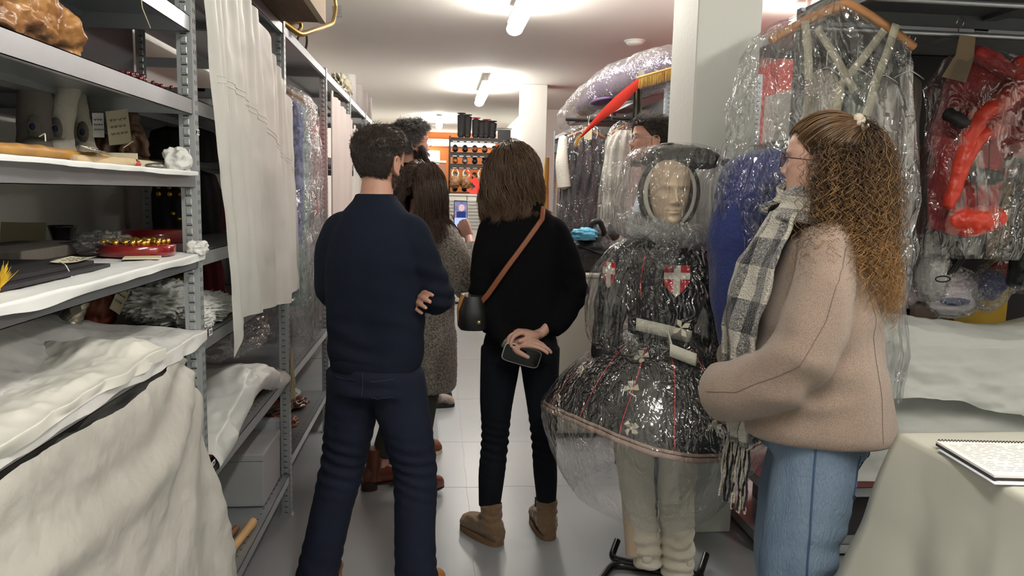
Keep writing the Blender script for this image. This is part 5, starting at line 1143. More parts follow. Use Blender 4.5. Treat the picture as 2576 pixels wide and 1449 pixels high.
tb([(2383, 285, .03), (2405, 300, .06), (2440, 318, .05)], [.022, .024, .022], 'black_band', m_bk); tb([(2420, 425, .02), (2455, 440, .06), (2510, 448, .04)], [.024, .026, .024], 'black_band', m_bk)
m = MB()
for x in (2425, 2460, 2490): m.tube([atY(x, 340, RY-.07), atY(x-4, 470, RY-.075), atY(x+2, 545, RY-.06)], .0022, 6)
m.build('seam', m_bk, T)
shell([(2.02, RY, 2.09, .02, .02), (2.05, RY, 2.04, .15, .07), (2.08, RY, 1.95, .235, .12), (2.07, RY, 1.7, .235, .14), (2.05, RY, 1.5, .20, .13), (2.05, RY, 1.30, .19, .12)], 'garment_bag', fl_bag, T, .014, 8, 130, 100, 17, 14, .007)
# dark garment further right with chrome bell
T = thing('costume', 'black glossy costume with a chrome ball at the right picture edge', 'costume', (2.42, 2.72, 1.2), 0)
def f(m): m.loft([(2.42, 2.75, 1.18, .13, .07), (2.42, 2.75, 1.5, .14, .08), (2.42, 2.75, 1.8, .14, .08), (2.44, 2.75, 1.95, .12, .06)], 40)
gar_w(f, 'coat', M('black_vinyl', (.012, .014, .014), .25, bump=(40, .4)), T, amp=.012, freq=10, seed=6)
c = atY(2542, 432, 2.64); m = MB(); m.ball(c, .026, 24, 16); m.build('ball', m_hook, T)
shell([(2.42, 2.72, 2.08, .02, .02), (2.46, 2.72, 2.02, .10, .06), (2.49, 2.72, 1.85, .15, .11), (2.48, 2.72, 1.4, .15, .11), (2.46, 2.72, 1.15, .15, .10)], 'garment_bag', fl_bag, T, .014, 8, 90, 80, 18, 12, .007)
T = thing('costume', 'ochre yellow cloth hanging behind the black costume at right edge', 'costume', (2.62, 3.05, 1.2), 0)
def f(m): m.loft([(2.62, 3.08, 1.15, .15, .06), (2.60, 3.08, 1.4, .15, .07), (2.58, 3.08, 1.6, .12, .05)], 36)
gar_w(f, 'cloth', M('ochre_cloth', (.50, .30, .03), .7), T, amp=.010, freq=10, seed=9)
# black panel added behind the costumes to hide the red wall
T = thing('backing_panel', 'added black panel behind the costumes on the right shelf, screening off the red wall', 'panel', (2.5, 3.4, .66)); MB().box(1.72, 3.36, 3.38, 3.42, .66, 2.19).build('panel', m_board, T, smooth=False)
def boxthing(name, lab, cat, x0, x1, y0, y1, z0, z1, mat, lid=None, group=None, bev=.004):
    T = thing(name, lab, cat, ((x0+x1)/2, (y0+y1)/2, z0), 0, group)
    MB().box(x0, x1, y0, y1, z0, z1-(.03 if lid else 0)).build('box_body', mat, T, smooth=False, bevel=bev)
    if lid: MB().box(x0-.004, x1+.004, y0-.004, y1+.004, z1-.03, z1).build('lid', lid, T, smooth=False, bevel=bev)
    return T
m_gbox = M('grey_card_box', (.42, .44, .46), .7, var=(6, (.38, .40, .42)))
# hanging garments behind the blue costume (seen through the clear bag)
for k, (x0, w_, col, z0, z1, lab) in enumerate(((1.44, .05, (.55, .50, .42), 1.15, 2.0, 'cream garment on the side rail behind the blue costume'), (1.56, .05, (.10, .13, .11), 1.1, 2.0, 'dark green garment on the side rail behind the blue costume'),
    (1.67, .05, (.40, .36, .33), 1.05, 1.98, 'taupe garment on the side rail behind the blue costume'), (1.77, .045, (.16, .13, .12), 1.1, 2.0, 'brown garment on the side rail beside the red costume'))):
    T = thing('garment', lab, 'garment', (x0, 2.74, z0), 0, 'garments hanging behind the blue costume')
    hanger(T, (x0, 2.72, z1), .12, .03, m_hook, 2.135, .004)
    shell([(x0, 2.74, z1-.01, .02, .02), (x0, 2.74, z1-.04, w_, .05), (x0, 2.74, z1-.3, w_+.01, .06), (x0, 2.74, (z0+z1)/2, w_+.012, .065), (x0, 2.74, z0, w_+.015, .07)], 'cloth', M('garment_cloth_%s' % 'abcd'[k], col, .8, bump=(60, .3)), T, .008, 10, 60, 50, 20+k, 8, .008)
T = boxthing('storage_box', 'white carton on the rail shelf behind the blue costume', 'box', 1.42, 1.62, 2.9, 3.2, 1.75, 1.95, m_tag); 
T = thing('garment', 'orange and white striped fabric roll behind the blue costume', 'fabric', (1.55, 3.0, 1.52)); m = MB(); m.tube([(1.43, 3.0, 1.60), (1.7, 3.02, 1.60)], .06, 20); m.build('roll', M('orange_cloth', (.65, .25, .08), .7, var=(9, (.7, .6, .5), .05)), T)
sf = thing('wall_shelf', 'narrow steel shelf level behind the blue costume', 'shelf', (1.6, 3.1, 1.5)); shelf(1.39, 1.94, 2.86, 3.30, 1.53).build('board', m_dsteel, sf, smooth=False); shelf(1.39, 1.94, 2.86, 3.30, 1.74).build('board', m_dsteel, sf, smooth=False)
# bundles on the shelf (z .62) under paper
def heap(T, c, r, mat, name='bundle', seed=1, amp=.15, fr=7, n=70, crn=1.0):
    m = MB(); m.ball((0, 0, 0), 1., n, n//2); P = m.v[0]; d = 1+amp*(ridge(P*fr*.35, 3, seed)-.3)*crn; P = P*d[:, None]; P = np.sign(P)*np.abs(P)**.9; m.v[0] = P*np.array(r)+np.array(c); m.v[0][:, 2] = np.maximum(m.v[0][:, 2], c[2]-r[2]*.98); return m.build(name, mat, T)
def bundle(px_, py_, Y, r, col, lab, film_=True, seed=1, name='wrapped_bundle'):
    c = atY(px_, py_, Y); T = thing(name, lab, 'bundle', (c[0], c[1], c[2]-r[2])); heap(T, c, r, col, 'cloth', seed); 
    if film_: heap(T, c, np.array(r)*1.16, fl_soft, 'plastic_wrap', seed+3, .12, 16, 110)
    return T
m_pink = M('pale_pink_cloth', (.66, .55, .58), .7, var=(9, (.60, .60, .66), .2)); m_wht = M('white_cloth', (.68, .68, .66), .75, bump=(40, .5))
T = bundle(2370, 735, 2.98, (.13, .10, .095), m_pink, 'crumpled white and pink bundle in clear plastic under the red costume', seed=3)
m = MB(); p = atY(2400, 760, 2.86); m.ball(p+[.02, .02, 0], (.07, .02, .018)); m.build('dark_print', M('navy_print', (.03, .05, .14), .7), T)
T = bundle(2345, 690, 2.92, (.055, .055, .10), m_wht, 'upright white roll in crumpled clear plastic beside the blue costume', seed=8)
T = thing('umbrella_bundle', 'black rods wrapped in clear plastic leaning below the red costume', 'rods', tuple(atY(2380, 690, 2.84)))
for k in range(3): m = MB(); m.tube([atY(2385+k*8, 690-k*3, 2.84), atY(2450+k*9, 600, 2.88)], .006, 8); m.build('rod', m_bk, T)
m = MB(); a = np.linspace(0, 2*PI, 24, endpoint=False); p = atY(2372, 702, 2.82); m.tube(v3(p[0]+.032*np.cos(a), p[1]+0*a, p[2]+.012*np.sin(a)), .003, 6, closed=True); m.build('ring', m_bk, T)
T = thing('rolled_costume', 'blue, red and cream striped roll in crumpled plastic at the right edge', 'roll', tuple(atY(2510, 700, 2.95)))
pp = [atY(2478, 730, 2.9), atY(2505, 705, 2.92), atY(2530, 680, 2.95), atY(2560, 640, 2.98)]
for (a, b, r, mt, nm) in ((0, 1, .055, M('navy_felt', (.02, .04, .16), .8), 'blue_section'), (1, 2, .053, M('red_felt', (.45, .03, .03), .8), 'red_section'), (2, 3, .058, M('cream_felt', (.6, .56, .46), .85), 'cream_section')):
    m = MB(); m.tube([pp[a], pp[b]], r, 24); m.build(nm, mt, T)
m = MB(); P = resample(np.array([[pp[0]-[.04, 0, .03], *pp, pp[3]+[.04, 0, .06]]]), 50)[0]; m.tube(P, np.interp(np.linspace(0, 1, 50), [0, .1, .9, 1], [.03, .078, .08, .03]), 60); v = m.v[0]; m.v[0] = v+(v-v.mean(0))*(.12*ridge(v*28, 2))[:, None]; m.build('plastic_wrap', fl_soft, T)
T = thing('round_tin', 'dark brown disc standing on the right shelf beside the white bundle', 'tin', tuple(atY(2330, 785, 2.95))); m = MB(); p = atY(2330, 790, 2.92); a = np.linspace(0, 2*PI, 32, endpoint=False); m.tube([p, p+[0, .03, 0]], .055, 32); m.build('tin', M('dark_brown', (.05, .03, .02), .6), T)
boxthing('storage_box', 'yellow box behind the plastic bundles on the right shelf', 'box', 2.30, 2.55, 3.05, 3.28, .95, 1.14, M('yellow_card', (.62, .40, .05), .7))
boxthing('storage_box', 'low brown carton under the paper on the right shelf', 'box', 1.5, 2.85, 2.88, 3.40, .622, .93, M('brown_carton', (.35, .25, .15), .8))
# paper drapes over the shelf
def dr1(U, V):
    x = 1.62+U*1.22; s_ = V; back = np.clip(s_/.35, 0, 1); fwd = np.clip((s_-.35)/.65, 0, 1)
    y = 3.12-.36*back-.05*np.sin(fwd*PI/2)-.02*fwd; z = .985+.03*np.sin(back*PI)+.03*np.cos(x*4)-.0*back-(.30+.035*np.sin(x*5.2+.5))*fwd**1.2
    k = .016*fbm(v3(x*3, y*3, z*7), 3, 5)+.011*ridge(v3(x*4, y*4, z*8), 3, 6); return v3(x, y-k*(.5+fwd), z+k)
o = sheet(dr1, 'protective_paper', m_paperg, None, 110, 80); tag(o, 'upper white protective paper draped over the boxed shelf at right', 'paper')
def dr2(U, V):
    x = 1.40+U*1.45; s_ = V; y = 2.80-.06*np.sin(s_*PI*.5); z = .78-.40*s_+.012*np.sin(x*6); k = .020*fbm(v3(x*3, y*3+9, z*6), 3, 8)+.008*ridge(v3(x*4, y*4, z*5), 3, 4); return v3(x, y-k-.01, z)
o = sheet(dr2, 'protective_paper', m_paperg, None, 110, 60); tag(o, 'lower white protective paper hanging in front of the right shelf behind the table', 'paper')
boxthing('equipment_case', 'black case on the bottom shelf behind the jeans of the curly haired woman', 'case', 1.55, 2.0, 2.9, 3.35, .06, .26, m_board, m_board)
# table with cloth
TBX0, TBY1, TZ = 1.16, 1.70, .93
T = thing('table', 'table hidden under the pale plastic cloth at bottom right', 'table', (1.75, 1.1, 0))
MB().box(1.175, 2.35, .52, 1.685, TZ-.03, TZ-.004).build('tabletop', m_white, T, smooth=False)
for x in (1.21, 2.31):
    for y in (.56, 1.64): MB().box(x-.02, x+.02, y-.02, y+.02, 0, TZ-.03).build('leg', m_steel, T, smooth=False)
def cloth(U, V):
    # U around the perimeter (far-left corner mid range), V 0 centre .. 1 hem
    x0, x1, y0, y1 = TBX0, 2.37, .5, TBY1; th = U*2*PI; c_, d_ = np.cos(th), np.sin(th); k = 1/np.maximum(np.abs(c_), np.abs(d_)); ex = .96
    sx, sy = c_*k, d_*k; cx, cy, hx_, hy_ = (x0+x1)/2, (y0+y1)/2, (x1-x0)/2, (y1-y0)/2
    t = np.clip(V/.3, 0, 1); s_ = np.clip((V-.3)/.7, 0, 1); corner = np.clip((np.minimum(np.abs(sx), np.abs(sy))-.72)/.28, 0, 1)
    X, Y = cx+sx*hx_*t, cy+sy*hy_*t; z = TZ+.0015*noise(v3(X*5, Y*5, 0*X))-s_*.90-.0*corner
    fl = s_*(.04+.22*corner**1.6)+.012*s_*np.sin(th*34+2*noise(v3(th*3, s_, 0*th)))+.010*fbm(v3(X*6, Y*6, z*3), 3, 2)*np.clip(s_*8, 0, 1)
    nx, ny = sx**9, sy**9; l = np.sqrt(nx**2+ny**2)+1e-6; m_ = np.abs(sx) > np.abs(sy)
    nx = np.sign(sx)*np.where(m_, 1, corner**2); ny = np.sign(sy)*np.where(m_, corner**2, 1); l = np.sqrt(nx**2+ny**2); return v3(X+nx/l*fl, Y+ny/l*fl, np.maximum(z, .01))
m = MB(); m.grid(cloth, 400, 90, cu=True); o = m.build('tablecloth', M('table_plastic', (.60, .60, .53), .42, bump=(14, .12), trans=.1), None); tag(o, 'pale grey plastic cloth draped over the table at bottom right', 'tablecloth')
# fold creases and notebook
nb = [atZ(2355, 1107, TZ+.02), atZ(2600, 1113, TZ+.02), atZ(2720, 1205, TZ+.02), atZ(2492, 1193, TZ+.02)]
T = thing('notebook', 'open spiral notebook with handwriting lying on the table cloth', 'notebook', (float(nb[0][0]+.1), float(nb[0][1]-.1), TZ+.002))
e1 = nb[1]-nb[0]; e1[2] = 0; e1 /= np.linalg.norm(e1); e2 = np.array([e1[1], -e1[0], 0]); e2 = e2 if e2[1] < 0 else -e2
Wn, Ln = .26, float(abs((nb[3]-nb[0])@e2)); o0 = nb[0].copy(); o0[2] = 0
def slabn(z0, z1, mat, nm, dx=0, dl=0, w2=Wn, l2=Ln, par=T): m = MB(); m.prism([(0, 0), (w2, 0), (w2, l2), (0, l2)], o0+e1*dx+e2*dl+np.array([0, 0, z0]), e1, e2, (0, 0, 1), z1-z0); return m.build(nm, mat, par, smooth=False)
m_pg = M('page_white', (.82, .80, .78), .8)
z0 = TZ+.004
slabn(z0, z0+.001, M('loose_sheet', (.74, .77, .85), .8), 'loose_sheet', -.008, .02, Wn, Ln*.98); slabn(z0+.001, z0+.002, m_pg, 'loose_sheet', .006, .012, Wn, Ln); slabn(z0+.003, z0+.005, m_board, 'back_cover'); slabn(z0+.005, z0+.009, m_board, 'cover_block', .0, 0)
pg = slabn(z0+.009, z0+.014, m_pg, 'pages', .0, 0)
m = MB()
for k in range(34): p = o0+e1*(.008+k*.0076)+np.array([0, 0, z0+.011]); a = np.linspace(0, 2*PI, 12, endpoint=False); m.tube(p-e2*.001+np.outer(np.cos(a), -e2)*.005+np.outer(np.sin(a), [0, 0, 1])*.006, .0011, 5, closed=True)
m.build('spiral_binding', M('spiral_dark', (.03, .03, .035), .35, .6), T)
m = MB(); rng = np.random.default_rng(77)
for r_ in range(17):
    x = .012 if r_ != 0 else .05; yv = .020+r_*.0105
    if yv > Ln-.01: break
    while x < Wn-.02:
        L_ = rng.uniform(.008, .03); n_ = int(L_/.0009)+4; q = np.linspace(0, 1, n_); P = o0+np.outer(x+q*L_, e1)+np.outer(yv+.0016*np.sin(q*L_*2600+r_)*rng.uniform(.5, 1, n_), e2)+np.array([0, 0, z0+.0145]); m.tube(P, .00022, 3, caps=False); x += L_+rng.uniform(.003, .012)
        if rng.uniform() < .10: x += .03
m.build('handwriting', M('pencil', (.16, .15, .16), .7), pg)
# ================================================================ LEFT RACK: SHEETS AND ITEMS
# dust sheet hanging on the second bay
def shA(U, V):
    Y = 2.14+(1.22+.10*V)*U+.17*V*(1-U); zt = np.interp(U, [0, .35, .6, .85, 1], [2.22, 2.15, 2.07, 1.93, 1.86]); zb = np.interp(U, [0, .06, .12, .5, .78, .8, .93, 1], [.98, 1.04, 1.08, 1.055, 1.02, 1.05, 1.06, 1.0])
    z = zt+(zb-zt)*V; g = .35+.65*np.clip(V*1.2, 0, 1)
    f = .020*(1-.65*U)*np.sin(U*30+3.5*(1-V)*U+2*noise(v3(U*4, V*1.5, 0*U), 2))*g+.010*np.sin(U*75+4*noise(v3(U*6, V*1.2, 0*U), 5))*(1.2-V)+.003*fbm(v3(U*20, V*14, 0*U), 2, 3)
    return v3(XL+.030+f*.75+.01*V, Y, z)
T = thing('dust_sheet', 'large white translucent plastic sheet hanging over the second bay of the left rack', 'sheet', (XL+.03, 2.75, 1.0))
m_pes = M('sheet_plastic', (.84, .84, .80), .36, bump=(9, .15), trans=.25, spec=.6)
sheet(shA, 'sheet', m_pes, T, 200, 150)
def hemf(U, V):
    P = shA(.12+U*.82, .955+.045*V+0*U); P[..., 0] += .006; return P
# creases
m = MB()
for v_ in (.33, .345): u_ = np.linspace(.02, .96, 70); m.tube(shA(u_, v_+.02*u_+0*u_)+np.array([.001, 0, 0]), .0012, 5)
m.build('fold_crease', m_pes, T)
# drape over the lowest part of the first bay
def shB(U, V):
    Y = .80+(1.17+.33*V**.8)*U; zt = np.interp(U, [0, .3, .47, .65, .85, .95, 1], [1.02, 1.075, 1.06, 1.045, 1.065, 1.075, 1.05]); z = zt+(.03-zt)*V
    q = 1-U; rad = .009*np.sin(16*np.arctan2(V+.02, q*1.3+.10)+2*noise(v3(U*2, V*2, 0*U), 3))*np.clip(U*1.5, 0, 1)*np.clip((U-.3)*2.2, .15, 1)
    sw = .022*np.exp(-((V-.10-.10*np.sin(U*PI))/.05)**2)*np.clip(np.sin(U*PI)*1.3, 0, 1)
    return v3(XL+.020+rad+sw+.05*V+.012*fbm(v3(U*6, V*6, 0*U), 3, 6)+.0035*ridge(v3(U*9, V*7, 0*U), 3, 8), Y, z)
T = thing('dust_sheet', 'creamy plastic sheet hanging below the papered shelf at bottom left', 'sheet', (XL+.03, 1.5, .03)); sheet(shB, 'sheet', M('sheet_cream', (.76, .74, .69), .42, bump=(45, .35), trans=.25), T, 160, 130)
# papers on shelves of the first bay
def paper(name, lab, x0, x1, y0, y1, z, over, mat, seed, bump=.004, hump=None, n=90, ov_n=.010):
    def fn(U, V):
        Y = y0+(y1-y0)*U; s_ = V*(x1-x0+over+.012); w_ = x1-x0; X = x0+np.minimum(s_, w_)+.012*np.sin(np.clip((s_-w_)/.012, 0, 1)*PI/2); dz = np.maximum(s_-w_-.012, 0)*(1+.35*noise(v3(Y*7, 0*Y, 0*Y), seed+2))
        b = bump*(1+fbm(v3(X*9, Y*9, 0*X), 3, seed))+.55*bump*ridge(v3(X*12, Y*12, 0*X), 3, seed+1); b = np.maximum(b, .0015)
        if hump is not None: b = b+hump(X, Y)
        on = np.clip((w_-s_)/.02, 0, 1); return v3(X+(1-on)*(.003+ov_n*np.abs(noise(v3(Y*9, dz*20, 0*Y), seed))), Y, z+.001+b*(.3+.7*on)-dz)
    o = sheet(fn, name, mat, None, n, n); tag(o, lab, 'paper'); return o
m_papw = M('shelf_paper', (.80, .82, .82), .6, bump=(14, .2), trans=.05)
paper('shelf_paper', 'smooth white shelf paper on the third shelf from top at left', -1.22, XL, .95, 2.10, 1.541, .010, m_papw, 3, .002)
paper('shelf_paper', 'glossy white crinkled shelf paper under the black boards at left', -1.22, XL, .95, 2.12, 1.319, .020, m_papw, 5, .003)
hp = lambda X, Y: .16*gs(X, -1.05, .16)*gs(Y, 1.55, .45)*(1+.15*noise(v3(X*9, Y*9, 0*X), 4))+.05*gs(X, -.86, .1)*gs(Y, 1.25, .2)
paper('shelf_paper', 'heaped white tissue paper covering the lower left shelf contents', -1.22, XL, .95, 2.125, 1.10, .030, M('tissue_sheet', (.78, .78, .77), .55, bump=(40, .35), trans=.08), 8, .006, hp, 130)
paper('shelf_paper', 'creamy loose plastic piece lying at the front of the lower left shelf', -.95, XL+.004, .98, 1.78, 1.116, .022, M('paper_cream', (.80, .80, .74), .5, trans=.08), 15, .008, lambda X, Y: .02*gs(Y, 1.72, .06), 110, .014)
def tagcard(c, w_, h_, R, lab=None, parent=None, txt=True, mat=None, string=None, name='paper_tag', seed=0):
    c = np.array(c, float); T_ = thing(name, lab, 'tag', tuple(c)) if parent is None else parent
    R = np.array(R); m = MB(); u = np.linspace(-.5, .5, 8); U, V = np.meshgrid(u, u, indexing='ij'); P = np.stack([U*w_, V*h_, .10*w_*(U**2)*2], -1).reshape(-1, 3)@R.T+c; m.pgrid(P.reshape(8, 8, 3)); m.pgrid((P-R[:, 2]*.0008).reshape(8, 8, 3)[::-1]); o = m.build('card', mat or m_tagc, T_)
    if txt:
        m = MB(); rg = np.random.default_rng(seed)
        for r_ in range(3):
            x = -.35
            while x < .3: L_ = rg.uniform(.08, .22); q = np.linspace(0, 1, 9); p = np.stack([(x+q*L_)*w_, (.22-r_*.2)*h_+.03*h_*np.sin(q*9+r_), .0012+.10*w_*((x+q*L_)**2)*2], 1)@R.T+c; m.tube(p, .0005, 4, caps=False); x += L_+.06
        m.build('handwriting', m_ink, o)
    if string is not None: m = MB(); P = resample(np.array([string], float), 20)[0]; [P.__setitem__(slice(1, -1), (P[:-2]+2*P[1:-1]+P[2:])/4) for _ in range(3)]; m.tube(P, .0011, 5); m.build('string', M('white_string', (.75, .73, .66), .9), T_)
    return T_
def YX(px, X): return float(atX(px, 440, X)[1])
# carved mask, top left
T = thing('carved_mask', 'orange brown and red painted carved mask on the upper left shelf', 'mask', (-.80, 1.38, 1.738))
m_mk = M('painted_carving', (.42, .21, .07), .36, var=(22, (.16, .06, .02), .16), bump=(26, .5), coat=.3); m_mkr = M('red_paint_carving', (.45, .05, .03), .4, bump=(26, .4), coat=.3)
m = MB()
for c, r in (((-.72, 1.52, 1.785), (.045, .05, .045)), ((-.735, 1.45, 1.81), (.05, .05, .05)), ((-.75, 1.38, 1.80), (.05, .06, .055)), ((-.77, 1.30, 1.80), (.05, .07, .06)), ((-.80, 1.24, 1.83), (.06, .06, .06)), ((-.71, 1.53, 1.755), (.03, .035, .022)), ((-.80, 1.42, 1.775), (.09, .13, .04)), ((-.78, 1.33, 1.87), (.045, .05, .05)), ((-.75, 1.42, 1.775), (.06, .1, .038))): m.ball(c, r)
v_ = vox(m, .004, 2, lambda v, n: .011*ridge(v*20, 3, 2)-.006); v_.v[0][:, 2] = np.maximum(v_.v[0][:, 2], 1.7385); v_.build('head', m_mk, T)
m = MB(); m.ball((-.745, 1.36, 1.865), (.032, .04, .030)); m.ball((-.735, 1.44, 1.865), (.018, .022, .016)); m.ball((-.76, 1.27, 1.86), (.045, .04, .03)); vox(m, .004, 2, lambda v, n: .006*ridge(v*30, 2, 4)).build('red_nose', m_mkr, T)
tagcard((-.685, 1.60, 1.7402), .05, .03, rot(1.2, .05), 'small blank cream tag beside the carved mask', txt=False)
# twine from the shelf above
T = thing('twine', 'short piece of twine hanging from the topmost left shelf', 'string', (-.66, 1.66, 1.86)); m = MB(); P = np.array([atX(355, -4, -.657), atX(358, 20, -.657), atX(368, 45, -.655), atX(378, 70, -.655)]); m.tube(resample(P[None], 16)[0], .0011, 6); m.build('string', m_twine, T)
# dark red beads necklace
T = thing('bead_necklace', 'dark red glass bead necklace lying on the second left shelf', 'necklace', (-.74, 1.95, 1.738)); m = MB(); rng = np.random.default_rng(5)
for k in range(60): a = k*.7; m.ball((-.74+rng.uniform(-.05, .05), 1.86+rng.uniform(-.06, .20), 1.745+rng.uniform(0, .016)), .006, 8, 6)
m.build('beads', M('garnet_bead', (.10, .006, .010), .12, coat=.5), T)
# third shelf objects (z 1.541)
Z3 = 1.545
def blobthing(name, lab, cat, base, parts_, mat, pname, vx=.006, disp=None, group=None):
    T_ = thing(name, lab, cat, base, 0, group); m = MB()
    for p in parts_:
        if p[0] == 'b': m.ball(p[1], p[2])
        else: limb(m, p[1], p[2], 16)
    vox(m, vx, 2, disp).build(pname, mat, T_); return T_
m_fur = M('white_felt', (.62, .59, .52), .9, bump=(70, .6)); m_gf = M('grey_felt', (.20, .18, .16), .9, bump=(50, .4)); m_brl = M('brown_hide', (.10, .05, .03), .55, bump=(40, .5)); m_emb = M('embroidery_blue', (.02, .03, .12), .7)
def bootfig(px_, w_, lab, mat, X=-.98, tilt=.0):
    Y = YX(px_, X); c = np.array([X, Y, Z3]); T_ = blobthing('embroidered_boot', lab, 'boot', tuple(c), [('l', [c+[0, 0, .03], c+[tilt*.3, 0, .10], c+[tilt, .01, .22]], [w_, w_*.85, w_*.8]), ('b', c+[.02, -.03, .03], (w_*.9, w_*1.5, .035))], mat, 'boot', .006, lambda v, n: .004*fbm(v*20, 2, 3))
    v_ = T_; m = MB(); p = c+np.array([w_*.35, -w_*.85, .09]); m.ball(p, (.015, .005, .028)); e = m.build('patch', m_gf, T_); m = MB(); m.ball(p+[0, -.006, 0], (.006, .003, .007)); m.build('eye_motif', m_emb, e); m = MB(); a = np.linspace(0, 2*PI, 24, endpoint=False); m.tube(v3(p[0]+.009*np.cos(a), p[1]-.006+0*a, p[2]+.011*np.sin(a)), .0015, 5, closed=True); m.build('stitched_ring', M('ring_dim', (.26, .24, .21), .8), e); return T_
bootfig(95, .045, 'grey felt boot leaning furthest left behind the yellow moccasin', m_gf); bootfig(150, .035, 'white embroidered boot with eye motif, left of a pair', m_fur, -.95, .03); bootfig(215, .036, 'white embroidered boot with eye motif, right of a pair', m_fur, -.93, -.03)
T = boxthing('storage_box', 'rust brown upright box at the far left behind the moccasin', 'box', -1.22, -1.14, 1.9, 2.05, Z3, Z3+.17, M('rust_box', (.16, .05, .02), .7))
Y = YX(268, -.93); blobthing('ribbed_hat', 'brown ribbed leather cap standing behind the yellow moccasin', 'cap', (-.93, Y, Z3), [('b', (-.93, Y, Z3+.035), (.055, .055, .065))], m_brl, 'crown', .005, lambda v, n: .003*np.sin(v[:, 0]*260))
c = np.array([-.84, YX(345, -.84), Z3]); blobthing('carved_figure', 'small brown carved wooden figure near the steel upright', 'figurine', tuple(c), [('b', c+[0, 0, .02], (.035, .03, .022)), ('l', [c+[-.01, 0, .03], c+[.0, 0, .09], c+[-.005, 0, .13]], [.022, .026, .014]), ('b', c+[-.005, -.005, .145], (.016, .018, .020)), ('l', [c+[-.02, -.01, .11], c+[.03, -.02, .08], c+[.035, -.02, .04]], [.008, .009, .007]), ('l', [c+[.01, -.02, .10], c+[-.03, -.03, .05]], [.008, .007]), ('b', c+[-.02, 0, .18], (.012, .012, .014))], M('carved_wood', (.16, .09, .055), .6, bump=(30, .5)), 'figure', .0035, lambda v, n: .003*ridge(v*60, 2, 2))
tagcard(atX(300, 320, -.80), .062, .085, rot(-.25, PI/2-.05, .0)@rot(.12), 'large cream handwritten tag leaning against the leather cap', seed=3, string=[atX(335, 355, -.79), atX(325, 362, -.79), atX(310, 372, -.79)])
tagcard(atX(248, 315, -.85), .03, .06, rot(-.2, PI/2), 'white narrow handwritten tag behind the large cream tag', mat=m_tag, seed=4)
T = thing('moccasin', 'long yellow leather moccasin with pale sole at the left shelf front', 'shoe', (-.735, 1.55, Z3)); m = MB()
limb(m, [(-.745, 1.30, Z3+.012), (-.74, 1.42, Z3+.013), (-.73, 1.55, Z3+.012), (-.72, 1.68, Z3+.012), (-.715, 1.78, Z3+.010)], [.012, .013, .012, .010, .007], 20)
v_ = vox(m, .004, 2, lambda v, n: .002*fbm(v*30)); v_.v[0][:, 2] = np.maximum(v_.v[0][:, 2], Z3+.004); v_.build('upper', M('yellow_hide', (.50, .27, .05), .5, var=(14, (.28, .13, .03), .25)), T)
m = MB(); limb(m, [(-.715, 1.55, Z3+.004), (-.705, 1.68, Z3+.004), (-.70, 1.80, Z3+.010)], [.010, .013, .009], 16); m.build('sole', M('pale_hide', (.55, .42, .26), .8, bump=(50, .6)), T)
m = MB(); 
for k in range(7): m.tube([(-.74, 1.30+.003*k, Z3+.012), (-.745+.006*k-.015, 1.27, Z3+.035+.004*k)], [.005, .002], 6, flat=.4)
m.build('feather_tuft', M('orange_feather', (.75, .13, .04), .7), T)
tagcard((-.70, 1.62, Z3+.026), .035, .09, rot(.12)@rot(0, 0, .3), 'cream tag tied on the yellow moccasin', seed=6, string=[(-.72, 1.44, Z3+.04), (-.70, 1.42, Z3+.045), (-.69, 1.40, Z3+.03)])
T = thing('tray', 'shallow white tray of small trinkets on the third left shelf', 'tray', (-.83, 2.02, Z3)); MB().box(-.95, -.74, 1.93, 2.10, Z3, Z3+.005).box(-.95, -.74, 1.93, 1.935, Z3, Z3+.035).box(-.745, -.74, 1.93, 2.10, Z3, Z3+.02).box(-.95, -.945, 1.93, 2.10, Z3, Z3+.035).build('tray', m_tagc, T, smooth=False)
T = thing('trinket', 'silver and red trinket lying in front of the white tray', 'trinket', (-.70, 1.93, Z3)); m = MB(); m.ball((-.70, 1.93, Z3+.006), (.02, .03, .006)); m.build('metal_piece', M('old_silver', (.45, .43, .38), .3, .8), T); m = MB(); m.ball((-.72, 1.88, Z3+.008), (.008, .01, .008)); m.build('red_bead', m_mkr, T)
T = thing('tissue', 'crumpled white tissue at the right end of the third left shelf', 'tissue', (-.69, 2.06, Z3)); heap(T, (-.69, 2.06, Z3+.022), (.030, .035, .032), m_paper, 'tissue', 3, .28, 3.5)
# fourth shelf objects (z 1.319)
Z4 = 1.326
T = thing('drum', 'shallow dark red lacquered drum topped with gold bells', 'drum', (-.765, 1.97, Z4)); a = np.linspace(0, 2*PI, 40)
m = MB(); m.lathe([(0, .0), (.088, 0), (.092, .003), (.092, .025), (.088, .028), (0, .028)], (-.765, 1.97, Z4), 60); m.build('body', M('red_lacquer', (.20, .010, .012), .18, coat=.6), T)
rng = np.random.default_rng(8); m_gold = M('gold', (.75, .45, .08), .25, .9)
for k in range(34): a = k*2.4; r = .078*math.sqrt((k+.5)/34); m = MB(); m.ball((-.765+r*math.cos(a), 1.97+r*math.sin(a), Z4+.034), .0075, 10, 8); m.build('bell', m_gold, T)
T = thing('drum', 'second dark red drum further back behind the steel upright', 'drum', (-.92, 2.35, 1.321)); m = MB(); m.lathe([(0, .0), (.10, 0), (.10, .04), (0, .04)], (-.92, 2.52, 1.321), 50); m.build('body', M('red_lacquer', (.20, .01, .01), .18), T)
T = thing('beaker', 'small flared black cup standing at the back of the fourth left shelf', 'cup', (-.99, YX(150, -.99), Z4)); m = MB(); m.lathe([(0, .0), (.022, 0), (.024, .01), (.026, .03), (.034, .062), (.036, .066), (.034, .066), (.030, .055), (0, .05)], (-.99, YX(150, -.99), Z4), 36); m.build('cup', M('black_lacquer', (.008, .008, .010), .2, coat=.5), T)
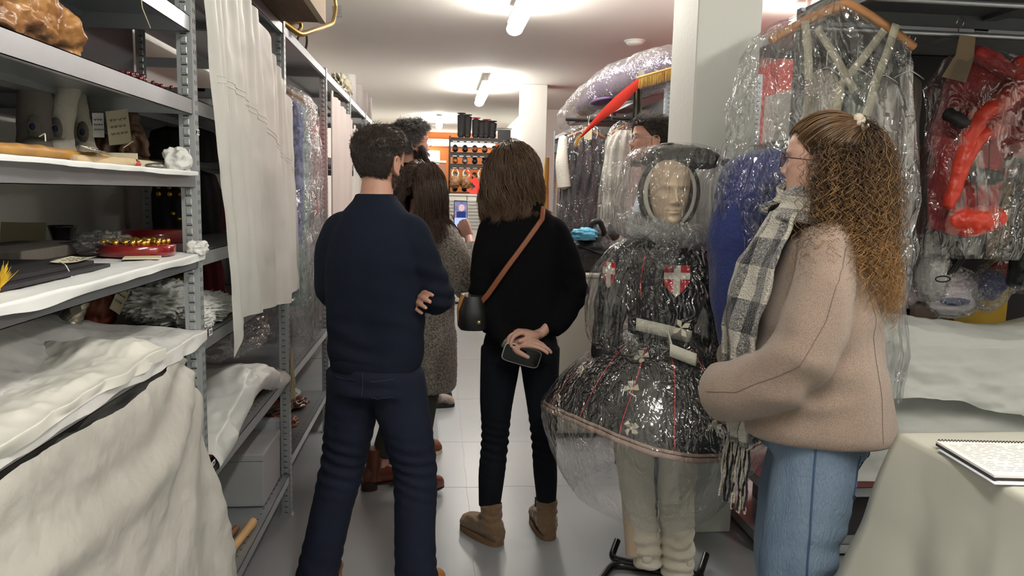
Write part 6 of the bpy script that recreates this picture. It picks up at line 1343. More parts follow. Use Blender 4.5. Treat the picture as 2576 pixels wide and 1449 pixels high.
tagcard((-1.06, YX(52, -1.06), Z4+.045), .11, .06, rot(0, PI/2-.15), 'plain beige card standing behind the grey felt box', txt=False, mat=M('beige_card', (.42, .37, .25), .85))
T = boxthing('felt_block', 'low grey felt covered block behind the black boards', 'block', -1.08, -.90, 1.70, 2.05, Z4, Z4+.028, m_gf)
T = boxthing('storage_box', 'black box at the far left of the fourth shelf', 'box', -.98, -.90, 1.52, 1.60, Z4, Z4+.075, m_board)
T = thing('plastic_bag', 'crumpled clear plastic bag beside the red drum', 'plastic bag', (-.83, 1.90, Z4)); heap(T, (-.85, 1.98, Z4+.026), (.05, .07, .026), fl_soft, 'film', 13, .35, 12, 110)
for k, (dz, sh) in enumerate(((0, 0), (.009, -.02))): 
    T = thing('display_board', ('lower black board with white edge on the fourth left shelf', 'upper black board with white edge on the fourth left shelf')[k], 'board', (-.78, 1.45, Z4+dz), 0, 'stacked black boards')
    MB().box(-.93+sh, -.70+sh, 1.2, 1.66-.03*k, Z4+dz, Z4+dz+.008).build('board', m_board, T, smooth=False); MB().box(-.93+sh, -.70+sh, 1.66-.03*k, 1.6615-.03*k, Z4+dz+.003, Z4+dz+.006).build('white_edge', m_tag, T, smooth=False)
tagcard((-.745, 1.60, Z4+.020), .05, .13, rot(.15), 'cream tag with string on top of the black boards', seed=9, string=[(-.74, 1.53, Z4+.022), (-.715, 1.50, Z4+.02), (-.70, 1.49, Z4-.002)])
T = thing('tassel', 'yellow cord with a frayed tassel end on the fourth left shelf', 'cord', (-.72, 1.22, Z4)); m = MB(); m.tube([(-.75, 1.12, Z4+.006), (-.72, 1.20, Z4+.007), (-.69, 1.235, Z4+.007)], .0035, 8); m.build('cord', M('yellow_cord', (.75, .48, .03), .7), T); rng = np.random.default_rng(4)
Q = np.array([-.69, 1.235, Z4+.008])+np.linspace(0, 1, 8)[None, :, None]*(np.array([.0, .012, .026])+rng.normal(0, .007, (90, 3)))[:, None]; Q[..., 2] = np.maximum(Q[..., 2], Z4+.003); strands(Q, .0007, 3).build('frayed_end', M('yellow_thread', (.80, .52, .03), .7), T)
for k, (y, x, lab) in enumerate(((1.14, -.72, 'brown edged card at the front left of the fourth shelf'), (1.20, -.80, 'cream card behind the brown edged card'), (1.86, -.71, 'thin cream card in front of the red drum'))):
    T = thing('card', lab, 'card', (x, y, Z4+.001*k)); m = MB(); m.obox((x, y, Z4+.003), (.08, .13 if k < 2 else .07, .003), rz=.15*k); m.build('card', m_tagc, T, smooth=False)
    if k < 2: m = MB(); m.obox((x+.004, y, Z4+.0015), (.084, .134, .002), rz=.15*k); m.build('brown_backing', M('brown_backing', (.08, .04, .03), .7), T, smooth=False)
T = thing('tissue', 'knotted white plastic corner over the end of the fourth left shelf', 'tissue', (-.665, 2.10, 1.32)); heap(T, (-.655, 2.095, 1.335), (.022, .035, .020), m_paper, 'tissue', 6, .28, 3.5)
# behind the heaped tissue: silver vase neck, tissue heaps
Z5 = 1.105
c = np.array([-.92, 2.02, Z5+.09]); T = thing('silver_vase', 'engraved silver vase neck poking out of the tissue', 'vase', tuple(c-[0, 0, .08])); m = MB(); limb(m, [c+[-.04, -.03, -.07], c+[-.015, -.015, -.02], c+[.01, 0, .03]], [.035, .022, .016], 24, 12); vox(m, .003, 1, lambda v, n: .0015*np.sin(v[:, 2]*600)*np.sin(v[:, 0]*600)).build('neck', M('engraved_silver', (.38, .35, .30), .35, .8), T)
for k, (c, r, lab) in enumerate((((-.80, 2.42, 1.115), (.11, .16, .040), 'long heap of crumpled white tissue behind the first upright'), ((-.83, 2.30, 1.16), (.09, .10, .05), 'high ruffled tissue bundle behind the first upright'), ((-.72, 2.27, 1.10), (.04, .06, .03), 'small tissue ball beside the hanging sheet'))):
    T = thing('tissue', lab, 'tissue', (c[0], c[1], c[2]-r[2])); heap(T, (c[0], c[1], max(c[2], 1.078+r[2])), r, m_paper, 'tissue', 30+k, .35, 14, 120)
tagcard((-.86, 2.10, 1.20), .035, .10, rot(-.3, PI/2, .5), 'cream handwritten tag leaning right of the silver vase', seed=12); tagcard((-.93, 1.98, 1.205), .035, .075, rot(-.3, PI/2-.2, -.5), 'cream handwritten tag left of the silver vase', seed=13)
T = thing('pouch', 'rust brown leather pouch behind the tagged tissue', 'pouch', (-1.0, 2.25, 1.08)); heap(T, (-1.0, 2.25, 1.15), (.06, .06, .07), M('rust_leather', (.20, .05, .025), .5), 'pouch', 7, .1)
T = thing('brass_tin', 'brass tin behind the first upright above the tissue', 'tin', (-.9, 2.62, 1.08)); m = MB(); m.lathe([(0, 0), (.07, 0), (.072, .03), (.072, .09), (.068, .12), (0, .12)], (-.9, 2.62, 1.08), 40); m.build('tin', M('aged_brass', (.36, .24, .07), .35, .8), T)
boxthing('wooden_box', 'small wooden box beside the lower edge of the hanging sheet', 'box', -.85, -.70, 2.55, 2.75, 1.08, 1.12, M('box_wood', (.32, .14, .05), .5))
# dark costumes inside second bay
for k, (y, lab, col, z0, z1) in enumerate(((3.0, 'black costume with gold buttons behind the first steel upright', (.012, .010, .014), 1.33, 1.56), (3.14, 'dark red costume hanging further inside the second bay', (.20, .012, .02), 1.33, 1.50), (2.98, 'dark garment on the upper shelf level behind the first upright', (.02, .016, .018), 1.60, 1.72), (3.0, 'dark red costume folded under the black one in the second bay', (.20, .012, .02), 1.08, 1.28))):
    T = thing('costume', lab, 'costume', (-.97, y, z0)); shell([(-.97, y, z1+.01, .05, .03), (-.97, y, z1-.01, .11, .05), (-.97, y, (z0+z1)/2, .125, .06), (-.97, y, z0, .125, .06)], 'coat', M('inner_coat_%s' % 'abcd'[k], col, .7), T, .005, 9, 60, 40, 5+k)
    if k == 0:
        for i in range(2):
            for j in range(4): m = MB(); m.ball((-1.05+.04*j, y-.068, 1.50-.028*i), .011, 10, 8); m.build('gold_button', m_gold, T)
        for j in range(3): m = MB(); m.ball((-1.0+.022*j, y-.068, 1.40-.02*(j % 2)), .009, 10, 8); m.build('gold_button', m_gold, T)
# low part of second bay
T = thing('plastic_bag', 'clear plastic bag above the white papered goods in the second bay', 'plastic bag', (-.9, 3.0, .85)); heap(T, (-.88, 3.0, .93), (.17, .25, .09), fl_soft, 'film', 3, .2, 12, 120)
def shC(U, V):
    Y = 2.22+1.12*U; w_ = np.clip(V/.6, 0, 1); h_ = .12*np.sin(np.clip(U*1.1-.02, 0, 1)*PI)**.7*(1-.25*np.sin(U*9)); s_ = np.clip((V-.6)/.4, 0, 1)
    X = -1.15+.47*w_+.05*np.sin(s_*PI)*.5; z = .69+h_*(.6+.4*w_)-s_*(h_+.02+.05*np.sin(U*7+1)); k = .018*ridge(v3(X*6, Y*6, z*6), 3, 4)+.015*fbm(v3(X*7, Y*7, z*7), 2, 9); return v3(X+k*.5*(V > .4), Y, z+k*.7)
o = sheet(shC, 'wrapping_paper', M('glossy_wrap', (.72, .73, .72), .4, bump=(12, .3), trans=.1), None, 130, 90); tag(o, 'crumpled glossy white wrapping over goods on the low shelf beside the navy man', 'paper')
boxthing('storage_box', 'brown flat carton under the crumpled wrapping', 'box', -1.15, -.72, 2.6, 3.28, .668, .70, M('brown_carton', (.35, .25, .15), .8))
T = thing('textile', 'purple and orange woven textile edge under the crumpled wrapping', 'textile', (-.70, 2.38, .668)); heap(T, (-.71, 2.38, .690), (.035, .16, .02), M('woven_textile', (.12, .05, .25), .8, var=(40, (.65, .20, .05), .05)), 'textile', 2, .1)
boxthing('storage_box', 'grey cardboard box on the bottom shelf beside the navy man', 'box', -1.12, -.70, 2.98, 3.30, .207, .43, m_gbox, m_gbox)
boxthing('storage_box', 'pale grey flat box behind the third upright', 'box', -1.12, -.68, 3.37, 3.42, .207, .45, M('pale_box', (.60, .63, .68), .7))
T = thing('wooden_stick', 'light turned wooden stick with string on the bottom shelf', 'stick', (-.72, 2.62, .207)); m = MB(); m.tube([(-.735, 2.42, .224), (-.715, 2.62, .224), (-.70, 2.80, .224)], [.015, .015, .018], 14); m.build('stick', M('light_wood', (.60, .38, .18), .55, var=(12, (.52, .31, .13))), T); m = MB(); a = np.linspace(0, 2*PI, 24, endpoint=False); m.tube(v3(-.73+.019*np.cos(a), 2.47+.004*np.sin(2*a), .224+.019*np.sin(a)), .0018, 6, closed=True); m.build('string', M('white_string', (.75, .73, .66), .9), T)
T = thing('wooden_stick', 'darker brown stick lying behind the light one', 'stick', (-.78, 2.6, .207)); m = MB(); m.tube([(-.79, 2.42, .220), (-.75, 2.76, .220)], .012, 12); m.build('stick', M('brown_wood', (.20, .09, .05), .6), T)
T = thing('plastic_bag', 'crumpled clear plastic at the inner end of the bottom shelf', 'plastic bag', (-.75, 2.3, .207)); heap(T, (-.76, 2.32, .28), (.04, .06, .07), fl_soft, 'film', 9, .3, 12, 80)
T = thing('raffia', 'strand of frayed raffia hanging on the third steel upright', 'raffia', (-.655, 3.36, .5)); rng = np.random.default_rng(6); Q = np.array([[-.655, 3.37, .78]])[:, None]+np.cumsum(rng.normal(0, .0016, (26, 24, 3)), 1)+np.linspace(0, 1, 24)[None, :, None]*np.array([.0, .0, -.24]); strands(Q, .0016, 3).build('fibres', m_twine, T)
# third bay: protruding costumes in plastic
cols = [((.07, .09, .20), 'blue striped costume in clear plastic, first on the third bay rail'), ((.20, .34, .30), 'green costume in clear plastic, second on the third bay rail'), ((.55, .50, .42), 'cream costume in clear plastic, third on the third bay rail'), ((.60, .35, .38), 'pink costume in clear plastic, fourth on the third bay rail')]
T0 = thing('hanging_rail', 'chrome hanging rail across the third bay of the left rack', 'rail', (-.80, 3.9, 2.0)); MB().tube([(-.80, 3.36, 2.03), (-.80, 4.54, 2.03)], .011, 12).build('rail', m_lip, T0)
for k, (col, lab) in enumerate(cols):
    y = 3.46+.12*k; T = thing('costume', lab, 'costume', (-.78, y, .75), 0, 'wrapped costumes on the third bay rail'); xc = -.76-.005*k
    hanger(T, (xc, y, 1.97), .30, .07, m_wood, 2.05, .008)
    shell([(xc, y, 1.93, .03, .02), (xc, y, 1.88, .14, .035), (xc, y, 1.6, .15, .04), (xc, y, 1.3, .14, .04), (xc, y, .95 if k else 1.25, .13, .04)], 'costume_cloth', M('rail_cloth_%s' % 'abcd'[k], col, .7, var=(30, tuple(min(1, c*2.2+.08) for c in col), .1)), T, .010, 10, 70, 50, 40+k, 10, .006)
    shell([(xc, y, 1.99, .02, .015), (xc, y, 1.93, .16, .04), (xc, y, 1.7, .185, .055), (xc, y, 1.2, .185, .055), (xc, y, .78, .17, .05)], 'garment_bag', fl_soft, T, .016, 9, 90, 80, 60+k, 12, .006)
T = thing('straw_hat', 'round cream hat behind the wrapped costumes in the third bay', 'hat', (-.72, 3.98, 1.9)); m = MB(); m.tube([(-.72, 3.98, 1.88), (-.70, 4.0, 1.88)], [.12, .11], 40); m.build('brim', m_strap, T)
T = thing('costume', 'bright red costume at the back of the third bay', 'costume', (-.9, 4.3, 1.4)); shell([(-.85, 4.25, 1.98, .05, .04), (-.85, 4.25, 1.9, .16, .10), (-.85, 4.25, 1.6, .17, .12), (-.85, 4.25, 1.36, .17, .12)], 'cloth', M('bright_red', (.55, .012, .02), .6), T, .010, 8, 60, 50, 3)
T = thing('leather_goods', 'brown leather straps and saddlery pieces on the low shelf of the third bay', 'leather', (-.85, 3.95, .272)); rng = np.random.default_rng(12)
for k in range(8): c = (-.88+rng.uniform(-.05, .09), 3.6+.1*k, .30+.035*(k % 3)); heap(T, c, (.09, .09, .025), M(('brown_leather', 'rust_leather', 'dark_brown')[k % 3], (.25, .09, .04), .5), 'leather_piece', 50+k, .3, 6, 50)
heap(T, (-.82, 4.1, .375), (.06, .08, .02), m_wht, 'white_piece', 7)
for k, (z, y, r, mt, lab) in enumerate(((1.355, 4.35, (.10, .12, .08), m_strap, 'cream rounded hat on the middle shelf of the third bay'), (1.625, 4.3, (.08, .12, .05), M('old_silver', (.45, .43, .38), .3, .8), 'dull silver helmet on a shelf in the third bay'), (1.085, 4.3, (.12, .15, .09), m_brl, 'dark brown hide bundle in the third bay'), (.665, 4.3, (.10, .16, .10), m_pink, 'pale wrapped bundle low in the third bay'))):
    T = thing('hat', lab, 'hat', (-.88, y, z)); heap(T, (-.88, y, z+r[2]), r, mt, 'crown', k+3)
# fourth bay: pale sheet with pink garment behind; further sheets
def hsheet(y0, y1, zt0, zt1, zb, lab, sd, x=XL+.015, mat=None):
    def fn(U, V):
        Y = y0+(y1-y0)*U; zt = zt0+(zt1-zt0)*U; z = zt+(zb-zt)*V; return v3(x+.012*np.sin(U*26+2*noise(v3(U*3, V, 0*U), sd))+.006*np.sin(U*70+sd), Y, z)
    T_ = thing('dust_sheet', lab, 'sheet', (x, (y0+y1)/2, zb)); sheet(fn, 'sheet', mat or m_pes, T_, 100, 40); return T_
hsheet(4.60, 5.70, 2.10, 2.02, .75, 'pinkish white sheet hanging over the fourth bay of the left rack', 3, mat=M('sheet_pinkish', (.72, .64, .62), .4, trans=.25)); hsheet(5.80, 6.9, 2.0, 1.9, .75, 'white sheet hanging over the fifth bay of the left rack', 4); hsheet(7.0, 8.1, 2.1, 2.0, .7, 'white sheet hanging over the last bay of the left rack', 5)
T = boxthing('storage_box', 'bright blue box seen at the neck of the navy man', 'box', -.80, -.60, 7.2, 7.5, 1.35, 1.62, M('bright_blue', (.02, .08, .5), .5))
# on top of the rack
ZT = 2.201
T = thing('wooden_crate', 'old wooden crate jutting out from the top of the left rack', 'crate', (-.75, 2.9, ZT)); m_cr = M('crate_wood', (.17, .10, .055), .75, var=(7, (.10, .06, .035), .3), stretch=(4, .6, 1), bump=(20, .3))
MB().box(-1.0, -.505, 2.5, 3.275, ZT, ZT+.012).build('bottom_board', m_cr, T, smooth=False)
MB().box(-.505, -.48, 2.49, 3.30, ZT-.004, ZT+.20).build('side_board', M('crate_pale', (.45, .38, .28), .75, bump=(30, .3)), T, smooth=False); MB().box(-1.0, -.505, 3.275, 3.30, ZT, ZT+.2).build('end_board', m_cr, T, smooth=False); MB().box(-1.02, -1.0, 2.5, 3.30, ZT, ZT+.2).build('side_board', m_cr, T, smooth=False)
T = thing('brass_horn', 'bent brass horn tube lying on the rack behind the wooden crate', 'horn', (-.68, 3.6, ZT)); m_br = M('aged_brass', (.36, .24, .07), .35, .8)
P = [atX(720, 100, -.66)+[0, .0, 0], atX(755, 88, -.63), atX(800, 72, -.58), atX(838, 58, -.55), atX(845, 20, -.55), atX(838, -30, -.56)]; P[0] = np.array([-.70, 3.45, 2.235])
m = MB(); limb(m, P, [.012, .013, .012, .011, .010, .010], 14, 9); m.build('tube', m_br, T); m = MB(); limb(m, [atX(745, 85, -.66), atX(758, 70, -.65), atX(752, 30, -.66)], [.009, .009, .009], 12); m.build('tube', m_br, T); m = MB(); c = atX(735, 62, -.68); m.lathe([(.015, 0), (.03, .03), (.07, .06), (.10, .07)], (c[0]-.05, c[1], 2.205), 36); m.build('bell', m_br, T)
tagcard(atX(849, 35, -.545), .05, .085, rot(-.1, PI/2)@rot(.1), 'white paper tag tied to the brass horn', mat=M('thin_paper', (.62, .62, .68), .8), seed=21)
T = thing('cymbal', 'dark round rim lying on the top of the left rack near the crate', 'cymbal', (-.72, 4.2, ZT)); m = MB(); a = np.linspace(0, 2*PI, 40, endpoint=False); m.tube(v3(-.74+.02*np.sin(a), 4.2+.12*np.cos(a), ZT+.07+.065*np.sin(a)), .007, 8, closed=True); m.build('rim', M('dark_brown', (.05, .03, .02), .6), T)
T = thing('tissue', 'crumpled cream lace on the top of the left rack', 'fabric', (-.72, 5.7, ZT)); heap(T, (-.73, 5.75, ZT+.06), (.055, .25, .07), m_strap, 'lace', 5, .4, 12)
for k, (y, lab) in enumerate(((6.5, 'nearest white foam roll standing on the left rack'), (7.05, 'second white foam roll standing on the left rack'), (7.55, 'third white foam roll standing on the left rack'), (8.0, 'last white foam roll standing on the left rack'))):
    T = thing('foam_roll', lab, 'roll', (-.76, y, ZT), 0, 'white foam rolls on top of the left rack'); m = MB(); m.lathe([(.022, 0), (.055, 0), (.06, .004), (.06, .262), (.057, .268), (.022, .268), (.020, .20)], (-.76, y, ZT), 48); m.build('roll', m_wht, T); m = MB(); m.lathe([(.017, .0), (.017, .266), (.021, .266), (.021, 0)], (-.76, y, ZT), 24); m.build('core', m_card, T)
# ================================================================ REAR: SHOE RACK, CABINETS, HANGING DRESSES
m_black = M('black_metal', (.012, .012, .014), .4); m_cab = M('cream_cabinet', (.58, .57, .49), .5); m_wcab = M('white_cabinet', (.74, .75, .72), .45)
def cabinet(lab, x0, x1, y0, y1, z, mat, rows=1, top_t=.02):
    T = thing('cabinet', lab, 'cabinet', ((x0+x1)/2, (y0+y1)/2, 0)); MB().box(x0, x1, y0+.012, y1, .03, z-top_t).build('body', mat, T, smooth=False); MB().box(x0-.004, x1+.004, y0-.004, y1, z-top_t, z).build('top', mat, T, smooth=False, bevel=.003)
    h = (z-top_t-.06)/rows
    for r in range(rows): MB().box(x0+.006, x1-.006, y0, y0+.012, .05+r*h, .045+(r+1)*h).build('door', mat, T, smooth=False, bevel=.002); 
    return T
cabinet('cream metal cabinet with a black bag on top, right of the black jacket woman', .735, 1.03, 4.40, 4.90, 1.03, m_cab)
cabinet('second cream metal cabinet, standing behind the mannequin', 1.035, 1.33, 4.40, 4.90, 1.03, m_cab)
T = cabinet('tall white cabinet far back in front of the black shoe shelves', -.10, .38, 10.0, 10.5, 1.49, m_wcab, 2)
m = MB()
for k in range(9): m.box(.13, .36, 9.985, 9.995, 1.40-.045*k, 1.41-.045*k)
m.build('vent_slats', M('slat_grey', (.60, .61, .58), .6), T, smooth=False)
T = cabinet('white cabinet far back beside the tall one, right part', .385, .86, 10.0, 10.5, 1.49, m_wcab, 2)
m = MB()
for k in range(9): m.box(.40, .84, 9.985, 9.995, 1.40-.045*k, 1.41-.045*k)
m.build('vent_slats', M('slat_grey', (.60, .61, .58), .6), T, smooth=False)
T = thing('folding_sign', 'narrow yellow plastic strip leaning at the white cabinet', 'sign', (.50, 9.5, 0)); MB().box(.47, .53, 9.6, 9.62, .0, .72).build('panel', M('bright_yellow', (.80, .55, .02), .5), T, smooth=False)
T = thing('display_case', 'small clear display case with white lights on the tall white cabinet', 'display case', (0, 10.2, 1.49)); MB().box(-.08, .09, 10.05, 10.35, 1.492, 1.90).build('glass', film('case_glass', .05, (.9, .93, 1), 3, .1), T, smooth=False); MB().box(-.09, .10, 10.04, 10.36, 1.90, 1.93).build('lid', m_wcab, T, smooth=False)
# black shoe shelving
T = thing('shoe_shelf', 'black metal shoe shelving far back under the boots', 'shelf', (.6, 11.2, 0))
lev = [2.31, 2.10, 1.93, 1.70, 1.52, 1.2, .8, .4, .1]
for z in lev: 
    MB().box(.15, 1.06, 11.0, 11.4, z-.012, z).build('board', m_black, T, smooth=False); m = MB(); m.box(.15, 1.06, 10.985, 11.0, z-.075, z-.03); m.build('front_rail', m_black, T, smooth=False)
    m = MB(); [m.box(.20+k*.10, .26+k*.10, 10.98, 10.984, z-.065, z-.055) for k in range(8)]; m.build('ticket_strip', M('chrome', (.6, .6, .6), .18, 1), T, smooth=False)
for x in (.16, 1.05):
    for y in (11.01, 11.39): MB().box(x-.012, x+.012, y-.012, y+.012, 0, 2.33).build('post', m_black, T, smooth=False)
boots = [(1160, 'tall black boot, leftmost on the shoe shelving'), (1176, 'tall black boot, second from left on the shoe shelving'), (1197, 'black boot with red lining, third on the shoe shelving'), (1212, 'black boot, fourth on the shoe shelving'), (1224, 'black boot with red lining, fifth on the shoe shelving'), (1239, 'black boot, rightmost on the shoe shelving')]
for k, (px_, lab) in enumerate(boots):
    p = atY(px_, 330, 11.1); h = (.30, .28, .24, .20, .22, .20)[k]; T = thing('tall_boot', lab, 'boot', (p[0], 11.12, 2.311), 0, 'tall boots on top of the shoe shelving')
    m = MB(); limb(m, [(p[0], 11.14, 2.345), (p[0], 11.14, 2.40), (p[0]+.005, 11.14, 2.34+h)], [.055, .052, .062], 18); limb(m, [(p[0], 11.15, 2.345), (p[0]-.01, 11.03, 2.338)], [.045, .032], 14); vox(m, .008, 2).build('boot', M('black_suede', (.012, .011, .012), .8), T)
    m = MB(); a = np.linspace(0, 2*PI, 20, endpoint=False); m.tube(v3(p[0]+.005+.058*np.cos(a), 11.14+.058*np.sin(a), 2.34+h+.028+0*a), .006, 6, closed=True); m.build('cuff_rim', m_shr if k in (2, 4) else m_black, T)
rng = np.random.default_rng(3); scol = [(.02, .02, .02), (.15, .06, .03), (.55, .50, .42), (.3, .28, .26), (.04, .03, .03), (.42, .16, .05)]
words = ['black', 'brown', 'cream', 'grey', 'dark brown', 'rust']
for li, z in enumerate(lev[1:5]):
    for k in range(6):
        ci = int(rng.integers(0, 6)); x = .24+k*.145; T = thing('shoe', '%s shoe on shelf %s below the boots, %s from left' % (words[ci], ('one', 'two', 'three', 'four')[li], ('first', 'second', 'third', 'fourth', 'fifth', 'sixth')[k]), 'shoe', (x, 11.15, z+.001), 0, 'shoes on the black shelving')
        m = MB(); m.ball((x, 11.12, z+.045), (.045, .11, .042)); m.ball((x, 11.17, z+.075), (.04, .05, .045)); m.v = [np.maximum(q, [-9, -9, z+.002]) for q in m.v]; vox(m, .009, 2).build('upper', M('shoe_col_%s' % words[ci].replace(' ', '_'), scol[ci], .5), T)
T = thing('storage_box', 'small black box with pale papers on the right end of the shoe shelving', 'box', (.95, 11.2, 2.311)); MB().box(.86, 1.05, 11.05, 11.35, 2.312, 2.44).build('box_body', m_black, T, smooth=False)
for k in range(3): MB().obox((.94, 11.2, 2.45+.012*k), (.22, .2, .006), rz=.3*k).build('paper', m_paperg, T, smooth=False)
for k, x in enumerate((.24, .40, .62)):
    T = thing('carved_mask', ('brown horned mask hanging left on the shoe shelving', 'brown horned mask hanging in the middle of the shoe shelving', 'dark tusked mask hanging right on the shoe shelving')[k], 'mask', (x, 10.9, 1.55)); c = np.array([x, 10.90, 1.66])
    heap(T, c, (.075, .05, .085), M('mask_brown', (.16, .07, .03), .5, var=(30, (.28, .14, .05), .15)), 'face', 3+k, .25, 8, 40)
    for s_ in (-1, 1): m = MB(); limb(m, [c+[s_*.03, 0, .06], c+[s_*.05, -.02, .13], c+[s_*.02, -.02, .19]], [.014, .011, .004], 10); m.build('horn', m_fl, T)
T = thing('antler_ornament', 'bright red cut-out antler shape standing on the white cabinet', 'ornament', (.43, 10.2, 1.49)); P_ = [atY(*p, 10.15) for p in ((1166, 424), (1180, 432), (1200, 450), (1212, 470), (1216, 488), (1186, 488), (1172, 476), (1190, 478), (1196, 470), (1190, 462), (1172, 444), (1188, 452), (1192, 446), (1182, 438))]
m = MB(); m.prism([(p[0], p[2]) for p in P_], (0, 10.15, 0), (1, 0, 0), (0, 0, 1), (0, 1, 0), .02); m.build('antler', M('bright_red_paint', (.70, .04, .03), .45), T, smooth=False)
# purple garment in plastic on top of the right rack
T = thing('garment', 'purple garment folded in clear plastic on top of the rack behind the column', 'garment', (1.25, 5.2, 2.205))
m_pur = M('purple_cloth', (.055, .028, .08), .7, var=(5, (.09, .05, .115), .3), bump=(30, .3))
def f(m):
    limb(m, [(1.38, 4.35, 2.26), (1.32, 4.7, 2.28), (1.24, 5.2, 2.28), (1.18, 5.6, 2.24), (1.14, 5.9, 2.19)], [.06, .10, .11, .09, .06], 24)
gar_w(f, 'cloth', m_pur, T, voxel=.012, amp=.02, freq=5)
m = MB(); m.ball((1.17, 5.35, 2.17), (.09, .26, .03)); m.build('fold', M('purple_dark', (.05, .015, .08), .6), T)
m = MB(); Pp = resample(np.array([[(1.40, 4.25, 2.25), (1.34, 4.6, 2.28), (1.24, 5.2, 2.28), (1.14, 5.7, 2.20), (1.07, 6.0, 2.11), (1.05, 6.1, 2.07)]], float), 70)[0]; m.tube(Pp, np.interp(np.linspace(0, 1, 70), [0, .12, .5, .8, 1], [.05, .13, .145, .12, .05]), 90, flat=1.0); v = m.v[0]; m.v[0] = v+(v-np.repeat(v.mean(0)[None], len(v), 0))*np.array([1, 0, 1])*(.05*ridge(v*9, 3, 2))[:, None]; m.build('plastic_bag', fl_soft, T)
tagcard(atY(1614, 183, 4.5), .04, .035, rot(0, PI/2), 'small white tag on the purple garment bag', txt=False, mat=m_tag)
T = thing('garment_rail', 'dark rail arms projecting from the right rack toward the aisle', 'rail', (1.15, 5.6, 2.0))
for (p, q) in (((1.02, 5.95, 2.08), (1.40, 5.95, 2.08)), ((.88, 5.2, 2.03), (1.40, 5.2, 2.03)), ((1.1, 4.75, 2.0), (1.40, 4.75, 2.0))): MB().tube([p, q], .014, 10).build('rail_arm', m_black, T)
MB().box(1.03, 1.36, 5.6, 5.98, 2.06, 2.10).build('rail_board', M('brown_board', (.16, .09, .05), .6), T, smooth=False)
# red banner with gold fringe
T = thing('banner', 'red shiny banner with gold fringe sloping down from the right rack', 'banner', (1.15, 4.5, 1.9))
A, B, C = atY(1704, 168, 4.15), atY(1606, 196, 4.3), atY(1458, 345, 4.85)
q = np.linspace(0, 1, 30)[:, None]; top = np.vstack([A+(B-A)*q, B+(C-B)*q[1:]+np.array([0, 0, .03])*np.sin(q[1:]*PI)]); wd_ = np.interp(np.arange(len(top)), [0, 28, 40, 58], [.02, .045, .075, .012])
m = MB(); dn = np.array([.35, 0, -.95]); m.pgrid(np.stack([top, top+dn*wd_[:, None]*.5+[0, -.012, 0], top+dn*wd_[:, None]], 0)); m.pgrid(np.stack([top+[0, .006, 0], top+dn*wd_[:, None]+[0, .006, 0]], 0)[::-1]); m.build('cloth', M('red_satin', (.66, .035, .02), .3), T)
rng = np.random.default_rng(2); n_ = 260; t_ = rng.uniform(0, 1, n_)[:, None]; R0 = A+(B-A)*t_+np.array([0, -.006, 0]); Q = R0[:, None]+np.linspace(0, 1, 8)[None, :, None]*(np.array([0, 0, -.062])+rng.normal(0, .003, (n_, 3)))[:, None]
m_gf2 = M('gold_fringe', (.62, .40, .10), .5); strands(Q, .0018, 3).build('gold_fringe', m_gf2, T); m = MB(); m.tube([A, B], .009, 8); m.build('gold_trim', m_gf2, T)
n_ = 40; R0 = C+rng.normal(0, .008, (n_, 3)); Q = R0[:, None]+np.linspace(0, 1, 8)[None, :, None]*(np.array([-.02, 0, -.05])+rng.normal(0, .004, (n_, 3)))[:, None]; strands(Q, .002, 3).build('gold_fringe', m_gf2, T)
# dark dress with white sleeves in a bag
def dressthing(lab, xc, Y, z0, z1, w0, w1, mat, bagm=None, folds=14, fa=.010, group=None, hang=2.03, dp=.06, seed=1):
    T = thing('dress', lab, 'dress', (xc, Y, z0), 0, group); hanger(T, (xc, Y, z1+.03), w0*1.8, .05, m_wood, hang+.02, .009)
    shell([(xc, Y, z1+.01, .04, .03), (xc, Y, z1-.03, w0*.75, .05), (xc, Y, z1-.12, w0, dp), (xc, Y, (z0+z1)/2, (w0+w1)/2, dp*1.1), (xc, Y, z0, w1, dp*1.3)], 'cloth', mat, T, .006, 7, 110, 70, seed, folds, fa)
    if bagm: shell([(xc, Y, z1+.08, .02, .02), (xc, Y, z1+.03, w0*.7, .05), (xc, Y, z1-.08, w0*1.15, dp+.025), (xc, Y, (z0+z1)/2, (w0+w1)/2*1.15, dp+.035), (xc, Y, z0-.03, w1*1.12, dp+.04)], 'garment_bag', bagm, T, .010, 8, 120, 90, seed+5, 16, .006)
    return T
m_ddr = M('slate_satin', (.045, .045, .06), .5, bump=(30, .4)); m_wsl = M('white_wool', (.70, .68, .62), .85, bump=(80, .4))
T = dressthing('long slate dress with white sleeves in a clear bag behind the black handbag', 1.03, 5.2, .80, 1.93, .15, .19, m_ddr, fl_bag, 16, .014)
for s_, x0 in ((-1, 1405), (1, 1532)):
    a, b, c = atY(x0+(12 if s_ < 0 else 8), 345, 5.16), atY(x0+(8 if s_ < 0 else 2), 410, 5.14), atY(x0+(14 if s_ < 0 else -4), 470 if s_ < 0 else 455, 5.14); m = MB(); limb(m, [a, b, c], [.030, .045, .048], 20); m.build('white_sleeve', m_wsl, T)
tagcard(atY(1479, 335, 5.08), .055, .085, rot(0, PI/2), 'blank cream card tag at the neck of the slate dress', txt=False, string=[atY(1479, 320, 5.08), atY(1482, 300, 5.1), atY(1484, 290, 5.12)])
T = dressthing('white fringed tiered dress in clear plastic beside the slate dress', 1.19, 4.78, 1.05, 1.92, .10, .14, m_wsl, fl_bag, 10, .008, hang=2.0, seed=4)
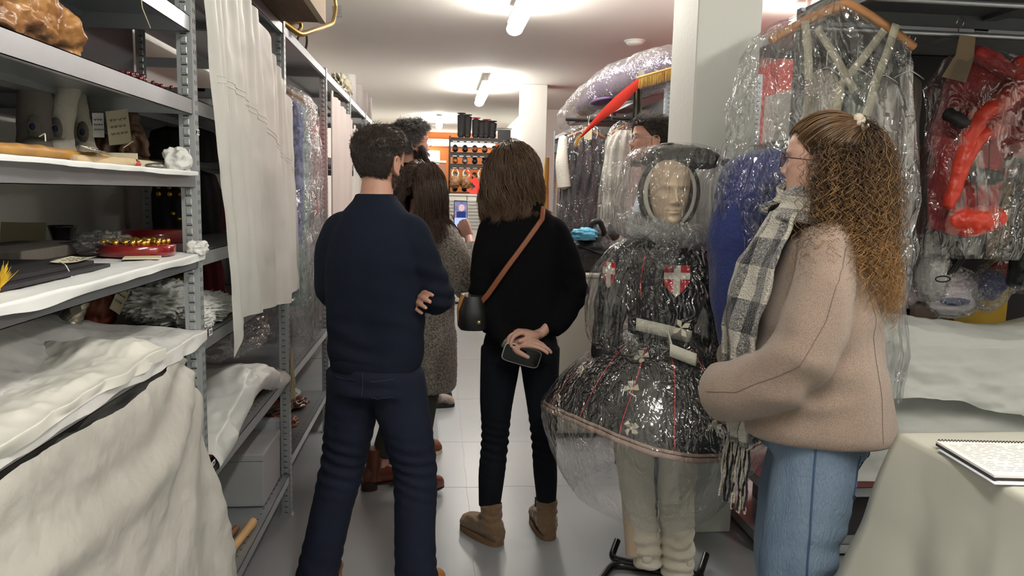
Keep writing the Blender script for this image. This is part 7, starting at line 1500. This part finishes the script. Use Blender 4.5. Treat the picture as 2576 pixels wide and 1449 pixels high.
for k, z in enumerate((1.64, 1.45, 1.25)):
    rng = np.random.default_rng(k); n_ = 240; a = rng.uniform(-PI, .4, n_); R0 = v3(1.19+(.125+.01*k)*np.cos(a), 4.78+.07*np.sin(a), z+0*a); Q = R0[:, None]+np.linspace(0, 1, 6)[None, :, None]*(np.array([0, -.004, -.11])+rng.normal(0, .003, (n_, 3)))[:, None]; strands(Q, .002, 3).build('fringe', m_wsl, T)
for k, (y, col, lab) in enumerate(((4.95, (.12, .12, .08), 'dark olive garment hanging behind the banner'), (5.15, (.5, .42, .3), 'beige garment in plastic behind the man with glasses'), (5.4, (.03, .03, .035), 'black garment hanging deeper on the right rack'), (6.2, (.45, .3, .15), 'tan garment hanging in the second section of the right rack'), (6.6, (.5, .03, .04), 'red garment hanging in the second section of the right rack'), (6.95, (.25, .25, .3), 'grey garment hanging in the second section of the right rack'))):
    x = 1.52; T = thing('garment', lab, 'garment', (x, y, 1.0), 0, 'garments on the right rack rail'); hanger(T, (x, y, 1.97), .24, .06, m_hook, 2.07, .005)
    shell([(x, y, 1.95, .04, .02), (x, y, 1.88, .12, .03), (x, y, 1.5, .13, .04), (x, y, 1.0, .14, .045)], 'cloth', M('rack_cloth_%s' % 'abcdef'[k], col, .75, bump=(40, .3)), T, .008, 8, 60, 40, 70+k, 9, .008)
T = thing('fabric_length', 'long dark olive cloth strip hanging from the rack above the man with glasses', 'fabric', tuple(atY(1605, 400, 4.4))); a, b = atY(1606, 200, 4.42), atY(1600, 420, 4.42)
sheet(lambda U, V: v3(a[0]+(b[0]-a[0])*V+.05*(U-.5)*(1+.4*V), a[1]+.012*np.sin(U*14), a[2]+(b[2]-a[2])*V), 'cloth', M('olive_cloth', (.06, .065, .045), .8), T, 30, 20)
# coloured cloths at the end of the right rack
for k, (x0, x1, z0, z1, Y, col, lab, dx) in enumerate(((1352, 1378, .02, 1.93, 8.6, (.60, .36, .08), 'golden yellow cloth leaning at the far end of the right rack', 10), (1396, 1403, .02, 1.75, 8.3, (.55, .25, .04), 'orange cloth strip beside the golden cloth', 2), (1400, 1408, .02, 1.68, 8.2, (.03, .22, .33), 'teal cloth strip beside the orange strip', 0), (1407, 1416, .02, 1.75, 8.1, (.10, .02, .03), 'dark maroon cloth beside the teal strip', 0))):
    p0, p1 = atY(x0, 450, Y), atY(x1, 450, Y); T = thing('fabric_length', lab, 'fabric', (float((p0[0]+p1[0])/2), Y, z0)); w_ = (p1[0]-p0[0])/2; xm = (p0[0]+p1[0])/2; ddx = dx*Y/1860
    shell([(xm+ddx, Y, z1, w_*.4, .02), (xm+ddx*.5, Y, (z0+z1)/2, w_*.9, .04), (xm-ddx, Y, z0, w_*1.2, .05)], 'cloth', M('far_cloth_%s' % 'abcd'[k], col, .5), T, .004, 9, 40, 30, 80+k, 7, .006)
# black bag with blue cloth on the cabinet
T = thing('duffel_bag', 'black soft bag with light blue cloth poking out, on the cream cabinet', 'bag', (.99, 4.62, 1.03)); m_nyl = M('black_nylon', (.008, .008, .010), .5, bump=(30, .6))
def f(m):
    m.loft([(.98, 4.64, 1.04, .16, .13), (.98, 4.64, 1.10, .175, .14), (.98, 4.64, 1.19, .16, .12), (.97, 4.64, 1.25, .12, .08), (.99, 4.64, 1.29, .08, .05)], 30, 2.6); m.ball((1.08, 4.62, 1.26), (.06, .05, .05))
def bz(v, n): return .014*ridge(v*9, 3, 4)-.004
m = MB(); f(m); v_ = vox(m, .007, 2, bz); v_.v[0][:, 2] = np.maximum(v_.v[0][:, 2], 1.033); v_.build('body', m_nyl, T)
m = MB(); limb(m, [(.92, 4.55, 1.24), (.95, 4.53, 1.34), (1.0, 4.54, 1.35), (1.04, 4.55, 1.27)], [.016, .018, .018, .016], 10); m.build('handle', m_nyl, T)
m = MB(); m.tube([(.86, 4.50, 1.20), (1.0, 4.49, 1.15), (1.12, 4.50, 1.17)], .012, 8, flat=.3); m.build('strap', m_nyl, T)
T2 = thing('cloth', 'light blue cloth lying on the black bag', 'cloth', (.90, 4.52, 1.24)); heap(T2, (.90, 4.52, 1.265), (.075, .045, .035), M('sky_blue_cloth', (.12, .42, .62), .6, bump=(20, .4)), 'cloth', 4, .3, 6, 60)
